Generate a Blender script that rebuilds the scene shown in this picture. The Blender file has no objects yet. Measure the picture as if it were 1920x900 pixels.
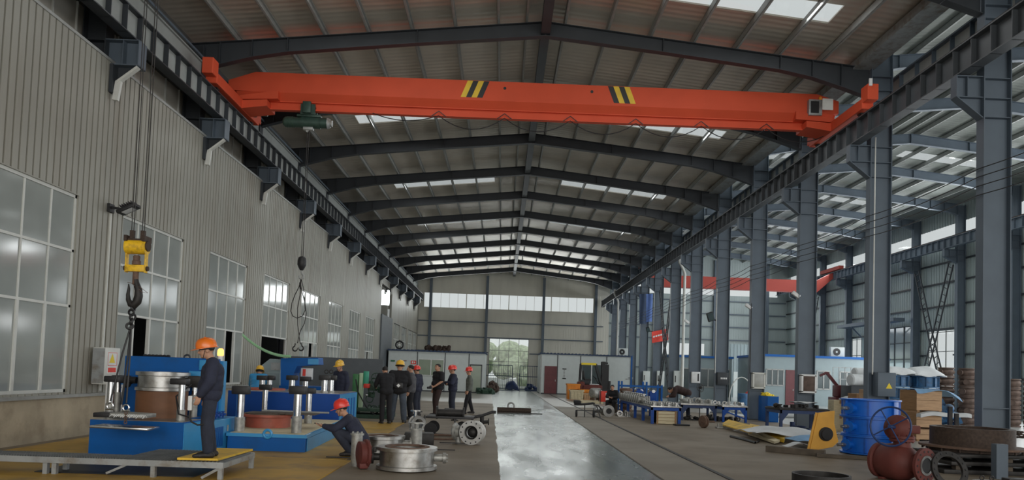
import bpy, bmesh, math, random
import numpy as np
from mathutils import Vector, Matrix, noise
random.seed(7)
PI = math.pi
S = bpy.context.scene
COL = S.collection

# ------------------------------------------------------------------ camera
FPX, HC, PSI, PIT, ROLL, PYC, BAY = 1400.0, 1.6, 0.0118, 0.0461, 0.0354, 633.58, 4.98
_c, _s = math.cos(PSI), math.sin(PSI)
_vx = Vector((_c, -_s, 0)); _vy = Vector((_s, _c, 0)); _vz = Vector((0, 0, 1))
_d = math.cos(PIT)*_vy + math.sin(PIT)*_vz
_u = -math.sin(PIT)*_vy + math.cos(PIT)*_vz
CR = math.cos(ROLL)*_vx + math.sin(ROLL)*_u
CU = -math.sin(ROLL)*_vx + math.cos(ROLL)*_u
CO = Vector((0, 0, HC))
cd = bpy.data.cameras.new('camera'); cam = bpy.data.objects.new('camera', cd); COL.objects.link(cam)
M = Matrix.Identity(4)
for i in range(3):
    M[i][0] = CR[i]; M[i][1] = CU[i]; M[i][2] = -_d[i]; M[i][3] = CO[i]
cam.matrix_world = M
cd.sensor_width = 36; cd.lens = FPX/1920*36
cd.shift_y = (PYC-450)/1920
cd.clip_end = 600
S.camera = cam

def ray(x, y): return _d + CR*((x-960)/FPX) + CU*((PYC-y)/FPX)
def F(x, y, z=0.0):            # where the sight line through a pixel meets a level plane
    d = ray(x, y); return CO + d*((z-HC)/d.z)
def PY(x, y, Y):
    d = ray(x, y); return CO + d*(Y/d.y)
def PX(x, y, X):
    d = ray(x, y); return CO + d*(X/d.x)
def FR(n): return (n+.2)*BAY   # the frame lines of the hall

# ------------------------------------------------------------------ light
S.view_settings.view_transform = 'Standard'; S.view_settings.look = 'None'
S.view_settings.exposure = 0.0
S.view_settings.gamma = 1; S.view_settings.use_curve_mapping = False
w = bpy.data.worlds.new('sky'); S.world = w; w.use_nodes = True
nt = w.node_tree; bg = nt.nodes['Background']
bg.inputs[0].default_value = (.64, .67, .67, 1); bg.inputs[1].default_value = 1.0

def area(name, loc, size, rot, power, col=(1, 1, 1), spread=180):
    l = bpy.data.lights.new(name, 'AREA'); l.shape = 'RECTANGLE'; l.size, l.size_y = size
    l.energy = power; l.color = col; l.spread = math.radians(spread)
    o = bpy.data.objects.new(name, l); COL.objects.link(o); o.location = loc; o.rotation_euler = rot
    return o
R90 = PI/2
area('daylight_far_clerestory', (.6, 74.3, 8.6), (16.5, 1.5), (-R90, 0, 0), 500, (.95, 1, 1))
area('daylight_far_doorway', (.6, 74.2, 2.9), (3.8, 4), (-R90, 0, 0), 20, (.95, 1, 1))
area('daylight_aisle_clerestory', (27.05, 45, 11.3), (1.2, 56), (0, R90, 0), 1900, (.95, .99, 1))
area('daylight_aisle_windows', (27.05, 40, 3.2), (4, 60), (0, R90, 0), 3300, (.97, .99, 1))
area('daylight_aisle_far', (19.5, 74, 8), (16, 2), (-R90, 0, 0), 300, (.93, .98, 1))
area('fill_annex', (-13, -5, 4), (7, 6), (R90, 0, 0), 500, (.95, 1, 1))  # added lamp that lifts the dark annex, no source seen there
area('fill_behind_camera', (8, -13, 5.0), (38, 10), (R90+.12, 0, 0), 3800, (1, .96, .90))  # added fill for camera-facing sides, no opening known behind the camera
for i, yy in enumerate((18.4, 28.4, 38.4, 48.4)):
    for sx, xc, ln in ((1, 5.4, 5.6), (-1, -3.3, 5.0)):
        area('daylight_roof_light', (xc, yy, 11.0), (ln, .9), (0, 0, 0), 110, (.97, 1, 1))
for yy in (28.4, 39, 49, 58.5, 68):
    area('daylight_aisle_roof_light', (23.5, yy, 12.6), (5, .9), (0, 0, 0), 100, (.95, 1, 1))
    area('daylight_aisle_roof_light', (15.5, yy, 12.6), (5, .9), (0, 0, 0), 100, (.95, 1, 1))

# ------------------------------------------------------------------ materials
def mat(name, col, rough=.6, metal=0.0, var=0.12, vscale=3.0, bump=0.0, bscale=20.0, dirt=None, dscale=1.2, spec=.5, emit=None, estr=0, coat=0, stretch=None, rvar=0.0):
    m = bpy.data.materials.new(name); m.use_nodes = True
    n = m.node_tree.nodes; l = m.node_tree.links
    b = n['Principled BSDF']
    b.inputs['Roughness'].default_value = rough; b.inputs['Metallic'].default_value = metal
    b.inputs['Specular IOR Level'].default_value = spec
    if coat: b.inputs['Coat Weight'].default_value = coat
    tc = n.new('ShaderNodeTexCoord'); src = tc.outputs['Object']
    if stretch:
        mp = n.new('ShaderNodeMapping'); mp.inputs['Scale'].default_value = stretch
        l.new(src, mp.inputs[0]); src = mp.outputs[0]
    nz = n.new('ShaderNodeTexNoise'); nz.inputs['Scale'].default_value = vscale; nz.inputs['Detail'].default_value = 5
    l.new(src, nz.inputs['Vector'])
    cr = n.new('ShaderNodeValToRGB'); l.new(nz.outputs['Fac'], cr.inputs[0])
    c = Vector(col[:3])
    e = cr.color_ramp.elements
    e[0].position = .3; e[0].color = (*(c*(1-var)), 1); e[1].position = .7; e[1].color = (*(c*(1+var)), 1)
    out = cr.outputs[0]
    if dirt:
        n2 = n.new('ShaderNodeTexNoise'); n2.inputs['Scale'].default_value = dscale; n2.inputs['Detail'].default_value = 7; n2.inputs['Roughness'].default_value = .65
        l.new(src, n2.inputs['Vector'])
        r2 = n.new('ShaderNodeValToRGB'); l.new(n2.outputs['Fac'], r2.inputs[0]); r2.color_ramp.elements[0].position = .48; r2.color_ramp.elements[1].position = .72
        mx = n.new('ShaderNodeMixRGB'); l.new(r2.outputs[0], mx.inputs[0]); l.new(out, mx.inputs[1]); mx.inputs[2].default_value = (*dirt, 1); out = mx.outputs[0]
    l.new(out, b.inputs['Base Color'])
    if rvar:
        mr = n.new('ShaderNodeMapRange'); l.new(nz.outputs['Fac'], mr.inputs[0]); mr.inputs[3].default_value = rough-rvar; mr.inputs[4].default_value = rough+rvar
        l.new(mr.outputs[0], b.inputs['Roughness'])
    if bump:
        n3 = n.new('ShaderNodeTexNoise'); n3.inputs['Scale'].default_value = bscale; l.new(src, n3.inputs['Vector'])
        bp = n.new('ShaderNodeBump'); bp.inputs['Strength'].default_value = bump; bp.inputs['Distance'].default_value = .02
        l.new(n3.outputs['Fac'], bp.inputs['Height']); l.new(bp.outputs[0], b.inputs['Normal'])
    if emit:
        b.inputs['Emission Color'].default_value = (*emit, 1); b.inputs['Emission Strength'].default_value = estr
    return m
def glass(name, tint=(.9, .93, .93), refl=.08, dusty=0.0, dcol=(.3, .32, .32), rough=.02):
    m = bpy.data.materials.new(name); m.use_nodes = True
    n = m.node_tree.nodes; l = m.node_tree.links; n.clear()
    o = n.new('ShaderNodeOutputMaterial'); t = n.new('ShaderNodeBsdfTransparent'); t.inputs[0].default_value = (*tint, 1)
    g = n.new('ShaderNodeBsdfGlossy'); g.inputs['Roughness'].default_value = rough
    fr = n.new('ShaderNodeLayerWeight'); fr.inputs[0].default_value = .5
    pw = n.new('ShaderNodeMath'); pw.operation = 'POWER'; l.new(fr.outputs['Facing'], pw.inputs[0]); pw.inputs[1].default_value = 5
    a = n.new('ShaderNodeMath'); a.operation = 'ADD'; l.new(pw.outputs[0], a.inputs[0]); a.inputs[1].default_value = refl; a.use_clamp = True
    mx = n.new('ShaderNodeMixShader'); l.new(a.outputs[0], mx.inputs[0])
    d = n.new('ShaderNodeBsdfDiffuse'); d.inputs[0].default_value = (*dcol, 1)
    m0 = n.new('ShaderNodeMixShader'); m0.inputs[0].default_value = dusty; l.new(t.outputs[0], m0.inputs[1]); l.new(d.outputs[0], m0.inputs[2])
    l.new(m0.outputs[0], mx.inputs[1]); l.new(g.outputs[0], mx.inputs[2]); l.new(mx.outputs[0], o.inputs[0])
    return m

MT = {}
def mk(k, *a, **kw): MT[k] = mat(k, *a, **kw)
mk('corrugated_grey', (.33, .325, .285), .5, .1, .06, 2, stretch=(1, 1, .15), dirt=(.25, .23, .19), dscale=1.0)
mk('panel_grey', (.64, .63, .56), .6, 0, .06, 1.5, stretch=(1, 1, .2))
mk('aisle_panel', (.36, .42, .42), .6, 0, .06, 1.5, stretch=(1, 1, .2))
mk('plinth', (.46, .40, .30), .85, 0, .18, 1.5, .3, 15, dirt=(.30, .25, .18), dscale=1.3)
mk('steel_blue', (.105, .135, .17), .5, .1, .08, 2)
mk('steel_dark', (.036, .042, .050), .5, .1, .1, 2)
mk('girder_dark', (.075, .085, .095), .5, .1, .1, 2)
mk('galv', (.36, .37, .36), .5, .2, .1, 6)
mk('white_frame', (.62, .63, .60), .45, .0, .05, 6)
mk('orange', (.64, .085, .035), .6, 0, .05, 1.5, spec=.3)
mk('stripe_yellow', (.75, .50, .03), .5)
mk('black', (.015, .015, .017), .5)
mk('rubber', (.02, .02, .022), .8)
mk('hoist_green', (.035, .07, .055), .45, .2, .2, 8)
mk('hook_yellow', (.85, .52, .02), .45, 0, .1, 9, dirt=(.35, .2, .03), dscale=8)
mk('rust_dark', (.06, .04, .03), .7, .3, .3, 20)
mk('rust_brown', (.14, .085, .06), .75, .1, .3, 9, .2, 30)
mk('casting', (.11, .075, .06), .75, .1, .3, 6)
mk('dark_iron', (.035, .033, .032), .55, .5, .3, 8)
mk('blue_press', (.0, .10, .38), .5, 0, .07, 2, spec=.3, dirt=(.005, .08, .27), dscale=2)
mk('blue_light', (.04, .30, .62), .4, 0, .06, 3, coat=.2)
mk('blue_royal', (.005, .065, .33), .45, 0, .07, 3, spec=.3)
mk('blue_valve', (.005, .13, .58), .38, 0, .08, 4, dirt=(.01, .11, .5), dscale=3)
mk('bracket_orange', (.60, .30, .03), .55, 0, .1, 4)
mk('blue_navy', (.015, .04, .13), .5, 0, .15, 4)
mk('blue_dull', (.03, .12, .26), .55, 0, .25, 4, dirt=(.05, .06, .07), dscale=3)
mk('chrome', (.62, .63, .64), .22, 1, .08, 6, rvar=.08)
mk('steel_bare', (.45, .45, .44), .35, .9, .15, 7, rvar=.1, dirt=(.25, .23, .2), dscale=5)
mk('bright_steel', (.58, .58, .57), .35, .35, .1, 8, dirt=(.4, .39, .37), dscale=6)
mk('cast_bare', (.34, .34, .32), .5, .5, .25, 12, .2, 40)
mk('red_prim', (.125, .034, .028), .6, 0, .15, 5, .05, 50, spec=.3, dirt=(.11, .03, .025), dscale=4)
mk('red_deck', (.42, .10, .06), .55, 0, .15, 5, dirt=(.25, .08, .05), dscale=3)
mk('maroon', (.13, .025, .03), .45)
mk('floor_plate', (.50, .30, .05), .5, .1, .18, 1.2, dirt=(.26, .17, .07), dscale=1.5)
mk('yellow_mat', (.80, .50, .04), .5, 0, .1, 4, dirt=(.4, .27, .06), dscale=3)
mk('grating', (.20, .21, .21), .5, .5, .2, 5)
mk('frame_grey', (.34, .36, .37), .5, .3, .12, 5, dirt=(.2, .17, .13), dscale=4)
mk('white_paint', (.60, .65, .64), .5, 0, .04, 3)
mk('office_white', (.27, .34, .36), .55, 0, .04, 2)
mk('white_cloth', (.62, .64, .65), .9, 0, .06, 5, .3, 12)
mk('blue_cloth', (.22, .40, .62), .8, 0, .1, 5)
mk('wood', (.52, .33, .19), .7, 0, .15, 3, stretch=(1, 1, 8), dirt=(.4, .24, .13), dscale=2)
mk('wood_side', (.32, .18, .08), .7, 0, .15, 3, stretch=(1, 1, 8))
mk('wood_pale', (.62, .54, .36), .7, 0, .15, 4, stretch=(1, 1, 6))
mk('ply_brown', (.17, .075, .035), .6, 0, .2, 2, stretch=(1, 1, 3))
mk('timber', (.10, .08, .06), .8, 0, .3, 4)
mk('plastic_orange', (.80, .27, .02), .5)
mk('green_machine', (.05, .20, .07), .5, 0, .15, 5)
mk('green_teal', (.06, .40, .26), .5)
mk('pale_green', (.50, .66, .45), .6)
mk('hose_green', (.35, .62, .36), .5)
mk('dark_green', (.03, .07, .045), .6, 0, .3, 9)
mk('partition', (.10, .115, .13), .6)
mk('window_dark', (.05, .075, .08), .2, 0, .15, 2, spec=.35)
mk('crane_red', (.36, .06, .045), .6, 0, .05, 1.5, spec=.3)  # separate red, dulled to put distance haze into the colour
mk('window_green', (.26, .32, .24), .2, 0, .06, 2)
mk('frosted', (.31, .335, .32), .09, 0, .10, .7, spec=.9, rvar=.03)
mk('dim_panel', (.10, .10, .095), .7)
mk('web_grey', (.30, .32, .31), .5, 0, .1, 2)  # paler grey puts light on the runway webs; plain tone on the trim
mk('band_glass', (.42, .40, .35), .3, 0, .25, .6, spec=.6)
mk('banner_red', (.80, .07, .05), .6)
mk('banner_navy', (.035, .06, .12), .7)
mk('banner_blue', (.10, .18, .45), .7)
mk('red_bright', (.75, .05, .03), .45)
mk('sign_yellow', (.85, .65, .03), .5)
mk('sign_white', (.75, .76, .76), .5)
mk('sign_green', (.03, .16, .08), .5)
mk('sign_blue', (.10, .30, .62), .5)
mk('helmet_orange', (.90, .20, .015), .35, coat=.3)
mk('helmet_red', (.80, .045, .03), .35, coat=.3)
mk('helmet_yellow', (.85, .50, .05), .35, coat=.3)
mk('skin', (.48, .26, .17), .6, 0, .06, 20)
mk('hair', (.012, .01, .01), .7)
mk('navy_wear', (.022, .026, .05), .85, 0, .2, 8, .3, 15)
mk('navy_trouser', (.022, .027, .045), .85, 0, .2, 8, .3, 15)
mk('black_wear', (.010, .010, .013), .85, 0, .2, 8, .3, 15)
mk('grey_wear', (.09, .09, .10), .85, 0, .2, 8, .3, 15)
mk('grey_green_wear', (.12, .13, .115), .85, 0, .2, 8, .3, 15)
mk('brown_trouser', (.035, .018, .016), .85, 0, .2, 8, .3, 15)
mk('jeans', (.06, .075, .10), .85, 0, .25, 8, .3, 15)
mk('shoe', (.02, .017, .016), .6)
mk('phone', (.01, .01, .012), .2)
mk('eye_white', (.6, .58, .55), .3)
mk('lip', (.34, .12, .10), .5)
mk('hedge', (.50, .58, .40), .9, 0, .4, 2)  # green made pale to carry the outdoor glare and haze
mk('outside_ground', (.35, .36, .34), .9)
mk('lamp_glass', (.55, .57, .58), .25)
mk('annex_dark', (.06, .065, .07), .8)
mk('amber', (.9, .35, .05), .4, emit=(1, .42, .10), estr=2.5)
MT['clear'] = glass('clear', (.96, .98, .97), .02)
MT['translucent_panel'] = glass('translucent_panel', (.99, 1, 1), .0, .02, (.7, .7, .7))

# roof underside: foil-backed sheet with fine ribs across the fall
def foil(name, col, metal, rough, bump=.16):
    m = mat(name, col, rough, metal, .10, .8)
    n = m.node_tree.nodes; l = m.node_tree.links; b = n['Principled BSDF']
    tc = n.new('ShaderNodeTexCoord'); wv = n.new('ShaderNodeTexWave'); wv.bands_direction = 'Y'; wv.inputs['Scale'].default_value = 1.25
    wv.inputs['Distortion'].default_value = .6; wv.inputs['Detail'].default_value = 2; wv.inputs['Detail Scale'].default_value = .8
    l.new(tc.outputs['Object'], wv.inputs['Vector'])
    bp = n.new('ShaderNodeBump'); bp.inputs['Strength'].default_value = bump; bp.inputs['Distance'].default_value = .05
    l.new(wv.outputs['Fac'], bp.inputs['Height']); l.new(bp.outputs[0], b.inputs['Normal'])
    return m
MT['foil'] = foil('foil', (.66, .60, .52), .45, .36)
MT['foil_aisle'] = foil('foil_aisle', (.235, .255, .235), .05, .65, .4)

# workshop floor: brown-grey concrete with a polished grey-green lane
def floor_mat():
    m = bpy.data.materials.new('workshop_floor'); m.use_nodes = True
    n = m.node_tree.nodes; l = m.node_tree.links; b = n['Principled BSDF']
    g = n.new('ShaderNodeNewGeometry'); sp = n.new('ShaderNodeSeparateXYZ'); l.new(g.outputs['Position'], sp.inputs[0])
    def nz(sc, det=5, vec=None):
        k = n.new('ShaderNodeTexNoise'); k.inputs['Scale'].default_value = sc; k.inputs['Detail'].default_value = det
        l.new(vec or g.outputs['Position'], k.inputs['Vector']); return k.outputs['Fac']
    def mth(op, a, c, d=None):
        k = n.new('ShaderNodeMath'); k.operation = op
        for i, v in enumerate((a, c, d)):
            if v is None: continue
            if isinstance(v, (int, float)): k.inputs[i].default_value = v
            else: l.new(v, k.inputs[i])
        return k.outputs[0]
    def ramp(v, p0, p1, c0, c1):
        k = n.new('ShaderNodeValToRGB'); l.new(v, k.inputs[0]); e = k.color_ramp.elements
        e[0].position = p0; e[1].position = p1; e[0].color = (*c0, 1); e[1].color = (*c1, 1); return k.outputs[0]
    def mix(f_, a, c):
        k = n.new('ShaderNodeMixRGB')
        for i, v in enumerate((f_, a, c)):
            if isinstance(v, (int, float)): k.inputs[i].default_value = v if i == 0 else (v, v, v, 1)
            elif isinstance(v, tuple): k.inputs[i].default_value = (*v, 1)
            else: l.new(v, k.inputs[i])
        return k.outputs[0]
    conc = ramp(nz(.7, 8), .3, .7, (.17, .138, .10), (.27, .228, .175))
    far = ramp(nz(.35, 6), .35, .7, (.23, .215, .185), (.33, .31, .27))
    conc = mix(ramp(nz(1.7, 9), .55, .8, (0, 0, 0), (.5, .5, .5)), conc, (.11, .095, .075))
    mp = n.new('ShaderNodeMapping'); mp.inputs['Scale'].default_value = (1.0, .25, 1); l.new(g.outputs['Position'], mp.inputs[0])
    mp2 = n.new('ShaderNodeMapping'); mp2.inputs['Scale'].default_value = (.35, 1.6, 1); l.new(g.outputs['Position'], mp2.inputs[0])
    lane = ramp(nz(1.1, 7, mp.outputs[0]), .35, .65, (.13, .16, .155), (.21, .245, .235))
    x = sp.outputs[0]; y = sp.outputs[1]
    wob = mth('MULTIPLY', mth('SUBTRACT', nz(.9, 4), .5), .12)
    xe = mth('ADD', x, wob)
    left = mth('ADD', .22, mth('MULTIPLY', y, -.0165))          # the lane's left edge drifts a little
    inL = mth('GREATER_THAN', xe, left); inR = mth('LESS_THAN', x, 2.58)
    lm = mth('MULTIPLY', inL, inR)
    side = mth('MULTIPLY', mth('GREATER_THAN', x, 2.58), mth('LESS_THAN', x, 3.75))
    conc2 = mix(mth('MULTIPLY', side, .55), conc, far)
    farm = mth('GREATER_THAN', mth('ADD', y, mth('MULTIPLY', x, .2)), 37.5)
    conc3 = mix(mth('MULTIPLY', farm, .7), conc2, (.34, .33, .30))
    c = mix(lm, conc3, lane)
    right = mth('GREATER_THAN', x, 10.9)
    c = mix(mth('MULTIPLY', right, .75), c, (.42, .45, .45))
    l.new(c, b.inputs['Base Color'])
    patch = ramp(nz(1.6, 7, mp.outputs[0]), .35, .65, (.16, .16, .16), (.30, .30, .30))
    rr = mix(lm, .6, patch)
    rr = mix(mth('MULTIPLY', farm, .7), rr, (.22, .22, .22))
    rr = mix(mth('MULTIPLY', right, .8), rr, (.2, .2, .2))
    l.new(rr, b.inputs['Roughness'])
    bp = n.new('ShaderNodeBump'); bp.inputs['Strength'].default_value = .035; bp.inputs['Distance'].default_value = .02
    l.new(nz(5.0, 4, mp2.outputs[0]), bp.inputs['Height']); l.new(bp.outputs[0], b.inputs['Normal'])
    b.inputs['Specular IOR Level'].default_value = .22
    return m
MT['floor'] = floor_mat()

# ------------------------------------------------------------------ mesh helpers
class MB:
    def __init__(s): s.v = []; s.f = []; s.T = Matrix.Identity(4)
    def at(s, loc=(0, 0, 0), rot=(0, 0, 0), sc=1):
        from mathutils import Euler
        s.T = Matrix.Translation(loc) @ Euler(rot).to_matrix().to_4x4() @ Matrix.Scale(sc, 4); return s
    def add(s, vs, fs):
        o = len(s.v); s.v += [tuple(s.T @ Vector(p)) for p in vs]; s.f += [tuple(i+o for i in q) for q in fs]; return s
    def box(s, c, d, rz=0, rx=0, ry=0, tp=1.0, bev=0.0):
        from mathutils import Euler
        R = Euler((rx, ry, rz)).to_matrix(); c = Vector(c); hx, hy, hz = d[0]/2, d[1]/2, d[2]/2
        if bev and bev < min(hx, hy, hz):
            bm = bmesh.new(); bmesh.ops.create_cube(bm, size=1)
            for v in bm.verts: v.co = Vector((v.co.x*d[0]*(tp if v.co.z > 0 else 1), v.co.y*d[1]*(tp if v.co.z > 0 else 1), v.co.z*d[2]))
            bmesh.ops.bevel(bm, geom=bm.edges[:], offset=bev, segments=2, profile=.5, affect='EDGES')
            bm.verts.index_update()
            s.add([c+R@v.co for v in bm.verts], [[v.index for v in f.verts] for f in bm.faces]); bm.free(); return s
        vs = [c+R@Vector((x*hx*(tp if z > 0 else 1), y*hy*(tp if z > 0 else 1), z*hz)) for z in (-1, 1) for x, y in ((-1, -1), (1, -1), (1, 1), (-1, 1))]
        return s.add(vs, [(3, 2, 1, 0), (4, 5, 6, 7), (0, 1, 5, 4), (1, 2, 6, 5), (2, 3, 7, 6), (3, 0, 4, 7)])
    def bb(s, x0, x1, y0, y1, z0, z1, bev=0.0):
        return s.box(((x0+x1)/2, (y0+y1)/2, (z0+z1)/2), (abs(x1-x0), abs(y1-y0), abs(z1-z0)), bev=bev)
    def bar(s, a, b, w_, h_=None, up=(0, 0, 1)):
        a = Vector(a); b = Vector(b); h_ = h_ or w_; t = (b-a).normalized(); u = Vector(up)
        if abs(t.dot(u)) > .98: u = Vector((1, 0, 0))
        x = t.cross(u).normalized(); z = x.cross(t).normalized()
        vs = [p+x*(i*w_/2)+z*(j*h_/2) for p in (a, b) for i, j in ((-1, -1), (1, -1), (1, 1), (-1, 1))]
        return s.add(vs, [(3, 2, 1, 0), (4, 5, 6, 7), (0, 1, 5, 4), (1, 2, 6, 5), (2, 3, 7, 6), (3, 0, 4, 7)])
    def cyl(s, a, b, r0, r1=None, n=20, caps=True):
        a = Vector(a); b = Vector(b); r1 = r0 if r1 is None else r1; t = (b-a).normalized()
        u = Vector((0, 0, 1)) if abs(t.z) < .9 else Vector((1, 0, 0)); x = t.cross(u).normalized(); y = t.cross(x)
        vs = [p+(x*math.cos(2*PI*i/n)+y*math.sin(2*PI*i/n))*r for p, r in ((a, r0), (b, r1)) for i in range(n)]
        fs = [(i, (i+1) % n, n+(i+1) % n, n+i) for i in range(n)]
        if caps: fs += [tuple(range(n))[::-1], tuple(range(n, 2*n))]
        return s.add(vs, fs)
    def lathe(s, prof, c=(0, 0, 0), ax=(0, 0, 1), n=32, close=False):
        # prof: (radius, height) pairs along ax; close joins last to first (hollow rings)
        c = Vector(c); t = Vector(ax).normalized(); u = Vector((0, 0, 1)) if abs(t.z) < .9 else Vector((1, 0, 0))
        x = t.cross(u).normalized(); y = t.cross(x).normalized(); vs = []; fs = []
        for r, h_ in prof:
            for i in range(n):
                a = 2*PI*i/n; vs.append(c+t*h_+(x*math.cos(a)+y*math.sin(a))*max(r, 1e-4))
        k = len(prof); rng = range(k) if close else range(k-1)
        for j in rng:
            j2 = (j+1) % k
            for i in range(n): fs.append((j*n+i, j*n+(i+1) % n, j2*n+(i+1) % n, j2*n+i))
        if not close: fs += [tuple(range(n))[::-1], tuple(range((k-1)*n, k*n))]
        return s.add(vs, fs)
    def torus(s, c, R_, r, ax=(0, 0, 1), n=36, m=8, a0=0, a1=2*PI):
        c = Vector(c); t = Vector(ax).normalized(); u = Vector((0, 0, 1)) if abs(t.z) < .9 else Vector((1, 0, 0))
        x = t.cross(u).normalized(); y = t.cross(x).normalized(); full = abs(a1-a0-2*PI) < 1e-6
        k = n if full else n+1; vs = []; fs = []
        for i in range(k):
            a = a0+(a1-a0)*i/n; e = x*math.cos(a)+y*math.sin(a)
            for j in range(m):
                q = 2*PI*j/m; vs.append(c+e*(R_+r*math.cos(q))+t*(r*math.sin(q)))
        for i in range(n):
            i2 = (i+1) % k
            for j in range(m): fs.append((i*m+j, i2*m+j, i2*m+(j+1) % m, i*m+(j+1) % m))
        return s.add(vs, fs)
    def tube(s, pts, r, m=8):
        P = [Vector(p) for p in pts]; vs = []; fs = []; prev = None
        for i, p in enumerate(P):
            t = (P[min(i+1, len(P)-1)]-P[max(i-1, 0)]).normalized()
            if prev is None: u = Vector((0, 0, 1)) if abs(t.z) < .9 else Vector((1, 0, 0)); x = t.cross(u).normalized()
            else: x = (prev-t*prev.dot(t)).normalized()
            prev = x; y = t.cross(x); rr = r[i] if isinstance(r, (list, tuple)) else r
            vs += [p+(x*math.cos(2*PI*j/m)+y*math.sin(2*PI*j/m))*rr for j in range(m)]
        for i in range(len(P)-1):
            for j in range(m): fs.append((i*m+j, i*m+(j+1) % m, (i+1)*m+(j+1) % m, (i+1)*m+j))
        k = len(P); fs += [tuple(range(m))[::-1], tuple(range((k-1)*m, k*m))]
        return s.add(vs, fs)
    def sph(s, c, r, sc=(1, 1, 1), n=20, m=12, z0=-1, rot=None):
        vs = []; fs = []; c = Vector(c)
        th = [PI*j/m for j in range(m+1)]
        for a in th:
            for i in range(n):
                p = Vector((math.sin(a)*math.cos(2*PI*i/n)*sc[0], math.sin(a)*math.sin(2*PI*i/n)*sc[1], max(math.cos(a), z0)*sc[2]))*r
                if rot: p = rot @ p
                vs.append(c+p)
        for j in range(m):
            for i in range(n): fs.append((j*n+i, (j+1)*n+i, (j+1)*n+(i+1) % n, j*n+(i+1) % n))
        return s.add(vs, fs)
    def prism(s, poly, a, b, axis='y'):
        # poly: 2D points, extruded from a to b along the axis
        def P(u, v, w_): return {'y': (u, w_, v), 'x': (w_, u, v), 'z': (u, v, w_)}[axis]
        n = len(poly); vs = [P(u, v, a) for u, v in poly]+[P(u, v, b) for u, v in poly]
        return s.add(vs, [tuple(range(n))[::-1], tuple(range(n, 2*n))]+[(i, (i+1) % n, n+(i+1) % n, n+i) for i in range(n)])
    def sheet(s, fn, nu, nv, th=.01):
        top = [Vector(fn(i/nu, j/nv)) for i in range(nu+1) for j in range(nv+1)]
        k = len(top); vs = top+[p-Vector((0, 0, th)) for p in top]; fs = []; W = nv+1
        for i in range(nu):
            for j in range(nv):
                a = i*W+j; fs.append((a, a+W, a+W+1, a+1)); fs.append((k+a, k+a+1, k+a+W+1, k+a+W))
        edge = [i*W for i in range(nu+1)]+[nu*W+j for j in range(1, nv+1)]+[i*W+nv for i in range(nu-1, -1, -1)]+[j for j in range(nv-1, 0, -1)]
        for i in range(len(edge)):
            a, b = edge[i], edge[(i+1) % len(edge)]; fs.append((b, a, k+a, k+b))
        return s.add(vs, fs)
    def build(s, name, m, parent=None, smooth=True, ang=.6):
        me = bpy.data.meshes.new(name); me.from_pydata(s.v, [], s.f)
        bm = bmesh.new(); bm.from_mesh(me); bmesh.ops.recalc_face_normals(bm, faces=bm.faces[:]); bm.to_mesh(me); bm.free()
        me.materials.append(MT[m] if isinstance(m, str) else m)
        if smooth:
            me.shade_smooth(); me.set_sharp_from_angle(angle=ang)
        o = bpy.data.objects.new(name, me); COL.objects.link(o)
        if parent is not None: o.parent = parent
        return o

def empty(name, loc=(0, 0, 0), rz=0):
    o = bpy.data.objects.new(name, None); COL.objects.link(o); o.location = loc; o.rotation_euler = (0, 0, rz); o.empty_display_size = .2; return o
def tag(o, label, cat, group=None):
    o['label'] = label; o['category'] = cat
    if group: o['group'] = group
    return o
def thing(name, label, cat, loc=(0, 0, 0), rz=0, group=None): return tag(empty(name, loc, rz), label, cat, group)
def struct(o): o['kind'] = 'structure'; return o
def kids(o): return [c for c in COL.objects if c.parent is o]
def copy_tree(o, parent=None, cs=None):
    c = o.copy(); COL.objects.link(c); c.parent = parent
    for ch in kids(o): copy_tree(ch, c)
    return c
def dup(o, loc, rz, label, group=None):
    c = copy_tree(o); c.location = loc; c.rotation_euler = (0, 0, rz); c['label'] = label
    if group: c['group'] = group
    return c
ORD = ['nearest', 'second nearest', 'third nearest', 'fourth nearest', 'fifth nearest', 'sixth nearest', 'seventh nearest', 'eighth nearest', 'ninth nearest', 'tenth nearest', 'eleventh nearest', 'twelfth nearest', 'thirteenth nearest', 'fourteenth nearest', 'fifteenth nearest', 'sixteenth nearest']
NTH = ['first', 'second', 'third', 'fourth', 'fifth', 'sixth', 'seventh', 'eighth', 'ninth', 'tenth', 'eleventh', 'twelfth', 'thirteenth', 'fourteenth', 'fifteenth', 'sixteenth', 'seventeenth', 'eighteenth']
# ================================================================== the setting
YN, YF = -6.0, 74.9
XL, XR1, XR2 = -8.58, 10.5, 28.6
struct(MB().bb(-24, 40, YN-6, YF+.2, -.3, 0).build('floor', 'floor'))
struct(MB().bb(-60, 80, YF+.2, 200, -.35, -.02).build('ground_outside', 'outside_ground'))

def ribbed(y0, y1, z0, z1, x, pitch=.2, w_=.045, d=.055, mb=None, side=1):
    """vertical ribs along a wall that runs in Y, facing +X (side 1) or -X"""
    mb = mb or MB(); pts = [(y0, 0)]
    k = math.ceil(y0/pitch)
    while k*pitch < y1-w_:
        y = k*pitch
        if y > y0+.005: pts += [(y, 0), (y+.006, d), (y+w_-.006, d), (y+w_, 0)]
        k += 1
    pts.append((y1, 0)); vs = []; fs = []
    for y, dd in pts: vs += [(x-side*dd, y, z0), (x-side*dd, y, z1)]
    for i in range(len(pts)-1): fs.append((2*i, 2*i+2, 2*i+3, 2*i+1))
    mb.add(vs, fs); return mb

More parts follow.
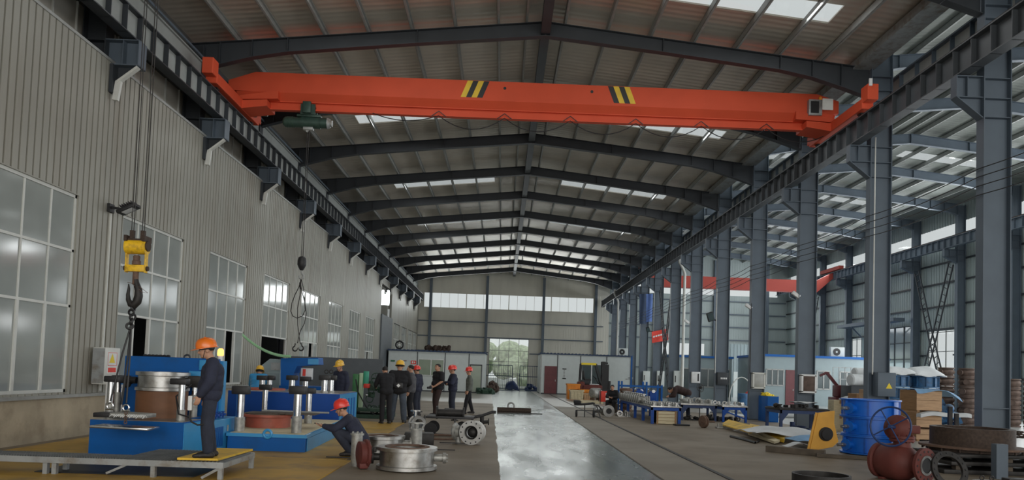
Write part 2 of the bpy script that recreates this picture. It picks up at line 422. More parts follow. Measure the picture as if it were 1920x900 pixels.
ZS, ZT, ZW = .90, 4.82, 7.92
wins = [((k+.347)*BAY, (k+.994)*BAY) for k in (1, 2, 3, 4, 5, 6, 7, 8, 9, 11.4, 12.3, 13.2, 13.9)]
WIN_H = {9: (2.9, 5.15), 10: (2.9, 5.15), 11: (2.9, 5.15), 12: (2.9, 5.15)}
DOOR = (52.0, 57.0)
mb = MB(); y = YN
cuts = sorted([(a, b, 'w', i) for i, (a, b) in enumerate(wins)]+[(DOOR[0], DOOR[1], 'd', 0)])
for a, b, kd, i in cuts:
    b = min(b, YF-.2)
    ribbed(y, a, .82, ZW, XL, mb=mb)
    if kd == 'w':
        z0, z1 = WIN_H.get(i, (ZS, ZT)); ribbed(a, b, z1, ZW, XL, mb=mb); ribbed(a, b, .82, z0, XL, mb=mb)
    else: ribbed(a, b, 7.5, ZW, XL, mb=mb)
    y = b
ribbed(y, YF, .82, ZW, XL, mb=mb)
# jambs, head and back skin so that the cladding has depth
for a, b, kd, i in cuts:
    b = min(b, YF-.2); z0, z1 = (0, 7.5) if kd == 'd' else WIN_H.get(i, (ZS, ZT))
    for yy in (a, b): mb.bb(XL-.16, XL-.001, yy-.01 if yy == a else yy, yy if yy == a else yy+.01, z0, z1)
    mb.bb(XL-.16, XL-.001, a, b, z1, z1+.02)
struct(mb.build('wall_left', 'corrugated_grey', smooth=False))
struct(MB().bb(XL-.05, XL+.02, YN, YF, ZW-.01, ZW+.05).build('trim_1', 'galv'))
mb = MB(); ya = YN
for a, b in ((YN, DOOR[0]), (DOOR[1], YF)): mb.bb(XL-.3, XL+.06, a, b, 0, .80)
struct(mb.build('baseboard_left', 'plinth'))
struct(MB().bb(XL-.2, XL+.12, YN, DOOR[0], .80, .86).build('trim_2', 'galv'))
# glazed band behind the wall's capping and the sheeting above it
struct(MB().bb(-9.32, -9.28, YN, YF, 7.5, 9.15).build('window_20', 'band_glass'))
mb = MB(); y = YN
while y < YF: mb.bb(-9.28, -9.24, y, y+.03, 7.9, 9.15); y += .83
struct(mb.build('window_21', 'white_frame'))
struct(MB().bb(-9.34, -9.22, YN, YF, 9.12, 11.0).build('wall_left_upper', 'dim_panel'))
mb = MB(); mb.bb(-8.80, -8.76, YN, YF-.3, 9.16, 9.98); mb.bb(-8.84, -8.70, YN, YF-.3, 9.98, 10.02)
struct(mb.build('trim_11', 'web_grey', smooth=False))
struct(MB().bb(-9.3, XL-.1, YN, YF, 7.6, 7.75).build('trim_3', 'steel_dark'))
# annex seen through the open sashes
struct(MB().bb(-17.2, -17, YN, YF, 0, 9).build('wall_annex', 'annex_dark'))
struct(MB().bb(-17, -9.4, YN, YF, 7.5, 7.6).build('ceiling_annex', 'annex_dark'))

def window(i, a, b):
    b = min(b, YF-.2); z0, z1 = WIN_H.get(i, (ZS, ZT)); x = XL-.07
    o = empty('window_%d' % (i+1), (x, a, z0)); struct(o)
    W = b-a; Hh = z1-z0
    fr = MB()
    fr.bb(-.03, .03, 0, W, 0, .06); fr.bb(-.03, .03, 0, W, Hh-.06, Hh); fr.bb(-.03, .03, 0, .06, 0, Hh); fr.bb(-.03, .03, W-.06, W, 0, Hh)
    n = 4; t1, t2 = Hh*.715, Hh*.434
    if i > 8: t1, t2 = Hh*.99, Hh*.45
    for t in (t1, t2): fr.bb(-.03, .03, 0, W, t-.025, t+.025)
    for k in range(1, n): fr.bb(-.025, .025, W*k/n-.02, W*k/n+.02, t2 if i < 9 else 0, Hh)
    if i < 9 and i != 4:
        for k in (1, 2, 3): fr.bb(-.04, .035, W*k/n-.035, W*k/n+.035, 0, t2)
    f = fr.build('window_frame', 'white_frame', o, smooth=False)
    openp = {1: (0,), 2: (1,), 3: (2,), 4: (0, 1, 2, 3), 5: (2,), 8: (1,)}.get(i, ())
    for k in range(n):
        for (u, v) in ((t1, Hh), (t2, t1), (0, t2)):
            if u == 0 and k in openp: continue
            if v-u < .1: continue
            MB().bb(-.006, .006, W*k/n, W*(k+1)/n, u, v).build('pane', 'frosted', o, smooth=False)
    return o
for i, (a, b) in enumerate(wins): window(i, a, b)
# the tall opening further down: grey sliding leaf below, daylight above
struct(MB().bb(XL-.02, XL+.10, DOOR[0], DOOR[1], 0, 5.35).build('door_1', 'partition'))
struct(MB().bb(XL-.12, XL-.10, DOOR[0], DOOR[1], 5.35, 7.5).build('window_14', 'translucent_panel'))

# far wall with its daylight band and the tall doorway
def wall_y(name, m, Y, xs, zs, holes, kindpitch=.25):
    """wall in a Y plane split around rectangular holes (x0,x1,z0,z1)"""
    mb = MB(); X = sorted(set(xs+[v for h_ in holes for v in h_[:2]])); Z = sorted(set(zs+[v for h_ in holes for v in h_[2:]]))
    for i in range(len(X)-1):
        for j in range(len(Z)-1):
            cx, cz = (X[i]+X[i+1])/2, (Z[j]+Z[j+1])/2
            if any(h_[0] < cx < h_[1] and h_[2] < cz < h_[3] for h_ in holes): continue
            mb.bb(X[i], X[i+1], Y, Y+.12, Z[j], Z[j+1])
    y_ = Y-.012; x = xs[0]+.1
    while x < xs[-1]:                      # shallow ribs
        segs = [(zs[0], zs[-1])]
        for h_ in holes:
            if h_[0] <= x <= h_[1]:
                segs = [s for a, b in segs for s in ((a, min(b, h_[2])), (max(a, h_[3]), b)) if s[1]-s[0] > .02]
        for a, b in segs: mb.bb(x, x+.04, y_, Y, a, b)
        x += kindpitch
    return struct(mb.build(name, m, smooth=False))
DW = (-1.36, 2.58, 0, 4.95)
wall_y('wall_far', 'panel_grey', YF, [-9.3, 10.6], [0, 11.75], [(-8.1, 9.0, 7.85, 9.35), DW])
struct(MB().bb(-8.1, 9.0, YF+.04, YF+.06, 7.85, 9.35).build('window_15', 'translucent_panel'))
mb = MB()
for k in range(0, 21):
    x = -8.1+17.1*k/20; mb.bb(x-.012-(.03 if k % 5 == 0 else 0), x+.012+(.03 if k % 5 == 0 else 0), YF-.01, YF+.04, 7.85, 9.35)
for zz in (7.85, 9.35): mb.bb(-8.1, 9.0, YF-.02, YF+.04, zz-.03, zz+.03)
struct(mb.build('trim_4', 'panel_grey', smooth=False))
mb = MB()
for zz in (3.5, 5.0, 6.5): mb.bb(-9, DW[0]-.1 if zz < 5 else 10, YF-.14, YF-.02, zz-.05, zz+.05)
mb.bb(DW[1]+.1, 10, YF-.14, YF-.02, 3.45, 3.55)
for x in (-7.4, -1.75, 3.95, 9.2): mb.bb(x-.13, x+.13, YF-.3, YF-.02, 0 if x not in (-1.75,) else 0, 11.2)
struct(mb.build('trim_5', 'steel_blue', smooth=False))
d2 = struct(empty('door_2', (DW[0], YF, 0)))
mb = MB(); W = DW[1]-DW[0]; mb2 = MB()
for k in range(5): mb.bb(W*k/4-.025, W*k/4+.025, 0, .05, 0, 4.95)
for zz in (.03, 1.45, 2.65, 3.75, 4.93): mb.bb(0, W, 0, .05, zz-.025, zz+.025)
mb.build('door_frame', 'galv', d2, smooth=False)
MB().bb(0, W, .02, .03, 0, 4.95).build('door_pane', 'clear', d2, smooth=False)
# what lies outside the doorway: pale ground and a hedge
hb = MB(); rr = random.Random(3)
for k in range(60):
    x = -14+28*rr.random(); hb.sph((x, 92+4*rr.random(), .9+3.6*rr.random()), 1.0+rr.random()*.9, n=8, m=6)
tag(hb.build('hedge', 'hedge'), 'green hedge growing outside behind the tall glazed doorway', 'hedge')['kind'] = 'stuff'

# end wall of the second aisle
wall_y('wall_far_aisle', 'aisle_panel', YF, [10.6, XR2+.3], [0, 14.2], [(11.2, 27.6, 10.1, 10.95), (15.6, 20.3, 4.0, 5.15)])
struct(MB().bb(11.2, 27.6, YF+.04, YF+.06, 10.1, 10.95).build('window_16', 'translucent_panel'))
struct(MB().bb(15.6, 20.3, YF+.04, YF+.06, 4.0, 5.15).build('window_17', 'translucent_panel'))
mb = MB()
for zz in (2.6, 5.6, 6.9, 8.2, 9.5): mb.bb(10.7, 28.4, YF-.14, YF-.02, zz-.05, zz+.05)
for x in (15.2, 21.2, 26.5): mb.bb(x-.13, x+.13, YF-.3, YF-.02, 0, 13.6)
struct(mb.build('trim_6', 'steel_blue', smooth=False))

# right wall of the second aisle
YA = 8.0
doorsR = [(46.9, 49.8), (59.2, 61.6), (34, 37)]
mb = MB(); y = YA
for a, b in sorted(doorsR)+[(YF, YF)]:
    ribbed(y, a, 0, 10.7, XR2, .3, .05, mb=mb, side=-1)
    if a < YF: ribbed(a, b, 5.3, 10.7, XR2, .3, .05, mb=mb, side=-1)
    y = b
ribbed(YA, YF, 12.1, 13.3, XR2, .3, .05, mb=mb, side=-1)
struct(mb.build('wall_right', 'aisle_panel', smooth=False))
struct(MB().bb(XR2+.05, XR2+.07, YA, YF, 10.7, 12.1).build('window_18', 'translucent_panel'))
mb = MB()
for a, b in doorsR: mb.bb(XR2+.05, XR2+.07, a, b, 0, 5.3)
struct(mb.build('window_19', 'translucent_panel'))
mb = MB()
for a, b in doorsR:
    for k in range(4): yy = a+(b-a)*k/3; mb.bb(XR2, XR2+.05, yy-.03, yy+.03, 0, 5.3)
    for k in range(5): mb.bb(XR2, XR2+.05, a, b, .1+1.28*k-.025, .1+1.28*k+.025)
struct(mb.build('trim_7', 'galv', smooth=False))
mb = MB()
for zz in (2.2, 3.7, 5.4, 6.9, 8.4, 9.7): 
    if zz > 5.3: mb.bb(XR2-.12, XR2-.01, YA, YF, zz-.05, zz+.05)
    else:
        y = YA
        for a, b in sorted(doorsR)+[(YF, YF)]: mb.bb(XR2-.12, XR2-.01, y, a, zz-.05, zz+.05); y = b
struct(mb.build('trim_8', 'steel_dark', smooth=False))

# ------------------------------------------------------------------ roofs
def zt1(x): return 11.62-.105*abs(x-.9)
def zt2(x): return 13.95-.105*abs(x-19.6)
def roof(name, m, zt, xa, xb, xm, sky, y0):
    mb = MB(); cl = 0
    ys = [y0]+[v for a, b, _ in sky for v in (a, b)]+[YF+.1]
    def strip(x0, x1, a, b): mb.prism([(x0, zt(x0)+.22), (x1, zt(x1)+.22), (x1, zt(x1)+.26), (x0, zt(x0)+.26)], a, b, 'y')
    skm = []
    for i in range(len(ys)-1):
        a, b = ys[i], ys[i+1]
        if i % 2 == 0:
            strip(xa, xm, a, b); strip(xm, xb, a, b)
        else:
            hs = sky[i//2][2]; cur = xa
            for h0, h1 in hs:
                for u, v in ((cur, min(h0, xm)), (max(cur, xm), h0)):
                    if v-u > .01: strip(u, v, a, b)
                q = MB().prism([(h0, zt(h0)+.23), (h1, zt(h1)+.23), (h1, zt(h1)+.25), (h0, zt(h0)+.25)], a, b, 'y'); skm.append(q); cur = h1
            for u, v in ((cur, min(xb, xm)), (max(cur, xm), xb)):
                if v-u > .01: strip(u, v, a, b)
    struct(mb.build(name, m, smooth=False)); return skm
sk1 = [(18.2, 19.15, [(-5.95, -.75), (2.7, 8.25)]), (28.0, 29.0, [(-5.95, -.75), (2.7, 8.25)]), (38.0, 39.3, [(-5.95, -.75), (2.7, 8.25)]), (48.0, 49.4, [(-5.95, -.75), (2.7, 8.25)])]
sk2 = [(a, b, [(12.2, 17.6), (20.9, 26.2)]) for a, b in ((28.7, 29.8), (38.7, 39.8), (48.6, 49.8), (58.2, 59.6))]
n_ = 22
for q in roof('ceiling', 'foil', zt1, -9.35, 10.3, .9, sk1, YN)+roof('ceiling_aisle', 'foil_aisle', zt2, 10.5, 28.75, 19.6, sk2, YN):
    struct(q.build('window_%d' % n_, 'translucent_panel', smooth=False)); n_ += 1
# upstand added between the two roofs against sky leaking in, and the valley gutter
struct(MB().bb(10.36, 10.44, YN, YF, 10.8, 13.3).build('wall_between', 'aisle_panel'))
struct(MB().prism([(9.75, 10.62), (9.75, 10.85), (9.78, 10.85), (9.78, 10.65), (10.30, 10.65), (10.30, 10.85), (10.33, 10.85), (10.33, 10.62)], YN, YF-.2, 'y').build('trim_9', 'frame_grey'))

PX1 = [.35, 1.45]+[2.68+1.23*k for k in range(6)]
left = [-.45-1.23*k for k in range(7)]
allp = sorted(left+PX1+[9.9])
prot = None
for i, x in enumerate(allp):
    zb = zt1(x); m = MB(); m.bb(-.035, .035, YN, YF, 0, .025); m.bb(-.035, -.02, YN, YF, 0, .21); m.bb(-.035, .035, YN, YF, .19, .21)
    o = m.build('roof_purlin', 'galv' if True else '', smooth=False) if prot is None else prot.copy()
    if prot is None: prot = o
    else: COL.objects.link(o)
    o.location = (x, 0, zb)
    tag(o, 'long galvanised purlin under the main roof, %s from the left wall' % NTH[i], 'purlin', 'purlins under the main roof')
xs2 = [11.6+1.33*k for k in range(6)]+[19.2, 20.0]+[21.3+1.33*k for k in range(5)]
for i, x in enumerate(xs2):
    o = prot.copy(); COL.objects.link(o); o.location = (x, 0, zt2(x))
    tag(o, 'long galvanised purlin under the side aisle roof, %s from the dividing columns' % NTH[i], 'purlin', 'purlins under the side aisle roof')
struct(MB().bb(.76, 1.02, YN, YF-.1, 11.24, 11.5).build('trim_10', 'steel_dark'))

def rafter(zt, xm, xa, xb, dep, hau):
    """I-section roof beam: tapering web, flanges, stiffeners; local y = 0"""
    m = MB(); top = []; bot = []
    L = [xa, xa+.9, xa+1.8, xa+2.8, (xa+2.8+xm)/2, xm]; dd = [hau, hau*.78, dep*1.2, dep, dep*.95, dep]
    P = [(x, zt(x), zt(x)-d) for x, d in zip(L, dd)]
    P += [(xb-(x-xa)*(xb-xm)/(xm-xa), 0, d) for x, d in zip(L[:-1][::-1], dd[:-1][::-1])]
    P = [(x, zt(x), b if i < len(L) else zt(x)-b) for i, (x, t, b) in enumerate(P)]
    for (x0, t0, b0), (x1, t1, b1) in zip(P, P[1:]):
        m.prism([(x0, b0), (x1, b1), (x1, t1), (x0, t0)], -.006, .006, 'y')
        m.prism([(x0, b0), (x1, b1), (x1, b1+.018), (x0, b0+.018)], -.11, .11, 'y')
        m.prism([(x0, t0-.018), (x1, t1-.018), (x1, t1-.002), (x0, t0-.002)], -.11, .11, 'y')
    for x, t, b in P[1:-1:1]: m.bb(x-.01, x+.01, -.1, .1, b, t-.01)
    return m
r0 = None
for n in range(1, 15):
    if r0 is None: o = r0 = rafter(zt1, .9, -9.2, 10.22, .42, .85).build('roof_beam', 'steel_dark', smooth=False)
    else: o = r0.copy(); COL.objects.link(o)
    o.location = (0, FR(n), 0)
    tag(o, 'dark steel roof beam spanning the main hall, %s to the camera' % ORD[n-1], 'roof beam', 'steel roof beams over the main hall')
r1 = None
for n in range(3, 15):
    if r1 is None: o = r1 = rafter(zt2, 19.6, 10.9, 28.1, .48, .7).build('roof_beam', 'steel_blue', smooth=False)
    else: o = r1.copy(); COL.objects.link(o)
    o.location = (0, FR(n), 0)
    tag(o, 'grey steel roof beam spanning the side aisle, %s to the camera' % ORD[n-3], 'roof beam', 'steel roof beams over the side aisle')

# ------------------------------------------------------------------ columns
def column_mb(x0, x1, w_, h_, stiff):
    m = MB(); m.bb(x0, x0+.022, -w_/2, w_/2, 0, h_); m.bb(x1-.022, x1, -w_/2, w_/2, 0, h_); m.bb(x0+.02, x1-.02, -.006, .006, 0, h_)
    for z in stiff: m.bb(x0+.02, x1-.02, -w_/2+.01, w_/2-.01, z-.008, z+.008)
    return m
def bracket_mb(xa, xb, zt_, zb, zd, w_=.22):
    """crane bracket reaching from the column face xb out to xa"""
    m = MB(); s = 1 if xb > xa else -1
    m.bb(min(xa, xb), max(xa, xb), -w_/2, w_/2, zt_-.02, zt_); m.bb(min(xa, xb), max(xa, xb), -w_/2, w_/2, zb-.01, zb+.01)
    m.bb(min(xa, xb), max(xa, xb), -.006, .006, zb, zt_); m.bb(xa-.01, xa+.01, -w_/2, w_/2, zb, zt_)
    xm = xa+(xb-xa)*.42; m.bb(xm-.008, xm+.008, -w_/2+.01, w_/2-.01, zb, zt_)
    m.prism([(xa, zb), (xb, zb), (xb, zd)], -.006, .006, 'y')
    m.bar((xa, 0, zb), (xb, 0, zd), w_, .02, up=(1, 0, 0) if False else (0, 0, 1))
    return m
c0 = None
for n in range(2, 15):
    if c0 is None:
        c0 = empty('steel_column'); column_mb(10.24, 10.85, .26, 13.2, (1.2, 7.50, 7.92, 8.36, 9.3, 9.7, 10.0, 10.4)).build('shaft', 'steel_blue', c0, smooth=False)
        bracket_mb(9.66, 10.24, 8.4, 7.93, 7.48).build('bracket', 'steel_blue', c0, smooth=False)
        b_ = MB(); b_.bb(10.1, 10.98, -.22, .22, 0, .03)
        for sx in (10.16, 10.92):
            for sy in (-.17, .17): b_.cyl((sx, sy, .03), (sx, sy, .09), .018, n=8)
        b_.build('base_plate', 'steel_dark', c0)
        o = c0
    else: o = copy_tree(c0)
    o.location = (0, FR(n), 0)
    tag(o, 'grey steel I-section column between hall and side aisle, %s to the camera' % ORD[n-2], 'column', 'steel columns between hall and side aisle')
# roof 1 eave runs under the column tops; aisle columns on the far right
a0 = None
for n in range(5, 15):
    if a0 is None:
        a0 = empty('steel_column'); column_mb(28.0, 28.5, .3, 13.0, (9.5, 9.9, 10.2)).build('shaft', 'steel_blue', a0, smooth=False)
        bracket_mb(27.2, 28.0, 10.22, 9.75, 9.35).build('bracket', 'steel_blue', a0, smooth=False); o = a0
    else: o = copy_tree(a0)
    o.location = (0, FR(n), 0)
    tag(o, 'grey steel column against the right outer wall, %s to the camera' % ORD[n-5], 'column', 'steel columns against the right outer wall')
# left columns stand behind the cladding; their crane brackets stick out over it
l0 = None
for n in range(2, 15):
    if l0 is None:
        l0 = empty('steel_column')
        column_mb(-9.22, -8.72, .34, 10.5, (8.4,)).build('shaft', 'steel_dark', l0, smooth=False)
        m = MB(); m.bb(-8.72, -8.0, -.17, .17, 8.40, 8.42); m.bb(-8.72, -8.0, -.17, .17, 7.86, 7.885); m.bb(-8.72, -8.0, -.008, .008, 7.86, 8.42)
        m.bb(-8.02, -8.0, -.17, .17, 7.86, 8.42); m.bb(-8.35, -8.335, -.17, .17, 7.86, 8.42)
        m.build('bracket', 'steel_blue', l0, smooth=False)
        m = MB(); m.prism([(-8.55, 7.86), (-8.02, 7.86), (-8.55, 7.45)], -.01, .01, 'y'); m.bb(-8.57, -8.5, -.22, .10, 7.25, 7.86)
        m.build('gusset', 'steel_dark', l0, smooth=False)
        m = MB(); m.bar((-8.02, -.1, 7.84), (-8.44, -.1, 7.50), .12, .05); m.bar((-8.42, -.1, 7.52), (-8.46, -.12, 7.10), .12, .08, up=(0, 1, 0))
        m.build('rain_chute', 'white_frame', l0, smooth=False); o = l0
    else: o = copy_tree(l0)
    o.location = (0, FR(n), 0)
    tag(o, 'dark steel column behind the left cladding with crane bracket, %s to the camera' % ORD[n-2], 'column', 'crane brackets along the left wall')

# ------------------------------------------------------------------ crane runway girders
def girder(x, z0, z1, y0, y1, w_=.28, step=.64):
    m = MB(); m.bb(x-w_/2, x+w_/2, y0, y1, z0, z0+.025); m.bb(x-w_/2, x+w_/2, y0, y1, z1-.03, z1)
    y = y0+.3
    while y < y1: m.bb(x-w_/2+.02, x+w_/2-.02, y-.01, y+.01, z0, z1-.02); y += step
    return m
def runway(label, x, z0, z1, m, rail='rust_dark', y0=YN, web='web_grey', **k):
    o = thing('crane_runway', label, 'runway beam', (x, 0, z0))
    girder(0, 0, z1-z0, y0, YF-.4, **k).build('flanges', m, o, smooth=False); MB().bb(-.006, .006, y0, YF-.4, .02, z1-z0-.02).build('web', web, o, smooth=False)
    MB().bb(-.04, .04, y0, YF-.4, z1-z0, z1-z0+.09).build('rail', rail, o, smooth=False); return o
runway('grey crane runway beam with stiffeners above the left wall', -8.22, 8.44, 9.05, 'steel_dark')  # side light painted as a pale web, shade as dark stiffeners
runway('dark crane runway beam carried by the near side of the dividing columns', 9.82, 8.42, 9.05, 'girder_dark', web='girder_dark')  # web colour kept dark for its unlit side
runway('blue-grey crane runway beam on the aisle side of the dividing columns', 11.1, 9.75, 10.46, 'steel_blue', step=.8)  # pale web colour stands for the light on it
runway('grey crane runway beam along the right outer wall', 27.35, 10.24, 10.86, 'steel_blue', y0=20, web='steel_blue')
# handrail-like conductor line above the left runway
tag(MB().bb(-8.66, -8.62, YN, YF-1, 10.03, 10.09).build('conductor_rail', 'steel_blue'), 'thin steel conductor rail above the left crane runway', 'rail')
for k, z in enumerate((6.38, 6.2, 6.0, 5.8)):
    pts = []
    for n in range(2, 14):
        for j in range(6):
            t = j/6; pts.append((10.2, FR(n+t), z-.25*4*t*(1-t)*.35))
    tag(MB().tube(pts, .011, 6).build('cable', 'black'), 'thin black cable strung along the dividing columns, %s of four from top' % NTH[k], 'cable', 'cables along the dividing columns')
# ================================================================== overhead crane
CY = 22.5
cr = thing('overhead_crane', 'orange single girder overhead crane with black and yellow warning stripes spanning the hall', 'crane', (0, CY, 9.0))
# box girder: plate body, sloping lower cheeks, lower I-beam
m = MB(); x0, x1 = -7.75, 9.3
def sect(m, xa, xb, za0, za1, zb0, zb1, hw):
    m.add([(xa, -hw, za0), (xa, hw, za0), (xa, hw, za1), (xa, -hw, za1), (xb, -hw, zb0), (xb, hw, zb0), (xb, hw, zb1), (xb, -hw, zb1)],
          [(0, 1, 2, 3), (7, 6, 5, 4), (0, 4, 5, 1), (1, 5, 6, 2), (2, 6, 7, 3), (3, 7, 4, 0)])
sect(m, x0, x1, .78, 1.38, .78, 1.38, .26)
sect(m, -8.55, x0, .80, 1.10, .78, 1.38, .26); sect(m, x1, 9.95, .78, 1.38, .80, 1.18, .26)
for s in (1,):   # lower cheeks narrow down to the I-beam
    m.add([(-8.3, -.26, .78), (-8.3, .26, .78), (9.8, .26, .78), (9.8, -.26, .78), (-8.3, -.07, .56), (-8.3, .07, .56), (9.8, .07, .56), (9.8, -.07, .56)],
          [(0, 3, 2, 1), (4, 5, 6, 7), (0, 4, 7, 3), (1, 2, 6, 5), (0, 1, 5, 4), (3, 7, 6, 2)])
m.build('box_girder', 'orange', cr, smooth=False)
m = MB(); m.bb(-8.3, 9.8, -.012, .012, .33, .58); m.bb(-8.3, 9.8, -.09, .09, .31, .35); m.bb(-8.3, 9.8, -.09, .09, .55, .58)
m.bb(-8.45, -8.25, -.1, .1, .31, .8); m.bb(9.7, 9.9, -.1, .1, .31, .8)
m.build('lower_flange', 'orange', cr, smooth=False)
def stripes(xc, lean):
    for k in range(4):
        xa = xc+k*.165-.33
        mm = MB(); q = .20*lean
        mm.add([(xa-q/2, -.265, .86), (xa+.165-q/2, -.265, .86), (xa+.165+q/2, -.265, 1.37), (xa+q/2, -.265, 1.37),
                (xa-q/2, -.259, .86), (xa+.165-q/2, -.259, .86), (xa+.165+q/2, -.259, 1.37), (xa+q/2, -.259, 1.37)],
               [(0, 1, 2, 3), (7, 6, 5, 4), (0, 4, 5, 1), (1, 5, 6, 2), (2, 6, 7, 3), (3, 7, 4, 0)])
        mm.build('warning_stripe', ('stripe_yellow', 'black')[(k + (lean < 0)) % 2], cr, smooth=False)
stripes(-1.12, 1); stripes(3.33, -1)
for x in (-.22, 2.42): MB().cyl((x, -.268, 1.18), (x, -.25, 1.18), .045).build('lifting_hole', 'black', cr)
# end carriages running on the rails
for s, xr in ((-1, -8.22), (1, 9.82)):
    m = MB(); m.bb(xr-.16, xr+.16, -2.35, 1.2, .20, .50, .02)
    m.bb(xr-.15, xr+.15, -2.65, -2.25, .36, .80, .02); m.bb(xr-.15, xr+.15, 1.1, 1.4, .3, .6, .02)
    m.prism([(xr-s*.05, .5), (xr-s*1.2, .56), (xr-s*1.2, .80), (xr-s*.05, .62)], -.34, .34, 'y')
    m.prism([(xr-s*.1, .2), (xr-s*.9, .31), (xr-s*.9, .5), (xr-s*.1, .45)], -.4, .4, 'y')
    e = m.build('end_carriage', 'orange', cr, smooth=False)
    for yy in (-1.95, .9):
        MB().cyl((xr-.05, yy, .26), (xr+.05, yy, .26), .125, n=24).build('wheel', 'dark_iron', e)
    m = MB(); m.cyl((xr-s*.25, .55, .42), (xr-s*.62, .55, .42), .12); m.bb(xr-s*.12-.14, xr-s*.12+.14, .4, .7, .3, .58, .02)
    m.build('drive_motor', 'hoist_green', e)
MB().bb(9.82-.13, 9.82-.05, -2.70, -2.655, .72, .92).build('reflector', 'sign_white', cr)
cb = MB(); cb.bb(8.98, 9.38, -.42, -.27, .68, 1.16, .01)
c_ = cb.build('control_box', 'frame_grey', cr); MB().bb(9.03, 9.28, -.43, -.415, .74, 1.1).build('box_interior', 'black', c_)
MB().bb(9.30, 9.62, -.62, -.60, .78, 1.12).build('box_door', 'white_frame', c_, smooth=False)
MB().lathe([(.045, 0), (.05, .03), (.045, .09), (.02, .12)], (9.34, -.35, 1.16)).build('beacon', 'plastic_orange', c_)
# festoon cable looping under the girder
pts = []
for k in range(7):
    xa = -4.2+k*2.0
    for j in range(8):
        t = j/8; pts.append((xa+2.0*t, -.14, .32-.38*4*t*(1-t)*(1 if k > 0 else .5)-.02))
MB().tube(pts, .014, 6).build('festoon_cable', 'black', cr)
for k in range(7): m = MB(); xa = -2.2+k*2.0; m.bar((xa, -.12, .45), (xa-.22, -.14, .28), .02); m.bar((xa, -.12, .45), (xa+.22, -.14, .28), .02); m.build('cable_hanger', 'black', cr, smooth=False)

# hoist trolley hanging from the lower flange
HX = -6.2
h = thing('electric_hoist', 'dark green electric wire rope hoist hanging under the orange crane girder', 'hoist', (HX, CY, 9.0))
m = MB(); m.cyl((-.66, 0, -.03), (.62, 0, -.03), .155, n=28); m.cyl((-.16, 0, -.03), (.40, 0, -.03), .175, n=28); m.build('drum', 'hoist_green', h)
m = MB(); m.cyl((.62, 0, -.03), (.70, 0, -.03), .17, .13, n=24); m.cyl((.70, 0, -.03), (.76, 0, -.03), .10); m.build('motor_cover', 'frame_grey', h)
m = MB(); m.cyl((-.66, 0, -.03), (-.72, 0, -.03), .15, .10, n=24)
for k in range(5): m.torus((-.60+.05*k, 0, -.03), .16, .008, (1, 0, 0), 24, 6)
m.build('end_bell', 'dark_green', h)
m = MB(); m.bb(-.3, .42, -.12, .12, .12, .2, .02); m.bb(-.18, .26, -.15, -.10, .18, .5); m.bb(-.18, .26, .10, .15, .18, .5); m.bb(-.1, .15, -.26, -.15, .2, .55, .02)
m.build('trolley_frame', 'hoist_green', h)
for xx in (-.12, .2):
    for yy in (-.07, .07): MB().cyl((xx, yy-.02, .41), (xx, yy+.02, .41), .065, n=16).build('trolley_wheel', 'dark_iron', h)
m = MB(); m.bb(-.1, .2, -.1, .1, -.27, -.18, .02); m.cyl((-.02, 0, -.3), (.06, 0, -.22), .05); m.build('rope_guide', 'galv', h)
p0 = PY(570, 240, CY); p1 = PY(562, 488, CY)
m = MB(); m.cyl((.02, 0, -.25), (.02, 0, 4.85-9.0), .010, n=6); m.cyl((.07, 0, -.25), (.07, 0, 4.85-9.0), .010, n=6); m.build('wire_rope', 'dark_iron', h)
# its hook block and slings
hb = thing('hook_block', 'small black hook block hanging from the orange crane hoist with wire slings', 'hook', (HX+.045, CY, 4.25))
m = MB(); m.lathe([(.05, .62), (.11, .58), (.13, .48), (.13, .36), (.09, .28), (.05, .2)], (0, 0, 0), n=20); m.build('block', 'black', hb)
def hook_mb(m, c, r, th, flip=1):
    """shank, curved hook and tip; c = centre of the bowl"""
    c = Vector(c); pts = [c+Vector((0, 0, r*2.3)), c+Vector((0, 0, r*1.7)), c+Vector((flip*r*.25, 0, r*1.3))]; rr = [th*.8, th*.8, th*.9]
    for k in range(15):
        a = math.radians(75-k*20); pts.append(c+Vector((flip*r*math.cos(a), 0, r*math.sin(a)))); rr.append(th*(1.0+.25*math.sin(PI*k/14)) if k < 11 else th*(1-.15*(k-10)))
    m.tube(pts, rr, 10)
m = MB(); hook_mb(m, (0, 0, .02), .07, .028); m.build('hook', 'galv', hb)
sl = thing('wire_sling', 'looped wire rope sling with two lifting hooks hanging near the left windows', 'sling', (HX+.045, CY, 4.2))
m = MB(); pts = [(0, 0, 0)]
def loop(pts, r=.012): return MB().tube(pts, r, 6)
m.tube([(0, 0, 0), (-.05, 0, -.25), (-.16, 0, -.5), (-.24, 0, -.75), (-.26, 0, -1.0), (-.2, 0, -1.14), (-.06, 0, -1.2), (.1, 0, -1.12), (.17, 0, -.95), (.14, 0, -.7), (.06, 0, -.45), (.0, 0, -.2)], .013, 6)
m.tube([(0, .02, 0), (.08, .02, -.3), (.14, .02, -.7), (.20, .02, -1.05), (.16, .02, -1.35), (.04, .02, -1.6), (-.02, .02, -1.95)], .012, 6)
m.tube([(0, -.02, 0), (.0, -.02, -.5), (-.06, -.02, -.9), (-.03, -.02, -1.4), (.03, -.02, -1.75), (.08, -.02, -1.98)], .012, 6)
m.build('rope', 'dark_iron', sl)
m = MB(); hook_mb(m, (-.08, 0, -2.12), .07, .018, -1); m.build('sling_hook', 'dark_iron', sl)
m = MB(); hook_mb(m, (.1, 0, -2.1), .07, .018, 1); m.build('sling_hook', 'dark_iron', sl)
MB().cyl((-.02, 0, -.12), (.0, 0, -.32), .03, n=10).build('ferrule', 'dark_iron', sl)

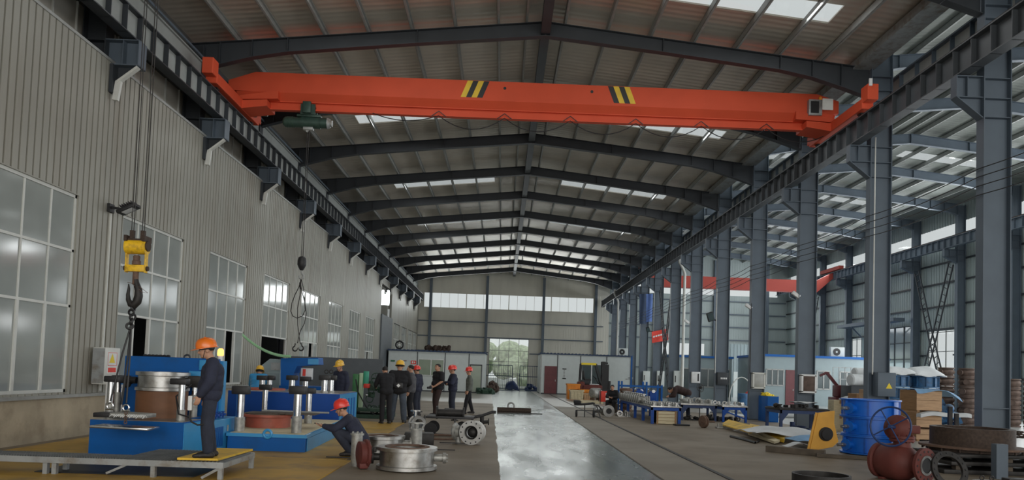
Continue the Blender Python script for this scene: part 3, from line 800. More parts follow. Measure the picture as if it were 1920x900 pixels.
# second red crane far away in the side aisle
c2 = thing('overhead_crane', 'distant red overhead crane spanning the side aisle in front of its end wall', 'crane', (0, 62, 9.6))
m = MB(); m.bb(11.4, 26.0, -.3, .3, -.45, .55, .03); sect(m, 26.0, 27.6, -.45, .55, 1.0, 1.4, .3); m.build('box_girder', 'crane_red', c2, smooth=False)
for xr in (11.1, 27.35): MB().bb(xr-.2, xr+.2, -1.8, 1.8, 1.36 if xr > 20 else .96, 1.66 if xr > 20 else 1.26, .03).build('end_carriage', 'crane_red', c2, smooth=False)

# ================================================================== big hook in the foreground
HK = Vector((-5.68, 11.5, 0))
hk = thing('crane_hook', 'large yellow sheave block with dark lifting hook hanging over the blue press', 'hook', (HK.x, HK.y, 2.60)); hk.scale = (.74, .74, .74)
def U(px, py): p = PY(px, py, 11.5); return (p.x-HK.x, 0, p.z-2.2)
m = MB()
for dx, ex in ((-.115, -.01), (.105, .0)):
    for d2 in (-.022, .022): m.tube([(dx+d2, .0, 1.22), (dx+d2*1.2+ex, 0, 8.6)], .009, 6)
m.build('wire_rope', 'dark_iron', hk)
m = MB(); m.cyl((-.215, 0, .98), (.205, 0, .98), .155, n=36); m.build('drum_cover', 'hook_yellow', hk)
m = MB()
for s in (-1, 1): m.bb(s*.185-.03 - (.0), s*.185+.03, -.16, .16, 1.08, 1.2)
m.bb(-.155, -.075, -.04, .04, 1.12, 1.32); m.bb(.065, .145, -.04, .04, 1.12, 1.32); m.bb(-.2, .2, -.1, .1, 1.1, 1.14)
m.build('sheave_guard', 'rust_dark', hk, smooth=False)
m = MB()
for s in (-1, 1): m.bb(s*.20-.012, s*.20+.012, -.06, .06, .44, 1.0, .005)
m.bb(-.21, .21, -.06, .06, .46, .60, .01); m.build('yoke', 'hook_yellow', hk)
m = MB()
for s in (-1, 1):
    MB().cyl((s*.2, 0, .53), (s*.25, 0, .53), .05, n=12).build('pin', 'rust_dark', hk); MB().cyl((s*.2, 0, 1.0), (s*.235, 0, 1.0), .11, n=20).build('side_disc', 'rust_dark', hk)
m = MB(); m.lathe([(.05, .60), (.085, .61), (.085, .68), (.065, .70), (.07, .78), (.05, .80)], n=20); m.cyl((0, 0, .2), (0, 0, .6), .058, n=16); m.build('shank', 'rust_brown', hk)
m = MB()
pts = [(0, 0, .30), (.03, 0, .2), (.075, 0, .08), (.085, 0, -.04), (.06, 0, -.16), (0, 0, -.24), (-.07, 0, -.22), (-.12, 0, -.13), (-.135, 0, -.02), (-.125, 0, .1), (-.135, 0, .2)]
m.tube(pts, [.058, .062, .075, .085, .088, .08, .066, .05, .038, .028, .012], 14); m.build('hook', 'dark_iron', hk)
m = MB(); m.tube([(-.15, -.02, .23), (-.06, -.06, .22), (.1, -.06, .1), (.19, -.06, .03), (.3, -.06, .02), (.14, -.05, .13), (0, -.06, .18)], .005, 6); m.build('safety_wire', 'rust_brown', hk)
# chain sling with shackles going down to the blind flange
sg = thing('chain_sling', 'dark chain sling hanging from the large hook down to the steel plate', 'sling', (HK.x, HK.y, 0))
m = MB(); top = Vector((-.02, 0, 2.34))
P = {'a': Vector((-.22, -.1, .95)), 'b': Vector((-.14, .1, .95)), 'c': Vector((.02, -.1, .93)), 'd': Vector((-.10, .0, .90))}
for k in range(5): m.torus(top+Vector((-.02*math.sin(k*2), .02*math.cos(k), .04-.07*k)), .045, .018, (math.cos(k*1.3), math.sin(k*1.3), .2), 14, 6)
for q in P.values(): m.tube([top+Vector((0, 0, -.2)), (top+q)/2+Vector((.01, 0, .02)), q], .013, 6)
m.build('rope', 'black', sg)
for q in (P['a'], P['c']):
    m = MB(); m.torus(q+Vector((0, 0, -.07)), .045, .013, (0, 1, 0), 18, 8); m.cyl(q+Vector((-.06, 0, -.12)), q+Vector((.06, 0, -.12)), .014, n=8); m.build('shackle', 'chrome', sg)
m = MB()
for k in range(5): m.torus(P['c']+Vector((.005, 0, -.15-.035*k)), .022, .007, (k % 2, (k+1) % 2, 0), 12, 6)
m.build('chain', 'rust_brown', sg)

# ================================================================== platform at the pit
PZ = .26
pf = thing('work_platform', 'grey steel grating platform on short legs along the pit edge', 'platform', (-5.9, 10.8, 0))
def loc(x, y, z): return (x+5.9, y-10.8, z)
fy, bn, by = -.62, -.20, .62
XA, XM, XB = -2.6, .75, 2.2
m = MB(); m.bb(XA, XB, fy-.03, fy, PZ-.09, PZ-.01); m.bb(XM, XB, by, by+.03, PZ-.09, PZ-.01); m.bb(XA, XM, bn, bn+.03, PZ-.09, PZ-.01)
for x in (XA, -1.0): m.bb(x, x+.04, fy, bn, PZ-.09, PZ-.02)
for x in (XM-.02, XB-.04): m.bb(x, x+.04, fy, by, PZ-.09, PZ-.02)
m.build('frame', 'frame_grey', pf, smooth=False)
for x, y in ((-1.9, fy), (-.22, fy), (-.10, fy), (1.22, fy), (XB-.08, fy), (-1.9, bn-.06), (-.16, bn-.06), (.72, by-.06), (XB-.06, by-.06)):
    MB().bb(x, x+.06, y, y+.06, 0.018, PZ-.09).build('leg', 'frame_grey', pf, smooth=False)
m = MB(); x = XA+.02
while x < XM: m.bb(x, x+.008, fy, bn, PZ-.03, PZ); x += .035
for k in range(4): y = fy+.05+k*.12; m.bb(XA, XM, y-.004, y+.004, PZ-.012, PZ-.002)
x = XM+.04
while x < XB-.04: m.bb(x, x+.008, fy, by, PZ-.03, PZ-.001); x += .05
m.build('grating', 'grating', pf, smooth=False)
m = MB(); m.bar((XB-.03, fy+.03, PZ-.07), (XB-.30, fy+.03, .03), .035); m.build('brace', 'frame_grey', pf, smooth=False)
m = MB(); m.bar((.9, fy+.03, PZ-.08), (.62, fy+.03, .05), .03); m.build('brace', 'frame_grey', pf, smooth=False)
m = MB(); m.sheet(lambda u, v: (-8.1+1.5*u, 11.25+.95*v, .03+.05*u*(1-u)), 4, 3, .008)
tag(m.build('ramp_sheet', 'grating', smooth=False), 'thin bent grey steel sheet on the floor between plinth and blue press', 'steel sheet')
q = [F(332, 862, PZ), F(408, 864, PZ), F(474, 845, PZ), F(402, 843, PZ)]
m = MB(); m.prism([(p.x, p.y) for p in q], PZ, PZ+.028, 'z')
tag(m.build('deck_plate', 'yellow_mat', smooth=False), 'worn yellow plate on the grating platform under the orange helmeted worker', 'plate')

# yellow chequered floor plates, laid side by side over the pit
y = 9.3; fp = [(-8.2, -2.5, 9.2, 12.75), (-8.2, -2.62, 12.79, 16.3), (-8.2, -2.72, 16.34, 19.6), (-5.9, -2.8, 19.64, 22.0)]
for i, (a, b, c, d) in enumerate(fp):
    m = MB(); m.bb(a, b, c, d, .0, .018)
    tag(m.build('floor_plate', 'floor_plate', smooth=False), 'worn yellow steel floor plate, %s of four to the camera' % ['nearest', 'second', 'third', 'farthest'][i], 'floor plate', 'yellow floor plates under the presses')
tag(MB().bb(-6.3, -4.15, 10.3, 11.6, .019, .03).build('pit_darkness', 'black', smooth=False), 'black sheet painted in as the dark under the grating platform', 'cover')  # black sheet stands in for the darkness below the platform

# ================================================================== hydraulic presses
def post(m, m2, x, y, z0, z1, zc, r=.045, cap=(.22, .14, .11), rot=0):
    """m: thick sleeve and chrome rod, m2: black clamp head"""
    m.cyl((x, y, zc), (x, y, z1), r, n=24)
    m2.box((x, y, z1+cap[2]/2-.01), cap, rot, bev=.015)
def press_post(parent, x, y, z0, z1, zc, r, cap, dx=0, rot=0):
    o = MB().cyl((x, y, z0), (x, y, zc), r*1.25, n=24).build('post_sleeve', 'cast_bare', parent)
    MB().cyl((x, y, zc), (x, y, z1), r, n=24).build('piston_rod', 'chrome', o)
    MB().box((x+dx, y, z1+cap[2]/2-.01), cap, rot, bev=.018).build('clamp_head', 'black', o)
pr = thing('hydraulic_press', 'blue hydraulic valve test press with four clamping posts behind the grating platform', 'press', (-5.85, 13.2, 0))
def L1(x, y, z=0): return (x+5.85, y-13.2, z)
xl, xr, yf, yb = -6.62+5.85, -5.12+5.85, -1.0, .75
ym = -.16; xn = -5.40+5.85
m = MB(); m.prism([(xl, yf), (xr, yf), (xr, ym), (xn, ym), (xn, yb), (xl, yb)], .02, .60, 'z'); m.build('base', 'blue_press', pr, smooth=False)
MB().prism([(xl+.02, yf+.02), (xr-.02, yf+.02), (xr-.02, ym-.02), (xn-.02, ym-.02), (xn-.02, yb-.02), (xl+.02, yb-.02)], .60, .606, 'z').build('table_top', 'steel_bare', pr, smooth=False)
MB().bb(xr, xr+.012, yf+.02, ym-.02, .04, .58).build('lit_side', 'blue_light', pr, smooth=False)  # lighter blue skin paints the light on the right side
# rear cabinet
m = MB(); p = PY(242, 667, 13.9); p2 = PY(405, 667, 13.9); cx0, cx1, cz = p.x+5.85, p2.x+5.85, p.z
m.bb(cx0, cx1, .55, .95, .05, cz, .012); m.build('rear_cabinet', 'blue_press', pr, smooth=False)
MB().bb(cx1-.22, cx1+.10, .5, .56, cz-.22, cz-.03, .005).build('control_panel', 'blue_light', pr)
MB().bb(cx1-.40, cx1-.08, .49, .548, 1.12, 1.42, .01).build('gauge_panel', 'blue_light', pr)
m = MB(); m.torus((cx1-.55, .75, cz), .055, .018, (0, 1, 0), 20, 8); m.build('lifting_eye', 'steel_dark', pr)
m = MB()
for k in range(7): m.sph((cx0+.30+.07*k, .7, cz+.015), .035, (1.3, 1, .8), 8, 6)
m.build('hose_bundle', 'black', pr)
# four posts
for (px, y, ztop, zc) in ((205, -.62, 715, 745), (342-4, -.62, 720, 757), (218+0, .25, 713, 745), (362, .30, 716, 750)):
    pt = PY(px+4, ztop, 13.2+y); pc = PY(px+4, zc+0, 13.2+y)
    press_post(pr, pt.x+5.85, y, .606, pt.z, max(.75, pc.z-.1) if y < 0 else 1.0, .055 if y < 0 else .05, (.27, .2, .10), dx=.05 if px < 300 else -.04)
# specimen: brown saddle and the steel valve body clamped between
pc = PY(292, 790, 13.05); cx = pc.x+5.85+.02
MB().cyl((cx, .0, .606), (cx, .0, 1.06), .42, n=48).build('pedestal', 'ply_brown', pr)
m = MB(); m.lathe([(.44, 0), (.44, .05), (.40, .06), (.40, .25), (.44, .26), (.44, .32), (.33, .32), (.33, 0)], (cx, 0, 1.07), n=56, close=True)
m.build('clamped_ring', 'steel_bare', pr)
m = MB(); m.cyl((cx-.46, 0, 1.23), (cx-.72, 0, 1.23), .06); m.cyl((cx+.4, 0, 1.23), (cx+.8, 0, 1.23), .07)
for k in range(5): m.sph((cx-.60+.03*math.cos(k), -.12+.05*k, 1.15+.05*(k % 3)), .055, n=10, m=8)
m.box((cx+.58, -.02, 1.24), (.2, .2, .2), bev=.02); m.build('fittings', 'dark_iron', pr)
m = MB(); m.tube([(cx+.62, -.3, 1.2), (cx+.5, -.6, 1.0), (cx+.62, -.75, .72), (cx+.75, -.6, .66)], .014, 8)
m.build('hydraulic_hose', 'black', pr)
m = MB(); rr = random.Random(5)
for k in range(22): # tangle of small steel parts
    a = (cx-.75+rr.random()*.22, -.5+rr.random()*.3, .62+rr.random()*.02); m.cyl(a, (a[0]+.06*rr.random(), a[1]+.05, a[2]+.04), .014, n=6)
m.build('loose_bolts', 'dark_iron', pr)

# steel plate hanging in the sling, just in front of the press
pl = thing('blind_flange', 'square machined steel plate with a loop of chain on it held by the sling', 'plate', (-5.75, 11.62, .68))
a = PY(180, 795, 11.6); b = PY(287, 802, 11.6)
m = MB(); m.box(((a.x+b.x)/2+5.75, 0, a.z-.68-.035), (b.x-a.x, .42, .035), ry=.02, bev=.004); m.build('plate', 'chrome', pl)
m = MB(); m.box((-.02+.12, 0, .06), (.52, .4, .06), ry=.02, bev=.004); m.build('casting', 'cast_bare', pl)
m = MB()
for k in range(16): u = k/15; m.tube([(-.16+.5*u, -.205, .04+.02*math.sin(k*2)), (-.12+.5*u, -.21, .075), (-.08+.48*u, -.205, .045)], .006, 5)
m.build('rope_lashing', 'sign_white', pl)
MB().box((-.30, .02, .05), (.30, .3, .07), bev=.01).build('packing_block', 'black', pl)

# control unit beside the press
cu = thing('pump_unit', 'light blue hydraulic pump unit with valves on top beside the press', 'pump', (-5.14, 13.52, 0))
m = MB(); m.bb(-.19, .17, -.45, .80, .0, .58, .01); m.build('cabinet', 'blue_light', cu, smooth=False)
m = MB()
for k in range(9): m.bb(.171, .176, -.40+.05*k, -.38+.05*k, .10, .45)
m.build('vent_louvres', 'blue_royal', cu, smooth=False)
MB().bb(.176, .19, .2, .24, .35, .46).build('latch', 'galv', cu)
for k in range(5):
    m = MB(); y_ = -.25+.16*k; m.cyl((.02, y_, .58), (.02, y_, .68), .02, n=8); m.bb(-.03, .07, y_-.03, y_+.03, .62, .66, .005); m.torus((.02, y_, .69), .03, .007, n=12, m=5); m.build('valve', 'blue_royal', cu)

# low table press (second)
p2 = thing('hydraulic_press', 'low blue clamping table with chrome posts around a red round flange', 'press', (-4.7, 15.6, 0))
def fx(px, Y, py=790): return PY(px, py, Y).x+4.7
xr2 = F(569, 851).x+4.7; yf2 = 13.68-15.6; yb2 = 17.7-15.6
xl2 = -.23
m = MB(); m.prism([(xl2, yf2), (xr2, yf2), (xr2-.20, yb2), (xl2-.8, yb2), (xl2-.8, -1.1), (xl2, -1.1)], .0, .30, 'z'); m.build('base', 'blue_press', p2, smooth=False)
m = MB(); m.prism([(xl2-.02, yf2-.03), (xr2+.03, yf2-.03), (xr2-.17, yb2+.03), (xl2-.82, yb2+.03), (xl2-.82, -1.12), (xl2-.02, -1.12)], .27, .33, 'z'); m.build('table_top', 'blue_light', p2, smooth=False)
m = MB(); m.prism([(xl2+.03, yf2+.03), (xr2-.03, yf2+.03), (xr2-.24, yb2-.03), (xl2-.7, yb2-.03), (xl2-.7, -1.05), (xl2+.03, -1.05)], .33, .336, 'z'); m.build('work_surface', 'wood_pale', p2, smooth=False)
MB().prism([(xr2+.004, yf2+.1), (xr2+.012, yf2+.1), (xr2-.12, yf2+3.0), (xr2-.13, yf2+3.0)], .02, .26, 'z').build('lit_side', 'blue_light', p2, smooth=False)  # light on the right flank put into a paler blue skin
MB().torus((fx(503, 13.65), yf2-.03, .33), .07, .025, (0, 1, 0), 24, 8).build('lifting_eye', 'blue_light', p2)
Yc = 15.2; ctr = PY(503, 785, Yc); rx = 48*Yc/1400
m = MB(); m.lathe([(rx*.84, 0), (rx*.84, .20), (rx, .21), (rx, .255), (.02, .255)], (ctr.x+4.7, Yc-15.6, .336), n=56); m.build('round_flange', 'red_deck', p2)
m = MB(); m.cyl((ctr.x+4.7-.02, Yc-15.6, .591), (ctr.x+4.7-.02, Yc-15.6, .605), rx*.8, n=48)
for k in range(14): m.box((ctr.x+4.7-rx*.7+.1*k, Yc-15.6, .612), (.09, rx*1.1, .012), rz=.1*math.sin(k))
m.build('slat_mat', 'timber', p2)
MB().cyl((ctr.x+4.7-.1, Yc-15.7, .66), (fx(615, 15.0), -.55, .66), .018, n=10).build('steel_bar', 'galv', p2)
for (px, Y, zt_, zc_) in ((452, 14.0, 738, 782), (559, 14.0, 738, 780), (498, 17.2, 730, 790), (580, 16.4, 737, 779)):
    pt = PY(px, zt_, Y); pc_ = PY(px, zc_, Y)
    press_post(p2, pt.x+4.7, Y-15.6, .336, pt.z, max(.4, pc_.z), .074 if Y < 15 else .066, (.30, .2, .15) if Y < 15 else (.26, .18, .12))

# tall box press (third)
p3 = thing('hydraulic_press', 'tall dark blue box press with a row of clamped posts on top', 'press', (-5.4, 19.0, 0))
xr3 = F(632, 813).x+5.4; yf3 = 18.0-19; yb3 = 20.1-19; xl3 = PY(425, 780, 18).x+5.4
m = MB(); m.bb(xl3, xr3, yf3, yb3, 0, .93, .008); m.build('base', 'blue_royal', p3, smooth=False)
m = MB(); m.bb(xr3, xr3+.012, yf3+.02, yb3-.02, .03, .92); m.build('lit_side', 'blue_light', p3, smooth=False)  # paler blue skin, the lit right side as colour
m = MB()
for k in range(5): m.bb(xr3+.012, xr3+.02, yf3+.25+.35*k, yf3+.38+.35*k, .30, .80)
m.build('rib', 'blue_press', p3, smooth=False)
MB().bb(xl3+.02, xr3-.02, yf3+.02, yb3-.02, .93, .94).build('work_surface', 'steel_bare', p3, smooth=False)
MB().cyl((PY(490, 740, 19).x+5.4, .1, .94), (PY(490, 740, 19).x+5.4, .1, .98), .55, n=40).build('round_flange', 'red_deck', p3)
for (px, Y, zt_) in ((492, 19.7, 712), (506, 19.9, 712), (548, 18.5, 712), (573, 19.6, 714), (609, 18.4, 712), (621, 18.9, 712)):
    pt = PY(px, zt_, Y); press_post(p3, pt.x+5.4, Y-19, .94, pt.z, .98, .075, (.26, .2, .12))
for px in (612, 621): 
    pt = PY(px, 697, 18.7); MB().torus((pt.x+5.4, -.3, pt.z), .045, .012, (0, 1, 0), 16, 6).build('lifting_eye', 'dark_iron', p3)

# C-frame press, blue, by the window
p4 = thing('frame_press', 'bright blue C-shaped press standing by the left windows', 'press', (-6.2, 21.6, 0))
def G(px, py, Y=21.6): p = PY(px, py, Y); return p.x+6.2, p.z
m = MB(); pts = [(532, 745), (532, 672), (601, 671), (602, 684), (562, 687), (556, 700), (556, 745)]
m.prism([G(*q) for q in pts], -.3, .3, 'y'); 
m.build('frame', 'blue_press', p4, smooth=False)
g0 = G(583, 673); g1 = G(602, 684)
MB().bb(g0[0], g1[0], -.32, -.305, g1[1], g0[1]).build('label_plate', 'blue_light', p4, smooth=False)
g0 = G(566, 690); g1 = G(585, 712)
MB().bb(g0[0], g1[0], -.1, .1, g1[1], g0[1], .01).build('control_panel', 'sign_white', p4)
m = MB(); m.bb(g0[0]+.06, g0[0]+.14, -.12, -.1, g1[1]+.1, g1[1]+.3); m.build('panel_mark', 'red_bright', p4)
MB().bb(G(532, 740)[0], G(610, 740)[0], -.5, .5, 0, 1.0).build('base', 'blue_press', p4, smooth=False)
# dark blue machine seen in the open window bay, grey chute housing, motor
q = thing('drill_press', 'dark blue drilling machine standing beyond the open window sash', 'machine', (-9.6, 27.6, 0))
m = MB(); m.bb(-.3, .3, -.25, .25, 0, 1.3, .02); m.bb(-.2, .35, -.2, .2, 1.7, 2.6, .05); m.cyl((.1, 0, 1.2), (.1, 0, 1.8), .12); m.cyl((.2, -.1, 2.6), (.2, -.1, 2.8), .12); m.build('body', 'blue_royal', q)
q = thing('grey_housing', 'pale grey machine housing with sloping top behind the blue presses', 'machine', (PY(512, 700, 22.4).x, 22.4, 0))
m = MB(); a, b = PY(492, 700, 22.4), PY(530, 700, 22.4); w_ = b.x-a.x
m.bb(-w_/2-.15, w_/2+.02, -.4, .4, .02, 1.35, .02); m.prism([(-w_/2+.05, 1.35), (w_/2, 1.35), (w_/2, 1.72), (-.02, 1.75), (-w_/2+.05, 1.55)], -.3, .3, 'y'); m.build('body', 'office_white', q, smooth=False)
MB().bb(.02, w_/2-.02, -.31, -.3, 1.42, 1.64).build('panel', 'frame_grey', q)
# coiled green air hose strung from window to press
a = PY(455, 628, 20.5); b = PY(545, 668, 20.9); pts = []
n_c = 150
for i in range(n_c*6+1):
    t = i/(n_c*6); p = a.lerp(b, t); p.z -= .35*4*t*(1-t)*.45; an = 2*PI*i/6/2.2
    pts.append(p+Vector((0, .035*math.cos(an), .035*math.sin(an))))
tag(MB().tube(pts, .008, 5).build('air_hose', 'hose_green'), 'pale green coiled air hose strung between window and blue press', 'hose')
pts = [b+Vector((0, 0, -.02-.11*k)) + Vector((.03*math.sin(k), 0, 0)) for k in range(10)]
# instruction board, switch cabinet, flood lamp, conduit on the left wall
bd = thing('notice_board', 'white notice board with a blue header standing behind the press post', 'notice board', (PY(212, 760, 14.0).x-.02, 14.4, .35))
MB().box((0, 0, .43), (.68, .02, .92), bev=.003).build('board', 'sign_white', bd)
MB().box((0, -.012, .80), (.60, .004, .09)).build('header', 'sign_blue', bd)
m = MB(); rr = random.Random(2)
for r_ in range(9):
    for c_ in range(2): w_ = .12+.12*rr.random(); m.box((-.27+.30*c_+w_/2, -.012, .70-.07*r_), (w_, .003, .014))
m.build('printed_lines', 'frame_grey', bd)
for s in (-.2, .2): MB().bb(s-.015, s+.015, -.01, .02, -.33, 0).build('leg', 'galv', bd)
sc = thing('switch_cabinet', 'grey electrical switch cabinet with a red and yellow hazard sticker on the left wall', 'electrical box', (XL+.06, 16.1, 1.0))
m = MB(); m.bb(0, .26, -.45, .0+.15, .05, .82, .01); m.build('body', 'white_frame', sc)
MB().bb(-.0, .25, -.455, -.45, .07, .80).build('side_door', 'frame_grey', sc)
MB().bb(.262, .268, -.36, .02, .28, .72).build('sticker', 'sign_white', sc)
m = MB(); m.add([(.27, -.30, .50), (.27, -.06, .50), (.27, -.18, .70)], [(0, 1, 2)]); m.build('hazard_triangle', 'sign_yellow', sc)
MB().bb(.2685, .2695, -.33, -.01, .30, .40).build('red_band', 'red_bright', sc)
m = MB()
for a_, b_, c_, d_ in ((-.35, .01, .71, .72), (-.35, .01, .44, .45), (-.35, -.34, .44, .72), (.0, .01, .44, .72)): m.bb(.2685, .2695, a_, b_, c_, d_)
m.build('sticker_border', 'red_bright', sc)
a = PX(205, 393, XL); 
fl = thing('flood_lamp', 'black LED flood lamp on a bracket high on the left cladding', 'lamp', (XL, a.y, a.z))
m = MB(); m.bb(.0, .06, -.1, .1, -.06, .12); m.bar((.03, 0, .05), (.28, 0, .02), .05); m.build('bracket', 'black', fl)
m = MB(); m.box((.42, -.02, .02), (.42, .30, .07), ry=-.45, bev=.01)
for k in range(6): m.box((.30+.045*k, -.02, .06-.0+.02*k), (.012, .28, .05), ry=-.45)
m.build('housing', 'black', fl); MB().box((.435, -.03, -.018), (.24, .20, .006), ry=-.45).build('lens', 'lamp_glass', fl)
tag(MB().bb(XL, XL+.035, a.y+.02, a.y+.055, .9, a.z-.08).build('conduit', 'white_frame'), 'white plastic cable conduit running down from the wall flood lamp', 'conduit')
pA = PY(411, 661, 14.2)
b2 = thing('warning_beacon', 'lit amber warning light on the back corner of the blue press', 'beacon', (pA.x, 14.27, pA.z-.1))
MB().cyl((0, 0, -.06), (0, 0, .04), .045).build('socket', 'sign_white', b2); MB().lathe([(.055, .04), (.06, .08), (.055, .15), (.03, .18)], n=20).build('dome', 'amber', b2)
tag(MB().bb(pA.x-.08, pA.x+.10, 14.18, 14.36, .0, pA.z-.16).build('beacon_post', 'blue_light'), 'light blue post carrying the amber warning light behind the worker', 'post')

# ------------------------------------------------------------------ green machine, grey screen
sp = PY(700, 690, 27.0)
tag(MB().bb(-8.3, -4.62, 29.0, 29.08, 0, 1.93).build('screen_panel', 'partition'), 'dark grey partition panel standing behind the green machine', 'partition')
gm = thing('test_machine', 'dark green machine with handwheel, green column and teal cylinder behind the blue press', 'machine', (-4.9, 24.2, 0))
def Q(px, py, Y=24.2): p = PY(px, py, Y); return p.x+4.9, p.z
m = MB(); a, b = Q(655, 790), Q(735, 790); m.bb(a[0], b[0], -.7, .7, .0, .12); m.bb(a[0]+.1, b[0]-.1, -.55, .55, .2, .3, .01)
for x in (a[0]+.15, b[0]-.2): m.bb(x, x+.08, -.5, .5, .1, .2)
m.build('base', 'dark_green', gm)
a, b = Q(664, 701), Q(674, 701); MB().bb(a[0], b[0], -.2, .2, .3, a[1], .02).build('column', 'green_machine', gm)
a, b = Q(675, 699), Q(682, 699); MB().bb(a[0], b[0], -.12, .12, .3, a[1], .02).build('slide', 'pale_green', gm)
a, b = Q(683, 696), Q(690, 722); MB().cyl(((a[0]+b[0])/2, 0, b[1]), ((a[0]+b[0])/2, 0, a[1]), .09, n=20).build('cylinder', 'green_teal', gm)
m = MB(); c_ = Q(707, 706); m.torus((c_[0], -.1, c_[1]-.05), .165, .014, (.1, 1, .1), 28, 8)
for k in range(4): an = k*PI/2+.3; m.cyl((c_[0], -.1, c_[1]-.05), (c_[0]+.16*math.cos(an), -.1, c_[1]-.05+.16*math.sin(an)), .009, n=6)
m.cyl((c_[0], -.1, c_[1]-.05), (c_[0], .3, c_[1]-.05), .025); m.build('handwheel', 'dark_green', gm)
m = MB(); rr = random.Random(4)
for k in range(26):
    x_, z_ = Q(690+rr.random()*35, 715+rr.random()*60); t_ = rr.choice('bcts'); y_ = -.35+.7*rr.random(); r_ = .05+.07*rr.random()
    if t_ == 'b': m.box((x_, y_, z_), (r_*2, r_*2.4, r_*2), rr.random(), bev=.01)
    elif t_ == 'c': m.cyl((x_, y_, z_), (x_+.1, y_+.12, z_), r_*.8, n=14)
    elif t_ == 't': m.torus((x_, y_, z_), r_*1.2, .015, (rr.random(), 1, rr.random()*.3), 20, 6)
    else: m.sph((x_, y_, z_), r_, n=12, m=8)
m.build('valve_assembly', 'dark_green', gm)
a, b = Q(687, 719), Q(697, 727); MB().bb(a[0], b[0], -.5, -.3, b[1], a[1], .01).build('red_gauge_box', 'red_bright', gm)
MB().sph((Q(692, 740)[0], -.42, Q(692, 740)[1]), .045, n=12, m=8).build('gauge', 'chrome', gm)
m = MB(); m.tube([(Q(668, 745)[0], -.2, 1.2), (Q(675, 760)[0], -.4, .8), (Q(690, 775)[0], -.4, .35), (Q(705, 782)[0], -.6, .15), (Q(722, 790)[0], -.7, .03)], .02, 8); m.build('hose', 'black', gm)
# ================================================================== people
def capsule(m, a, b, ra, rb, n=14):
    a = Vector(a); b = Vector(b); t = b-a; L = max(t.length, 1e-5); t = t/L
    prof = []
    for k in range(5): an = -PI/2+PI/2*k/4.0; prof.append((ra*math.cos(an), ra*math.sin(an)))
    for k in range(5): an = PI/2*k/4.0; prof.append((rb*math.cos(an), L+rb*math.sin(an)))
    m.lathe(prof, a, t, n)
def ell(m, c, r, rz=0, rx=0):
    from mathutils import Euler
    m.sph(c, 1, r, 18, 12, rot=Euler((rx, 0, rz)).to_matrix())
def fuse(mb, name, m, parent, vox, smooth_it=4, ang=3.2):
    """melt overlapping closed shapes into one continuous skin"""
    me = bpy.data.meshes.new(name); me.from_pydata(mb.v, [], mb.f)
    bm = bmesh.new(); bm.from_mesh(me); bmesh.ops.recalc_face_normals(bm, faces=bm.faces[:]); bm.to_mesh(me); bm.free()
    o = bpy.data.objects.new('tmp', me); COL.objects.link(o)
    r = o.modifiers.new('r', 'REMESH'); r.mode = 'VOXEL'; r.voxel_size = vox
    s = o.modifiers.new('s', 'SMOOTH'); s.factor = .5; s.iterations = smooth_it
    dg = bpy.context.evaluated_depsgraph_get(); dg.update()
    me2 = bpy.data.meshes.new_from_object(o.evaluated_get(dg)); me2.name = name
    bpy.data.objects.remove(o)
    me2.materials.clear(); me2.materials.append(MT[m]); me2.shade_smooth()
    o2 = bpy.data.objects.new(name, me2); COL.objects.link(o2); o2.parent = parent; return o2

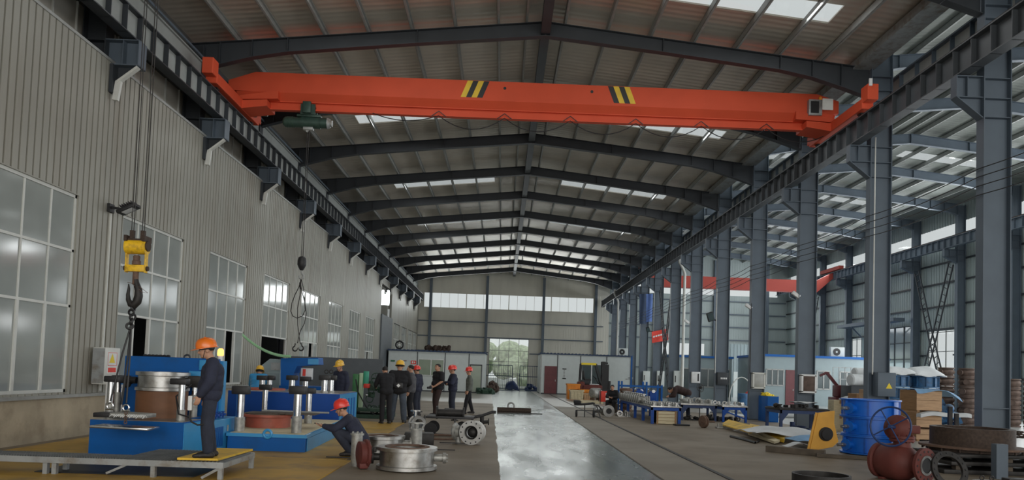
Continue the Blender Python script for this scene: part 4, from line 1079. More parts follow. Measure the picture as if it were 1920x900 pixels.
def lerp(a, b, t): return Vector(a).lerp(Vector(b), t)
def person(label, loc, face, J, top='navy_wear', legs='navy_trouser', hat=None, hair=True, sleeve='long', vox=.014, scale=1.0, belly=0, shirt_hem=.0, group=None, hatmat=None, baggy=1.0, wide=1.0):
    """J: joints in a frame with +y forward, +x to the right, z up (metres)"""
    o = thing('person', label, 'person', loc, face); o.scale = (scale*wide, scale*wide, scale)
    g = {k: Vector(v) for k, v in J.items() if isinstance(v, tuple)}
    pel, che, nk, hd = g['pelvis'], g['chest'], g['neck'], g['head']
    fwd = Vector(J.get('look', (0, 1, 0))).normalized(); upv = (hd-nk).normalized()
    up = (Vector((0, 0, 1))*.6+upv*.4).normalized(); fwd = (fwd-up*fwd.dot(up)).normalized(); rt = fwd.cross(up)
    def H(x, y, z): return hd+rt*x+fwd*y+up*z
    Rm = Matrix((rt, fwd, up)).transposed()
    body = MB()
    sid = (('L', -1), ('R', 1))
    across = (g['shR']-g['shL']).normalized(); hacross = (g['hipR']-g['hipL']).normalized()
    # torso
    for c_, r_, w_ in ((pel, .105, .075), (lerp(pel, che, .35), .10, .06), (lerp(pel, che, .7), .105, .075), (che, .105, .085)):
        capsule(body, c_-across*w_, c_+across*w_, r_, r_)
    capsule(body, pel, che, .11, .115)
    capsule(body, g['shL']+across*.03, g['shR']-across*.03, .062, .062)
    capsule(body, che+(nk-che)*.6, nk, .07, .058); capsule(body, nk, H(0, -.01, -.05), .056, .056)
    # head: skull, face, jaw, nose, ears, brow
    body.sph(H(0, -.012, .028), 1, (.076, .093, .088), 20, 14, rot=Rm)
    body.sph(H(0, .022, -.025), 1, (.062, .072, .085), 18, 12, rot=Rm)
    body.sph(H(0, .045, -.085), 1, (.040, .042, .030), 14, 10, rot=Rm)
    capsule(body, H(0, .088, .012), H(0, .107, -.024), .009, .014, 8)
    for s in (-1, 1):
        body.sph(H(s*.077, -.008, -.012), 1, (.010, .02, .031), 10, 8, rot=Rm); body.sph(H(s*.03, .076, .026), 1, (.022, .012, .008), 10, 6, rot=Rm)
    # limbs
    for k, s in sid:
        sh, el, wr = g['sh'+k], g['el'+k], g['wr'+k]; hp, kn, an = g['hip'+k], g['kn'+k], g['an'+k]
        capsule(body, sh, el, .050, .040); capsule(body, el, lerp(el, wr, .4), .040, .038); capsule(body, lerp(el, wr, .4), wr, .038, .026)
        capsule(body, hp, kn, .083, .056); capsule(body, kn, lerp(kn, an, .4), .054, .054); capsule(body, lerp(kn, an, .4), an, .053, .036)
        # hand: palm, four fingers of different lengths, thumb
        fd = (wr-el).normalized(); hdv = Vector(J.get('hand'+k, fd)).normalized(); pn = Vector(J.get('palm'+k, (-s, 0, 0))); pn = (pn-hdv*pn.dot(hdv)).normalized()
        wd = hdv.cross(pn).normalized()
        if wd.dot(Vector((0, 1, 0))) < 0: wd = -wd          # thumb side is forward
        if 'thumb'+k in J and wd.dot(Vector(J['thumb'+k])) < 0: wd = -wd
        curl = J.get('curl'+k, .45)
        pc = wr+hdv*.05
        for q in (-.026, -.009, .009, .026): capsule(body, wr+wd*q*.7+hdv*.01, wr+wd*q+hdv*.088, .0135, .012, 8)
        for q, ln in ((.029, .070), (.010, .080), (-.010, .075), (-.028, .058)):
            b0 = wr+wd*q+hdv*.088; d0 = (hdv+pn*curl*.5).normalized(); b1 = b0+d0*ln*.45
            d1 = (hdv+pn*curl*1.3).normalized(); b2 = b1+d1*ln*.32; d2 = (hdv+pn*curl*2.2).normalized(); b3 = b2+d2*ln*.25
            capsule(body, b0, b1, .0095, .009, 8); capsule(body, b1, b2, .009, .0085, 8); capsule(body, b2, b3, .0085, .0075, 8)
        t0 = wr+wd*.022+hdv*.025; t1 = t0+(wd*.8+hdv*.6+pn*.3).normalized()*.042; t2 = t1+(wd*.25+hdv+pn*.4).normalized()*.032
        capsule(body, t0, t1, .0125, .0105, 8); capsule(body, t1, t2, .0105, .0085, 8)
    fuse(body, 'body', 'skin', o, vox)
    # eyes, brows, mouth
    for s in (-1, 1):
        MB().sph(H(s*.029, .078, .004), 1, (.012, .007, .006), 10, 6, rot=Rm).build('eye', 'eye_white', o)
        MB().sph(H(s*.029, .085, .004), 1, (.0055, .003, .0055), 8, 6, rot=Rm).build('iris', 'hair', o)
        MB().sph(H(s*.031, .088, .026), 1, (.018, .004, .0035), 8, 6, rot=Rm).build('eyebrow', 'hair', o)
    MB().sph(H(0, .089, -.058), 1, (.022, .008, .006), 10, 6, rot=Rm).build('mouth', 'lip', o)
    # top garment
    t = MB(); ex = .022*baggy
    for c_, r_, w_ in ((pel+(che-pel)*(-.06+shirt_hem), .108+ex, .07), (lerp(pel, che, .35), .104+ex+belly*.5, .065), (lerp(pel, che, .7), .108+ex, .08), (che, .108+ex, .09)):
        capsule(t, c_-across*w_, c_+across*w_, r_, r_)
    capsule(t, pel+(che-pel)*shirt_hem, che, .115+ex, .118+ex)
    if belly: t.sph(lerp(pel, che, .32)+Vector((0, .05, 0)), 1, (.14, .10+belly, .15), 18, 12)
    capsule(t, g['shL']+across*.02, g['shR']-across*.02, .066+ex*.5, .066+ex*.5)
    capsule(t, che+(nk-che)*.5, che+(nk-che)*.92, .085+ex*.3, .066)
    for k, s in sid:
        sh, el, wr = g['sh'+k], g['el'+k], g['wr'+k]
        if sleeve == 'long': capsule(t, sh, el, .056+ex, .050+ex*.8); capsule(t, el, lerp(el, wr, .92), .050+ex*.8, .038+ex*.5)
        else: capsule(t, sh, lerp(sh, el, .72), .056+ex, .060+ex)
    fuse(t, 'jacket' if sleeve == 'long' else 'shirt', top, o, vox)
    t = MB()
    capsule(t, pel-hacross*.065, pel+hacross*.065, .118, .118); capsule(t, lerp(pel, che, .15)-across*.05, lerp(pel, che, .15)+across*.05, .108, .108)
    for k, s in sid:
        hp, kn, an = g['hip'+k], g['kn'+k], g['an'+k]
        capsule(t, hp, kn, .095, .068+ex*.5); capsule(t, kn, lerp(kn, an, .4), .068+ex*.5, .064+ex*.5); capsule(t, lerp(kn, an, .4), lerp(kn, an, .93), .064+ex*.5, .056+ex*.4)
    fuse(t, 'trousers', legs, o, vox)
    for k, s in sid:
        an = g['an'+k]; fd = Vector(J.get('foot'+k, (s*.12, 1, 0))).normalized(); sd = fd.cross(Vector((0, 0, 1))).normalized(); bz = an.z-.085
        t = MB(); b0 = Vector((an.x, an.y, bz+.04))
        capsule(t, b0-fd*.05, b0+fd*.10, .043, .040); capsule(t, b0+fd*.10, b0+fd*.165-Vector((0, 0, .010)), .041, .030); capsule(t, b0-fd*.03+Vector((0, 0, .02)), an+Vector((0, 0, .0)), .044, .046)
        capsule(t, b0+sd*.012+fd*.1-Vector((0, 0, .008)), b0-sd*.012+fd*.1-Vector((0, 0, .008)), .032, .032)
        fuse(t, 'shoe', 'shoe', o, max(.010, vox*.8), 2)
    if hair:
        t = MB(); t.sph(H(0, -.020, .040), 1, (.083, .094, .084), 20, 14, rot=Rm)
        # cut the hair back from the face
        t.v = [tuple(v) for v in t.v]
        hh = MB(); vs = []
        for v in t.v:
            d = Vector(v)-hd; a_, f_, u_ = d.dot(rt), d.dot(fwd), d.dot(up)
            if f_ > .03 and u_ < .075: f_ = .03+(f_-.03)*.35
            if u_ < -.035: u_ = -.035+(u_+.035)*.4
            vs.append(tuple(hd+rt*a_+fwd*f_+up*u_))
        hh.v = vs; hh.f = t.f; hh.build('hair', 'hair', o)
    if hat:
        hl = empty('helmet'); hl.parent = o
        m = MB(); prof = [(.118, .0), (.119, .02), (.117, .05), (.108, .085), (.088, .118), (.055, .138), (.02, .146), (0, .147)]
        vs = []
        base = H(0, -.008, .043)
        n = 32; P = []
        for r_, h_ in prof:
            for i in range(n):
                a_ = 2*PI*i/n; P.append(base+rt*(r_*.94*math.cos(a_))+fwd*(r_*1.16*math.sin(a_))+up*(h_+(.004 if abs(math.cos(a_)) < .3 else 0)))
        fs = [(j*n+i, j*n+(i+1) % n, (j+1)*n+(i+1) % n, (j+1)*n+i) for j in range(len(prof)-1) for i in range(n)]
        fs.append(tuple(range(n))[::-1])
        m.add(P, fs); m.tube([base+fwd*.12+up*.04, base+fwd*.09+up*.10, base+up*.150, base-fwd*.09+up*.10, base-fwd*.125+up*.03], .012, 8)
        for q in (-.045, .045): m.tube([base+fwd*.10+rt*q+up*.07, base+rt*q*1.1+up*.132, base-fwd*.10+rt*q+up*.07], .007, 6)
        m.build('shell', hat, hl, ang=1.2)
        # brim with a longer peak in front
        P = []; 
        for i in range(n):
            a_ = 2*PI*i/n; f_ = max(0, math.sin(a_)); pk = .05*f_**1.5
            e = rt*(math.cos(a_)*.94)+fwd*(math.sin(a_)*1.16)
            for rr_, dz in ((.112, .004), (.130+pk, -.004-pk*.25), (.130+pk, -.010-pk*.25), (.112, -.004)): P.append(base+e*rr_+up*dz)
        m = MB(); m.add(P, [(4*i+j, 4*i+(j+1) % 4, 4*((i+1) % n)+(j+1) % 4, 4*((i+1) % n)+j) for i in range(n) for j in range(4)]); m.build('brim', hat, hl, ang=1.0)
        m = MB(); m.tube([H(-.078, .01, .03), H(-.072, .035, -.04), H(-.035, .06, -.108), H(0, .062, -.118), H(.035, .06, -.108), H(.072, .035, -.04), H(.078, .01, .03)], .0035, 5); m.build('chin_strap', 'black', hl)
        m = MB(); m.lathe([(.095, 0), (.10, .01), (.10, .04), (.095, .05)], base-up*.03, up, 24); m.build('headband', 'black', hl)
    return o

STAND = dict(pelvis=(0, 0, .95), chest=(0, .0, 1.28), neck=(0, .01, 1.46), head=(0, .035, 1.60),
             shL=(-.18, 0, 1.40), shR=(.18, 0, 1.40), elL=(-.24, -.03, 1.12), elR=(.24, -.03, 1.12), wrL=(-.25, .06, .88), wrR=(.25, .06, .88),
             hipL=(-.09, 0, .90), hipR=(.09, 0, .90), knL=(-.10, .02, .50), knR=(.10, .02, .50), anL=(-.11, -.02, .085), anR=(.11, -.02, .085))
def pose(**k): d = dict(STAND); d.update(k); return d
def stand_at(px, py, z=0): p = F(px, py, z); return (p.x, p.y, z)
def facing(deg): return math.radians(deg)     # 0 looks away from the camera, 90 to the left, -90 to the right, 180 to the camera

# the man on the platform, looking down to the left
pos = F(389, 857, PZ+.028)
man = person('person in dark navy workwear and orange helmet standing on the yellow deck plate', (pos.x, pos.y, PZ+.028), facing(112),
       pose(head=(0, .085, 1.585), neck=(0, .02, 1.455), look=(0, 1, -.38), chest=(0, -.01, 1.28), elL=(-.24, .02, 1.13), wrL=(-.20, .14, .92), elR=(.25, -.05, 1.12), wrR=(.22, .05, .90),
            handL=(0, .25, -1), handR=(.0, .2, -1), palmL=(1, .2, 0), anL=(-.10, .0, .085), anR=(.10, -.05, .085), knL=(-.10, .03, .5), curlL=.6, footL=(0, 1, 0), footR=(.1, 1, 0)),
       hat='helmet_orange', vox=.009, baggy=1.5, scale=.925, belly=.03, wide=1.1)
# pendant controller hanging from his hand
pc = empty('pendant_controller', (pos.x-.20, pos.y-.18, .93)); tag(pc, 'white crane pendant controller on a cable held beside the helmeted worker on the platform', 'controller')
MB().box((0, 0, .10), (.06, .05, .20), bev=.012).build('housing', 'sign_white', pc)
MB().tube([(0, 0, 0), (.0, -.02, -.08), (.04, -.03, -.15), (.12, -.02, -.19), (.2, 0, -.18)], .012, 8).build('cable', 'black', pc)
# crouching man with a phone
pos = F(655, 856)
cro = person('person crouching in navy workwear and red helmet looking at a phone', (pos.x, pos.y, .018), facing(98),
       dict(pelvis=(0, -.20, .30), chest=(0, -.02, .56), neck=(0, .08, .70), head=(0, .17, .815), look=(0, 1, -.35),
            shL=(-.18, .04, .65), shR=(.18, .04, .65), elL=(-.21, .27, .48), elR=(.21, .27, .47), wrL=(-.09, .46, .52), wrR=(.09, .45, .50), handL=(.3, 1, .1), handR=(-.3, 1, .15), palmL=(.2, -.3, 1), palmR=(-.2, -.3, 1), curlL=.5, curlR=.5,
            hipL=(-.10, -.17, .27), hipR=(.10, -.17, .27), knL=(-.17, .24, .44), knR=(.16, .22, .40), anL=(-.13, -.02, .085), anR=(.13, -.08, .09), footL=(0, 1, 0), footR=(.1, 1, 0)),
       hat='helmet_red', vox=.009, baggy=1.1, scale=1.0)
wL = cro.matrix_basis @ Vector((-.0, .565, .545))
ph = empty('phone'); ph.location = wL; tag(ph, 'black phone held out by the crouching person in the red helmet', 'phone')
MB().box((0, 0, 0), (.145, .075, .009), 0, 0, .25, bev=.003).build('body', 'phone', ph)
MB().box((.001, 0, .0055), (.13, .066, .001), 0, 0, .25).build('screen', 'window_dark', ph)
# man far left behind the presses
person('person in navy jacket and yellow helmet behind the tall blue press', (PY(637, 750, 21.0).x, 21.0, 0), facing(150), pose(look=(0, 1, -.4), head=(0, .07, 1.59)), hat='helmet_yellow', vox=.016)
person('person in yellow helmet bending down behind the low blue press, mostly hidden', (PY(482, 705, 20.9).x, 20.95, 0), facing(10),
       pose(pelvis=(0, -.1, .90), chest=(0, .16, 1.15), neck=(0, .27, 1.28), head=(0, .36, 1.36), look=(0, 1, -.8), shL=(-.18, .2, 1.24), shR=(.18, .2, 1.24), elL=(-.22, .32, 1.0), elR=(.22, .32, 1.0), wrL=(-.15, .5, .95), wrR=(.15, .5, .95), hipL=(-.09, -.1, .86), hipR=(.09, -.1, .86), knL=(-.1, .02, .47), knR=(.1, .02, .47)), hat='helmet_yellow', top='blue_light', vox=.018)
# the group
def grp(label, px, py, deg, **k):
    kw = dict(vox=.013); kw.update(k); jj = kw.pop('J', pose()); p = stand_at(px, py)
    return person(label, p, facing(deg), jj, **kw)
walk = lambda a=.16: dict(knL=(-.10, .10, .50), anL=(-.11, a, .085), knR=(.10, -.04, .50), anR=(.11, -a, .10))
grp('person in black leaning over the green machine beside the handwheel', 722, 795, 25, J=pose(chest=(0, .09, 1.27), neck=(0, .17, 1.43), head=(0, .24, 1.52), look=(0, 1, -.7), shL=(-.18, .11, 1.38), shR=(.18, .11, 1.38), elL=(-.26, .2, 1.12), elR=(.26, .2, 1.12), wrL=(-.2, .42, 1.05), wrR=(.2, .42, 1.05)), top='black_wear', legs='black_wear')
a_ = grp('person in long black coat and yellow helmet seen from behind with a shoulder bag', 745, 793, 0, top='black_wear', legs='jeans', hat='helmet_yellow', scale=1.04, baggy=1.6, wide=1.12, J=pose(anL=(-.16, 0, .085), anR=(.16, 0, .085), knL=(-.13, .02, .5), knR=(.13, .02, .5), elL=(-.25, .10, 1.13), wrL=(-.16, .3, 1.05), elR=(.25, .1, 1.13), wrR=(.16, .3, 1.05), look=(-.2, 1, -.35), head=(0, .07, 1.59)))
bg_ = empty('shoulder_bag', (a_.location.x+.02, a_.location.y-.20, 1.10)); tag(bg_, 'small black bag with a pale diamond on the back of the person in yellow helmet', 'bag')
MB().box((0, 0, 0), (.24, .09, .18), bev=.025).build('pouch', 'black', bg_); MB().box((0, -.049, 0), (.08, .008, .08), ry=PI/4).build('badge', 'sign_white', bg_)
grp('person in grey jacket and black trousers with bare head, facing left', 768, 786, 100, top='grey_wear', legs='black_wear', baggy=1.4, wide=1.12, J=pose(look=(.1, 1, -.05), wrR=(.24, .1, .88)))
grp('person in navy workwear and red helmet standing behind the grey jacketed one', 781, 780, 75, hat='helmet_red', scale=.97, wide=1.1, J=pose(look=(.2, 1, -.3), head=(0, .06, 1.59)))
cm = grp('bareheaded person in black short-sleeved shirt holding a camera', 819, 779, 125, top='black_wear', legs='brown_trouser', sleeve='short', belly=.06, scale=1.05, baggy=1.1, wide=1.15, J=pose(look=(-.35, 1, 0), anL=(-.1, .12, .085), knL=(-.1, .1, .5), elR=(.24, -.08, 1.13), elL=(-.25, .02, 1.14), wrL=(-.16, .22, .96), wrR=(.26, .0, .88), handL=(.1, 1, -.2), curlL=.8))
w0 = cm.matrix_basis @ Vector((-.15, .33, .93))
cam_ = empty('camera'); cam_.location = w0; cam_.rotation_euler = (0, 0, facing(125)); tag(cam_, 'black camera with lens held low by the person in the black shirt', 'camera')
MB().box((0, 0, 0), (.13, .07, .09), bev=.012).build('body', 'black', cam_); MB().cyl((0, .03, 0), (0, .12, -.01), .035, .04).build('lens', 'phone', cam_)
MB().box((0, 0, .055), (.05, .05, .03), bev=.008).build('viewfinder', 'black', cam_)
grp('person in navy workwear and red helmet with folded arms', 847, 779, 105, hat='helmet_red', baggy=1.3, wide=1.15, J=pose(look=(.15, 1, -.1), elL=(-.25, .08, 1.14), elR=(.25, .08, 1.14), wrL=(.02, .24, 1.16), wrR=(-.03, .22, 1.10), handL=(1, .1, 0), handR=(-1, .1, .1), palmL=(0, -1, 0), palmR=(0, -1, 0), thumbL=(0, 0, 1), thumbR=(0, 0, 1)))
grp('slim person in grey-green jacket and red helmet walking to the left', 878, 776, 98, top='grey_green_wear', legs='black_wear', hat='helmet_red', baggy=.9, scale=.98, J=pose(**walk()))
# right side
p = Vector((4.62, 32.2, 0))
SIT = dict(pelvis=(0, 0, .50), chest=(0, .06, .80), neck=(0, .12, .97), head=(0, .17, 1.09), look=(0, 1, -.6), shL=(-.18, .08, .92), shR=(.18, .08, .92), elL=(-.24, .16, .68), elR=(.24, .16, .68), wrL=(-.08, .36, .66), wrR=(.08, .36, .66), handL=(.4, 1, 0), handR=(-.4, 1, 0),
           hipL=(-.1, .02, .47), hipR=(.1, .02, .47), knL=(-.14, .42, .48), knR=(.14, .42, .48), anL=(-.14, .40, .085), anR=(.14, .44, .085))
person('person in black sitting on a low stool beside the stack of brown rings', (p.x+.3, p.y+.6, 0), facing(155), SIT, top='black_wear', legs='black_wear', hair=True, vox=.016)
tag(MB().bb(p.x+.12, p.x+.5, p.y+.50, p.y+.85, 0, .38, .01).build('stool', 'timber'), 'low wooden stool under the sitting person in black', 'stool')
pb = PY(1285, 780, 30.0)
person('person in dark brown bending deep over the blue workbench', (pb.x+.05, 30.0, 0), facing(82),
       pose(pelvis=(0, 0, .98), chest=(0, .36, 1.10), neck=(0, .53, 1.09), head=(0, .64, 1.06), look=(0, .5, -1), shL=(-.18, .46, 1.10), shR=(.18, .46, 1.10), elL=(-.22, .50, .86), elR=(.22, .52, .86), wrL=(-.16, .66, .82), wrR=(.16, .66, .82), hipL=(-.1, -.02, .93), hipR=(.1, -.02, .93), knL=(-.1, -.02, .5), knR=(.1, -.04, .5), anL=(-.1, -.05, .085), anR=(.12, -.08, .085)),
       top='brown_trouser', legs='navy_trouser', vox=.016, baggy=1.8, scale=1.05)
# ================================================================== valves and loose work on the left
def bolts(m, c, ax, R_, n, r, h_, ph=0):
    c = Vector(c); t = Vector(ax).normalized(); u = Vector((0, 0, 1)) if abs(t.z) < .9 else Vector((1, 0, 0)); x = t.cross(u).normalized(); y = t.cross(x)
    for k in range(n):
        a = 2*PI*(k+ph)/n; p = c+(x*math.cos(a)+y*math.sin(a))*R_; m.cyl(p, p+t*h_, r, n=8)
def ring_body(m, c, ax, r, h_, fl=.07, ft=.035, inner=.78):
    ri = r*inner
    m.lathe([(ri, 0), (r+fl*.3, 0), (r+fl*.3, ft), (r-.02, ft+.01), (r-.02, h_-ft-.01), (r+fl*.3, h_-ft), (r+fl*.3, h_), (ri, h_)], c, ax, 56, close=True)
# large butterfly valve ring lying flat, dark red gearbox on its left
c = PY(765, 860, 12.15); R1 = .45
v = thing('butterfly_valve', 'bare metal butterfly valve ring lying flat with dark red gearbox, nearest the camera', 'valve', (c.x, 12.0, 0), .12)
m = MB(); ring_body(m, (0, 0, .02), (0, 0, 1), R1, .34, .10, .05); m.build('body', 'steel_bare', v)
m = MB(); m.lathe([(R1*.62, 0), (R1*.79, 0), (R1*.79, .03), (R1*.62, .03)], (0, 0, .34), n=48, close=True); m.build('seat_ring', 'rust_brown', v)
m = MB(); m.cyl((R1-.02, 0, .19), (R1+.14, 0, .19), .06, n=20); m.cyl((R1+.12, 0, .19), (R1+.17, 0, .19), .085, n=20); bolts(m, (R1+.17, 0, .19), (1, 0, 0), .06, 6, .012, .03); m.build('shaft_cover', 'cast_bare', v)
m = MB(); m.cyl((-R1-.18, 0, .19), (-R1+.02, 0, .19), .055, n=20); m.cyl((-R1-.12, 0, .19), (-R1-.07, 0, .19), .11, n=20); bolts(m, (-R1-.12, 0, .19), (-1, 0, 0), .09, 4, .016, .07, .5)
m.box((-R1-.06, 0, .3), (.06, .09, .08), bev=.01); m.build('shaft_neck', 'dark_iron', v)
m = MB(); m.lathe([(.10, 0), (.20, .0), (.225, .02), (.225, .05), (.19, .07), (.19, .15), (.13, .17), (.0, .17)], (-R1-.16, 0, .24), (-.95, -.35, 0), 28)
bolts(m, (-R1-.16, 0, .24), (-.95, -.35, 0), .205, 10, .014, .065); m.box((-R1-.24, -.02, .06), (.14, .26, .10), .25, bev=.02); g_ = m.build('gearbox', 'red_prim', v)
MB().torus((-R1-.20, 0, .24), .20, .016, (-.95, -.35, 0), 28, 6).build('gasket', 'cast_bare', g_)
m = MB(); m.cyl((-R1-.36, .26, .16), (-R1-.36, .26, .50), .09, n=20); m.cyl((-R1-.36, .26, .50), (-R1-.36, .26, .53), .11, n=20); m.cyl((-R1-.36, .26, .0), (-R1-.36, .26, .16), .07, .09, n=20); bolts(m, (-R1-.36, .26, .53), (0, 0, 1), .08, 6, .014, .025); m.build('actuator', 'cast_bare', v)
# second valve flat behind it
c = PY(745, 815, 14.6)
v = thing('butterfly_valve', 'bare metal butterfly valve lying flat behind the one with the dark red gearbox', 'valve', (c.x-.12, 14.3, 0), .1)
m = MB(); ring_body(m, (-.12, 0, .02), (0, 0, 1), .40, .30, .10, .05); m.build('body', 'steel_bare', v)
m = MB(); m.lathe([(.24, 0), (.31, 0), (.31, .02), (.24, .02)], (-.12, 0, .30), n=40, close=True); m.build('seat_ring', 'rust_brown', v)
m = MB(); m.cyl((.26, 0, .17), (.42, 0, .17), .07); m.cyl((.40, 0, .17), (.44, 0, .17), .12, n=24); m.cyl((.52, 0, .0), (.52, 0, .44), .11, n=24); m.cyl((.52, 0, .44), (.52, 0, .47), .14, n=24); m.cyl((.52, 0, .47), (.52, 0, .56), .04); m.cyl((.52, 0, .56), (.52, 0, .58), .15, .15, n=24)
bolts(m, (.52, 0, .47), (0, 0, 1), .12, 6, .014, .03); m.build('gearbox', 'cast_bare', v)
tag(MB().box((-1.70+.0, 15.9, .13), (.62, .40, .26), .1, bev=.03).build('engine_block', 'dark_iron'), 'dark iron block standing on the floor behind the flat valves', 'block')
# valve on its side with polished flange facing the camera
c = PY(883, 811, 16.2); 
v = thing('flanged_valve', 'valve lying on its side with a polished round flange facing the camera', 'valve', (c.x, 16.2, 0), -.25)
zc = .27
m = MB(); m.lathe([(.15, 0), (.265, 0), (.265, .04), (.17, .05), (.17, .3), (.24, .31), (.24, .35), (.15, .35)], (0, 0, zc), (0, 1, 0), 48, close=True); m.build('body', 'bright_steel', v)
m = MB(); bolts(m, (0, -.004, zc), (0, 1, 0), .225, 12, .017, .01); m.build('bolt_holes', 'black', v)
m = MB(); m.sph((0, .13, zc), .115, (1, .9, 1), 20, 14); m.torus((0, .06, zc), .135, .02, (0, 1, 0), 32, 8); m.build('ball', 'dark_iron', v)
m = MB(); m.cyl((-.15, .15, zc), (-.32, .15, zc), .05); m.cyl((-.30, .15, zc), (-.36, .15, zc), .13, n=24); m.lathe([(.16, 0), (.19, .02), (.19, .06), (.12, .1), (0, .1)], (-.36, .15, zc), (-1, 0, 0), 28); bolts(m, (-.36, .15, zc), (-1, 0, 0), .165, 8, .014, .08)
m.cyl((-.33, .15, .0), (-.33, .15, zc), .06); m.build('bonnet', 'cast_bare', v)
# hand cart carrying dark castings behind it
c = F(848, 822)
v = thing('hand_cart', 'black steel hand cart with long handles carrying castings behind the polished valve', 'cart', (c.x-.15, 18.6, 0), 0)
m = MB(); m.bb(-.55, .62, -.4, .4, .42, .47, .01); m.build('deck', 'black', v)
for x in (-.42, .30):
    for y in (-.42, .38):
        m = MB(); m.cyl((x-.0, y, .16), (x, y+.04, .16), .155, n=24); m.cyl((x, y-.01, .16), (x, y+.05, .16), .04, n=10); m.build('wheel', 'rubber', v)
for x in (.16, .58): MB().bb(x-.02, x+.02, -.36, -.32, .0, .42).build('leg', 'black', v)
m = MB()
for y in (-.3, .3): m.tube([(.55, y, .45), (.8, y, .5), (1.05, y, .60), (1.15, y, .60)], .022, 8); m.build('handle', 'black', v); m = MB()
m = MB(); m.cyl((-.3, -.1, .55), (.35, -.1, .55), .09, n=20); m.cyl((-.32, -.1, .55), (-.28, -.1, .55), .16, n=24); m.cyl((.33, -.1, .55), (.37, -.1, .55), .15, n=24); m.box((0, .1, .56), (.25, .25, .18), .3, bev=.03)
tag(m.build('casting', 'dark_iron'), 'dark flanged pipe casting loaded on the black hand cart', 'casting').location = v.location
v2 = thing('flanged_valve', 'small shiny flanged valve standing on the floor left of the hand cart', 'valve', (c.x-1.05, 19.2, 0))
m = MB(); m.lathe([(.12, 0), (.20, 0), (.20, .03), (.13, .04), (.13, .2), (.2, .21), (.2, .24), (.12, .24)], (0, 0, .22), (.5, -1, 0), 36, close=True); m.cyl((0, -.08, .3), (0, -.08, .52), .04); m.cyl((0, -.08, .52), (0, -.08, .55), .13, n=20); m.build('body', 'steel_bare', v2)
tag(MB().torus((v2.location.x+.75, 17.6, .03), .55, .025, n=48, m=6).build('gasket_ring', 'rust_brown'), 'thin rust brown ring lying on the floor under the hand cart', 'ring')
for k, (px, py, ln, rz, lb) in enumerate(((827, 846, .55, 0, 'short dark steel bar on the floor right of the flat valves'), (848, 833, .55, 1.1, 'thin dark rod on the floor under the polished valve'), (645, 861, .62, .0, 'dark steel strip across the edge of the yellow floor plates'))):
    p = F(px, py); tag(MB().box((0, 0, .03), (ln, .025, .02)).build('steel_bar', 'dark_iron'), lb, 'bar').location = p; bpy.data.objects[-1 if False else 0]
# dark pipe sections and small parts by the walkers' feet
for k, (px, py, lb) in enumerate(((783, 793, 'small dark valve with a round cap on the floor below the group'), (852, 789, 'small black fitting with handwheel on the floor behind the cart'), (903, 800, 'small black casting at the right end of the hand cart'))):
    p = F(px, py); q = thing('pipe_fitting', lb, 'fitting', (p.x, p.y+.1, 0))
    m = MB(); m.cyl((0, 0, 0), (0, 0, .3), .06, n=14); m.cyl((0, 0, .12), (.2, 0, .14), .05); m.cyl((.18, 0, .14), (.21, 0, .14), .1, n=18); m.cyl((0, 0, 0), (0, 0, .03), .12, n=18); m.build('body', 'dark_iron', q)
    MB().torus((0, 0, .33), .11, .015, n=24, m=6).build('handwheel', 'dark_iron', q)

# channel section lying on the polished lane
p = F(932, 773); q = F(1005, 773)
cs = thing('steel_channel', 'long dark steel channel lying across the polished floor lane', 'steel section', ((p.x+q.x)/2, p.y, 0))
hl = (q.x-p.x)/2; m = MB(); m.bb(-hl, hl-.25, -.10, .12, .04, .06); m.bb(-hl, hl-.25, -.10, -.08, .0, .20); m.bb(-hl, hl-.25, .10, .12, .0, .20); m.build('channel', 'rust_dark', cs, smooth=False)
MB().bb(-hl+.5, hl+.18, -.42, -.36, .0, .03).build('flat_bar', 'black', cs, smooth=False)
tag(MB().torus((cs.location.x-.25, p.y+.1, .26), .13, .035, (.3, 1, 0), 28, 8).build('steel_ring', 'galv'), 'small pale steel ring standing on the dark channel', 'ring')

# floor rail grooves
tag(MB().bb(3.70, 3.78, 6, 58, .0, .012).build('floor_rail', 'dark_iron', smooth=False), 'dark narrow rail set in the floor right of the polished lane', 'rail')
tag(MB().bb(2.565, 2.60, 6, 50, .0, .006).build('floor_joint', 'timber', smooth=False), 'thin brown joint strip along the right edge of the polished lane', 'floor strip')

# ================================================================== right foreground
# three blue ring valves stacked
RX, RY = 8.62, 17.35
sb0 = None
for k in range(3):
    if sb0 is None:
        sb0 = thing('ring_valve', '', 'valve', (RX, RY, .02), 0, 'stacked blue ring valves')
        m = MB(); m.lathe([(.50, 0), (.655, 0), (.655, .03), (.585, .04), (.585, .375), (.655, .385), (.655, .415), (.50, .415)], (0, 0, 0), n=64, close=True)
        for j in range(7): a = 2*PI*j/7+.5; m.box((.61*math.cos(a), .61*math.sin(a), .208), (.07, .014, .34), a)
        m.build('body', 'blue_valve', sb0)
        m = MB(); a = 3.5; dx, dy = math.cos(a), math.sin(a)
        m.cyl((.56*dx, .56*dy, .2), (.74*dx, .74*dy, .2), .085, n=20); m.cyl((.72*dx, .72*dy, .2), (.76*dx, .76*dy, .2), .13, n=20); m.build('neck', 'blue_valve', sb0)
        m = MB(); m.cyl((.76*dx, .76*dy, .2), (.98*dx, .98*dy, .2), .035, n=14); m.cyl((.80*dx, .80*dy, .2), (.86*dx, .86*dy, .2), .05, n=6); m.build('shaft', 'steel_bare', sb0)
        MB().lathe([(.48, 0), (.48, .02), (0, .03)], (0, 0, .36), n=48).build('disc', 'blue_valve', sb0)
        o = sb0
    else: o = dup(sb0, (RX+(.03 if k == 1 else -.01), RY, .02+.418*k), .06*k, '')
    o['label'] = 'bright blue ring valve, %s of the stack of three' % ['bottom', 'middle', 'top'][k]; o['group'] = 'stacked blue ring valves'
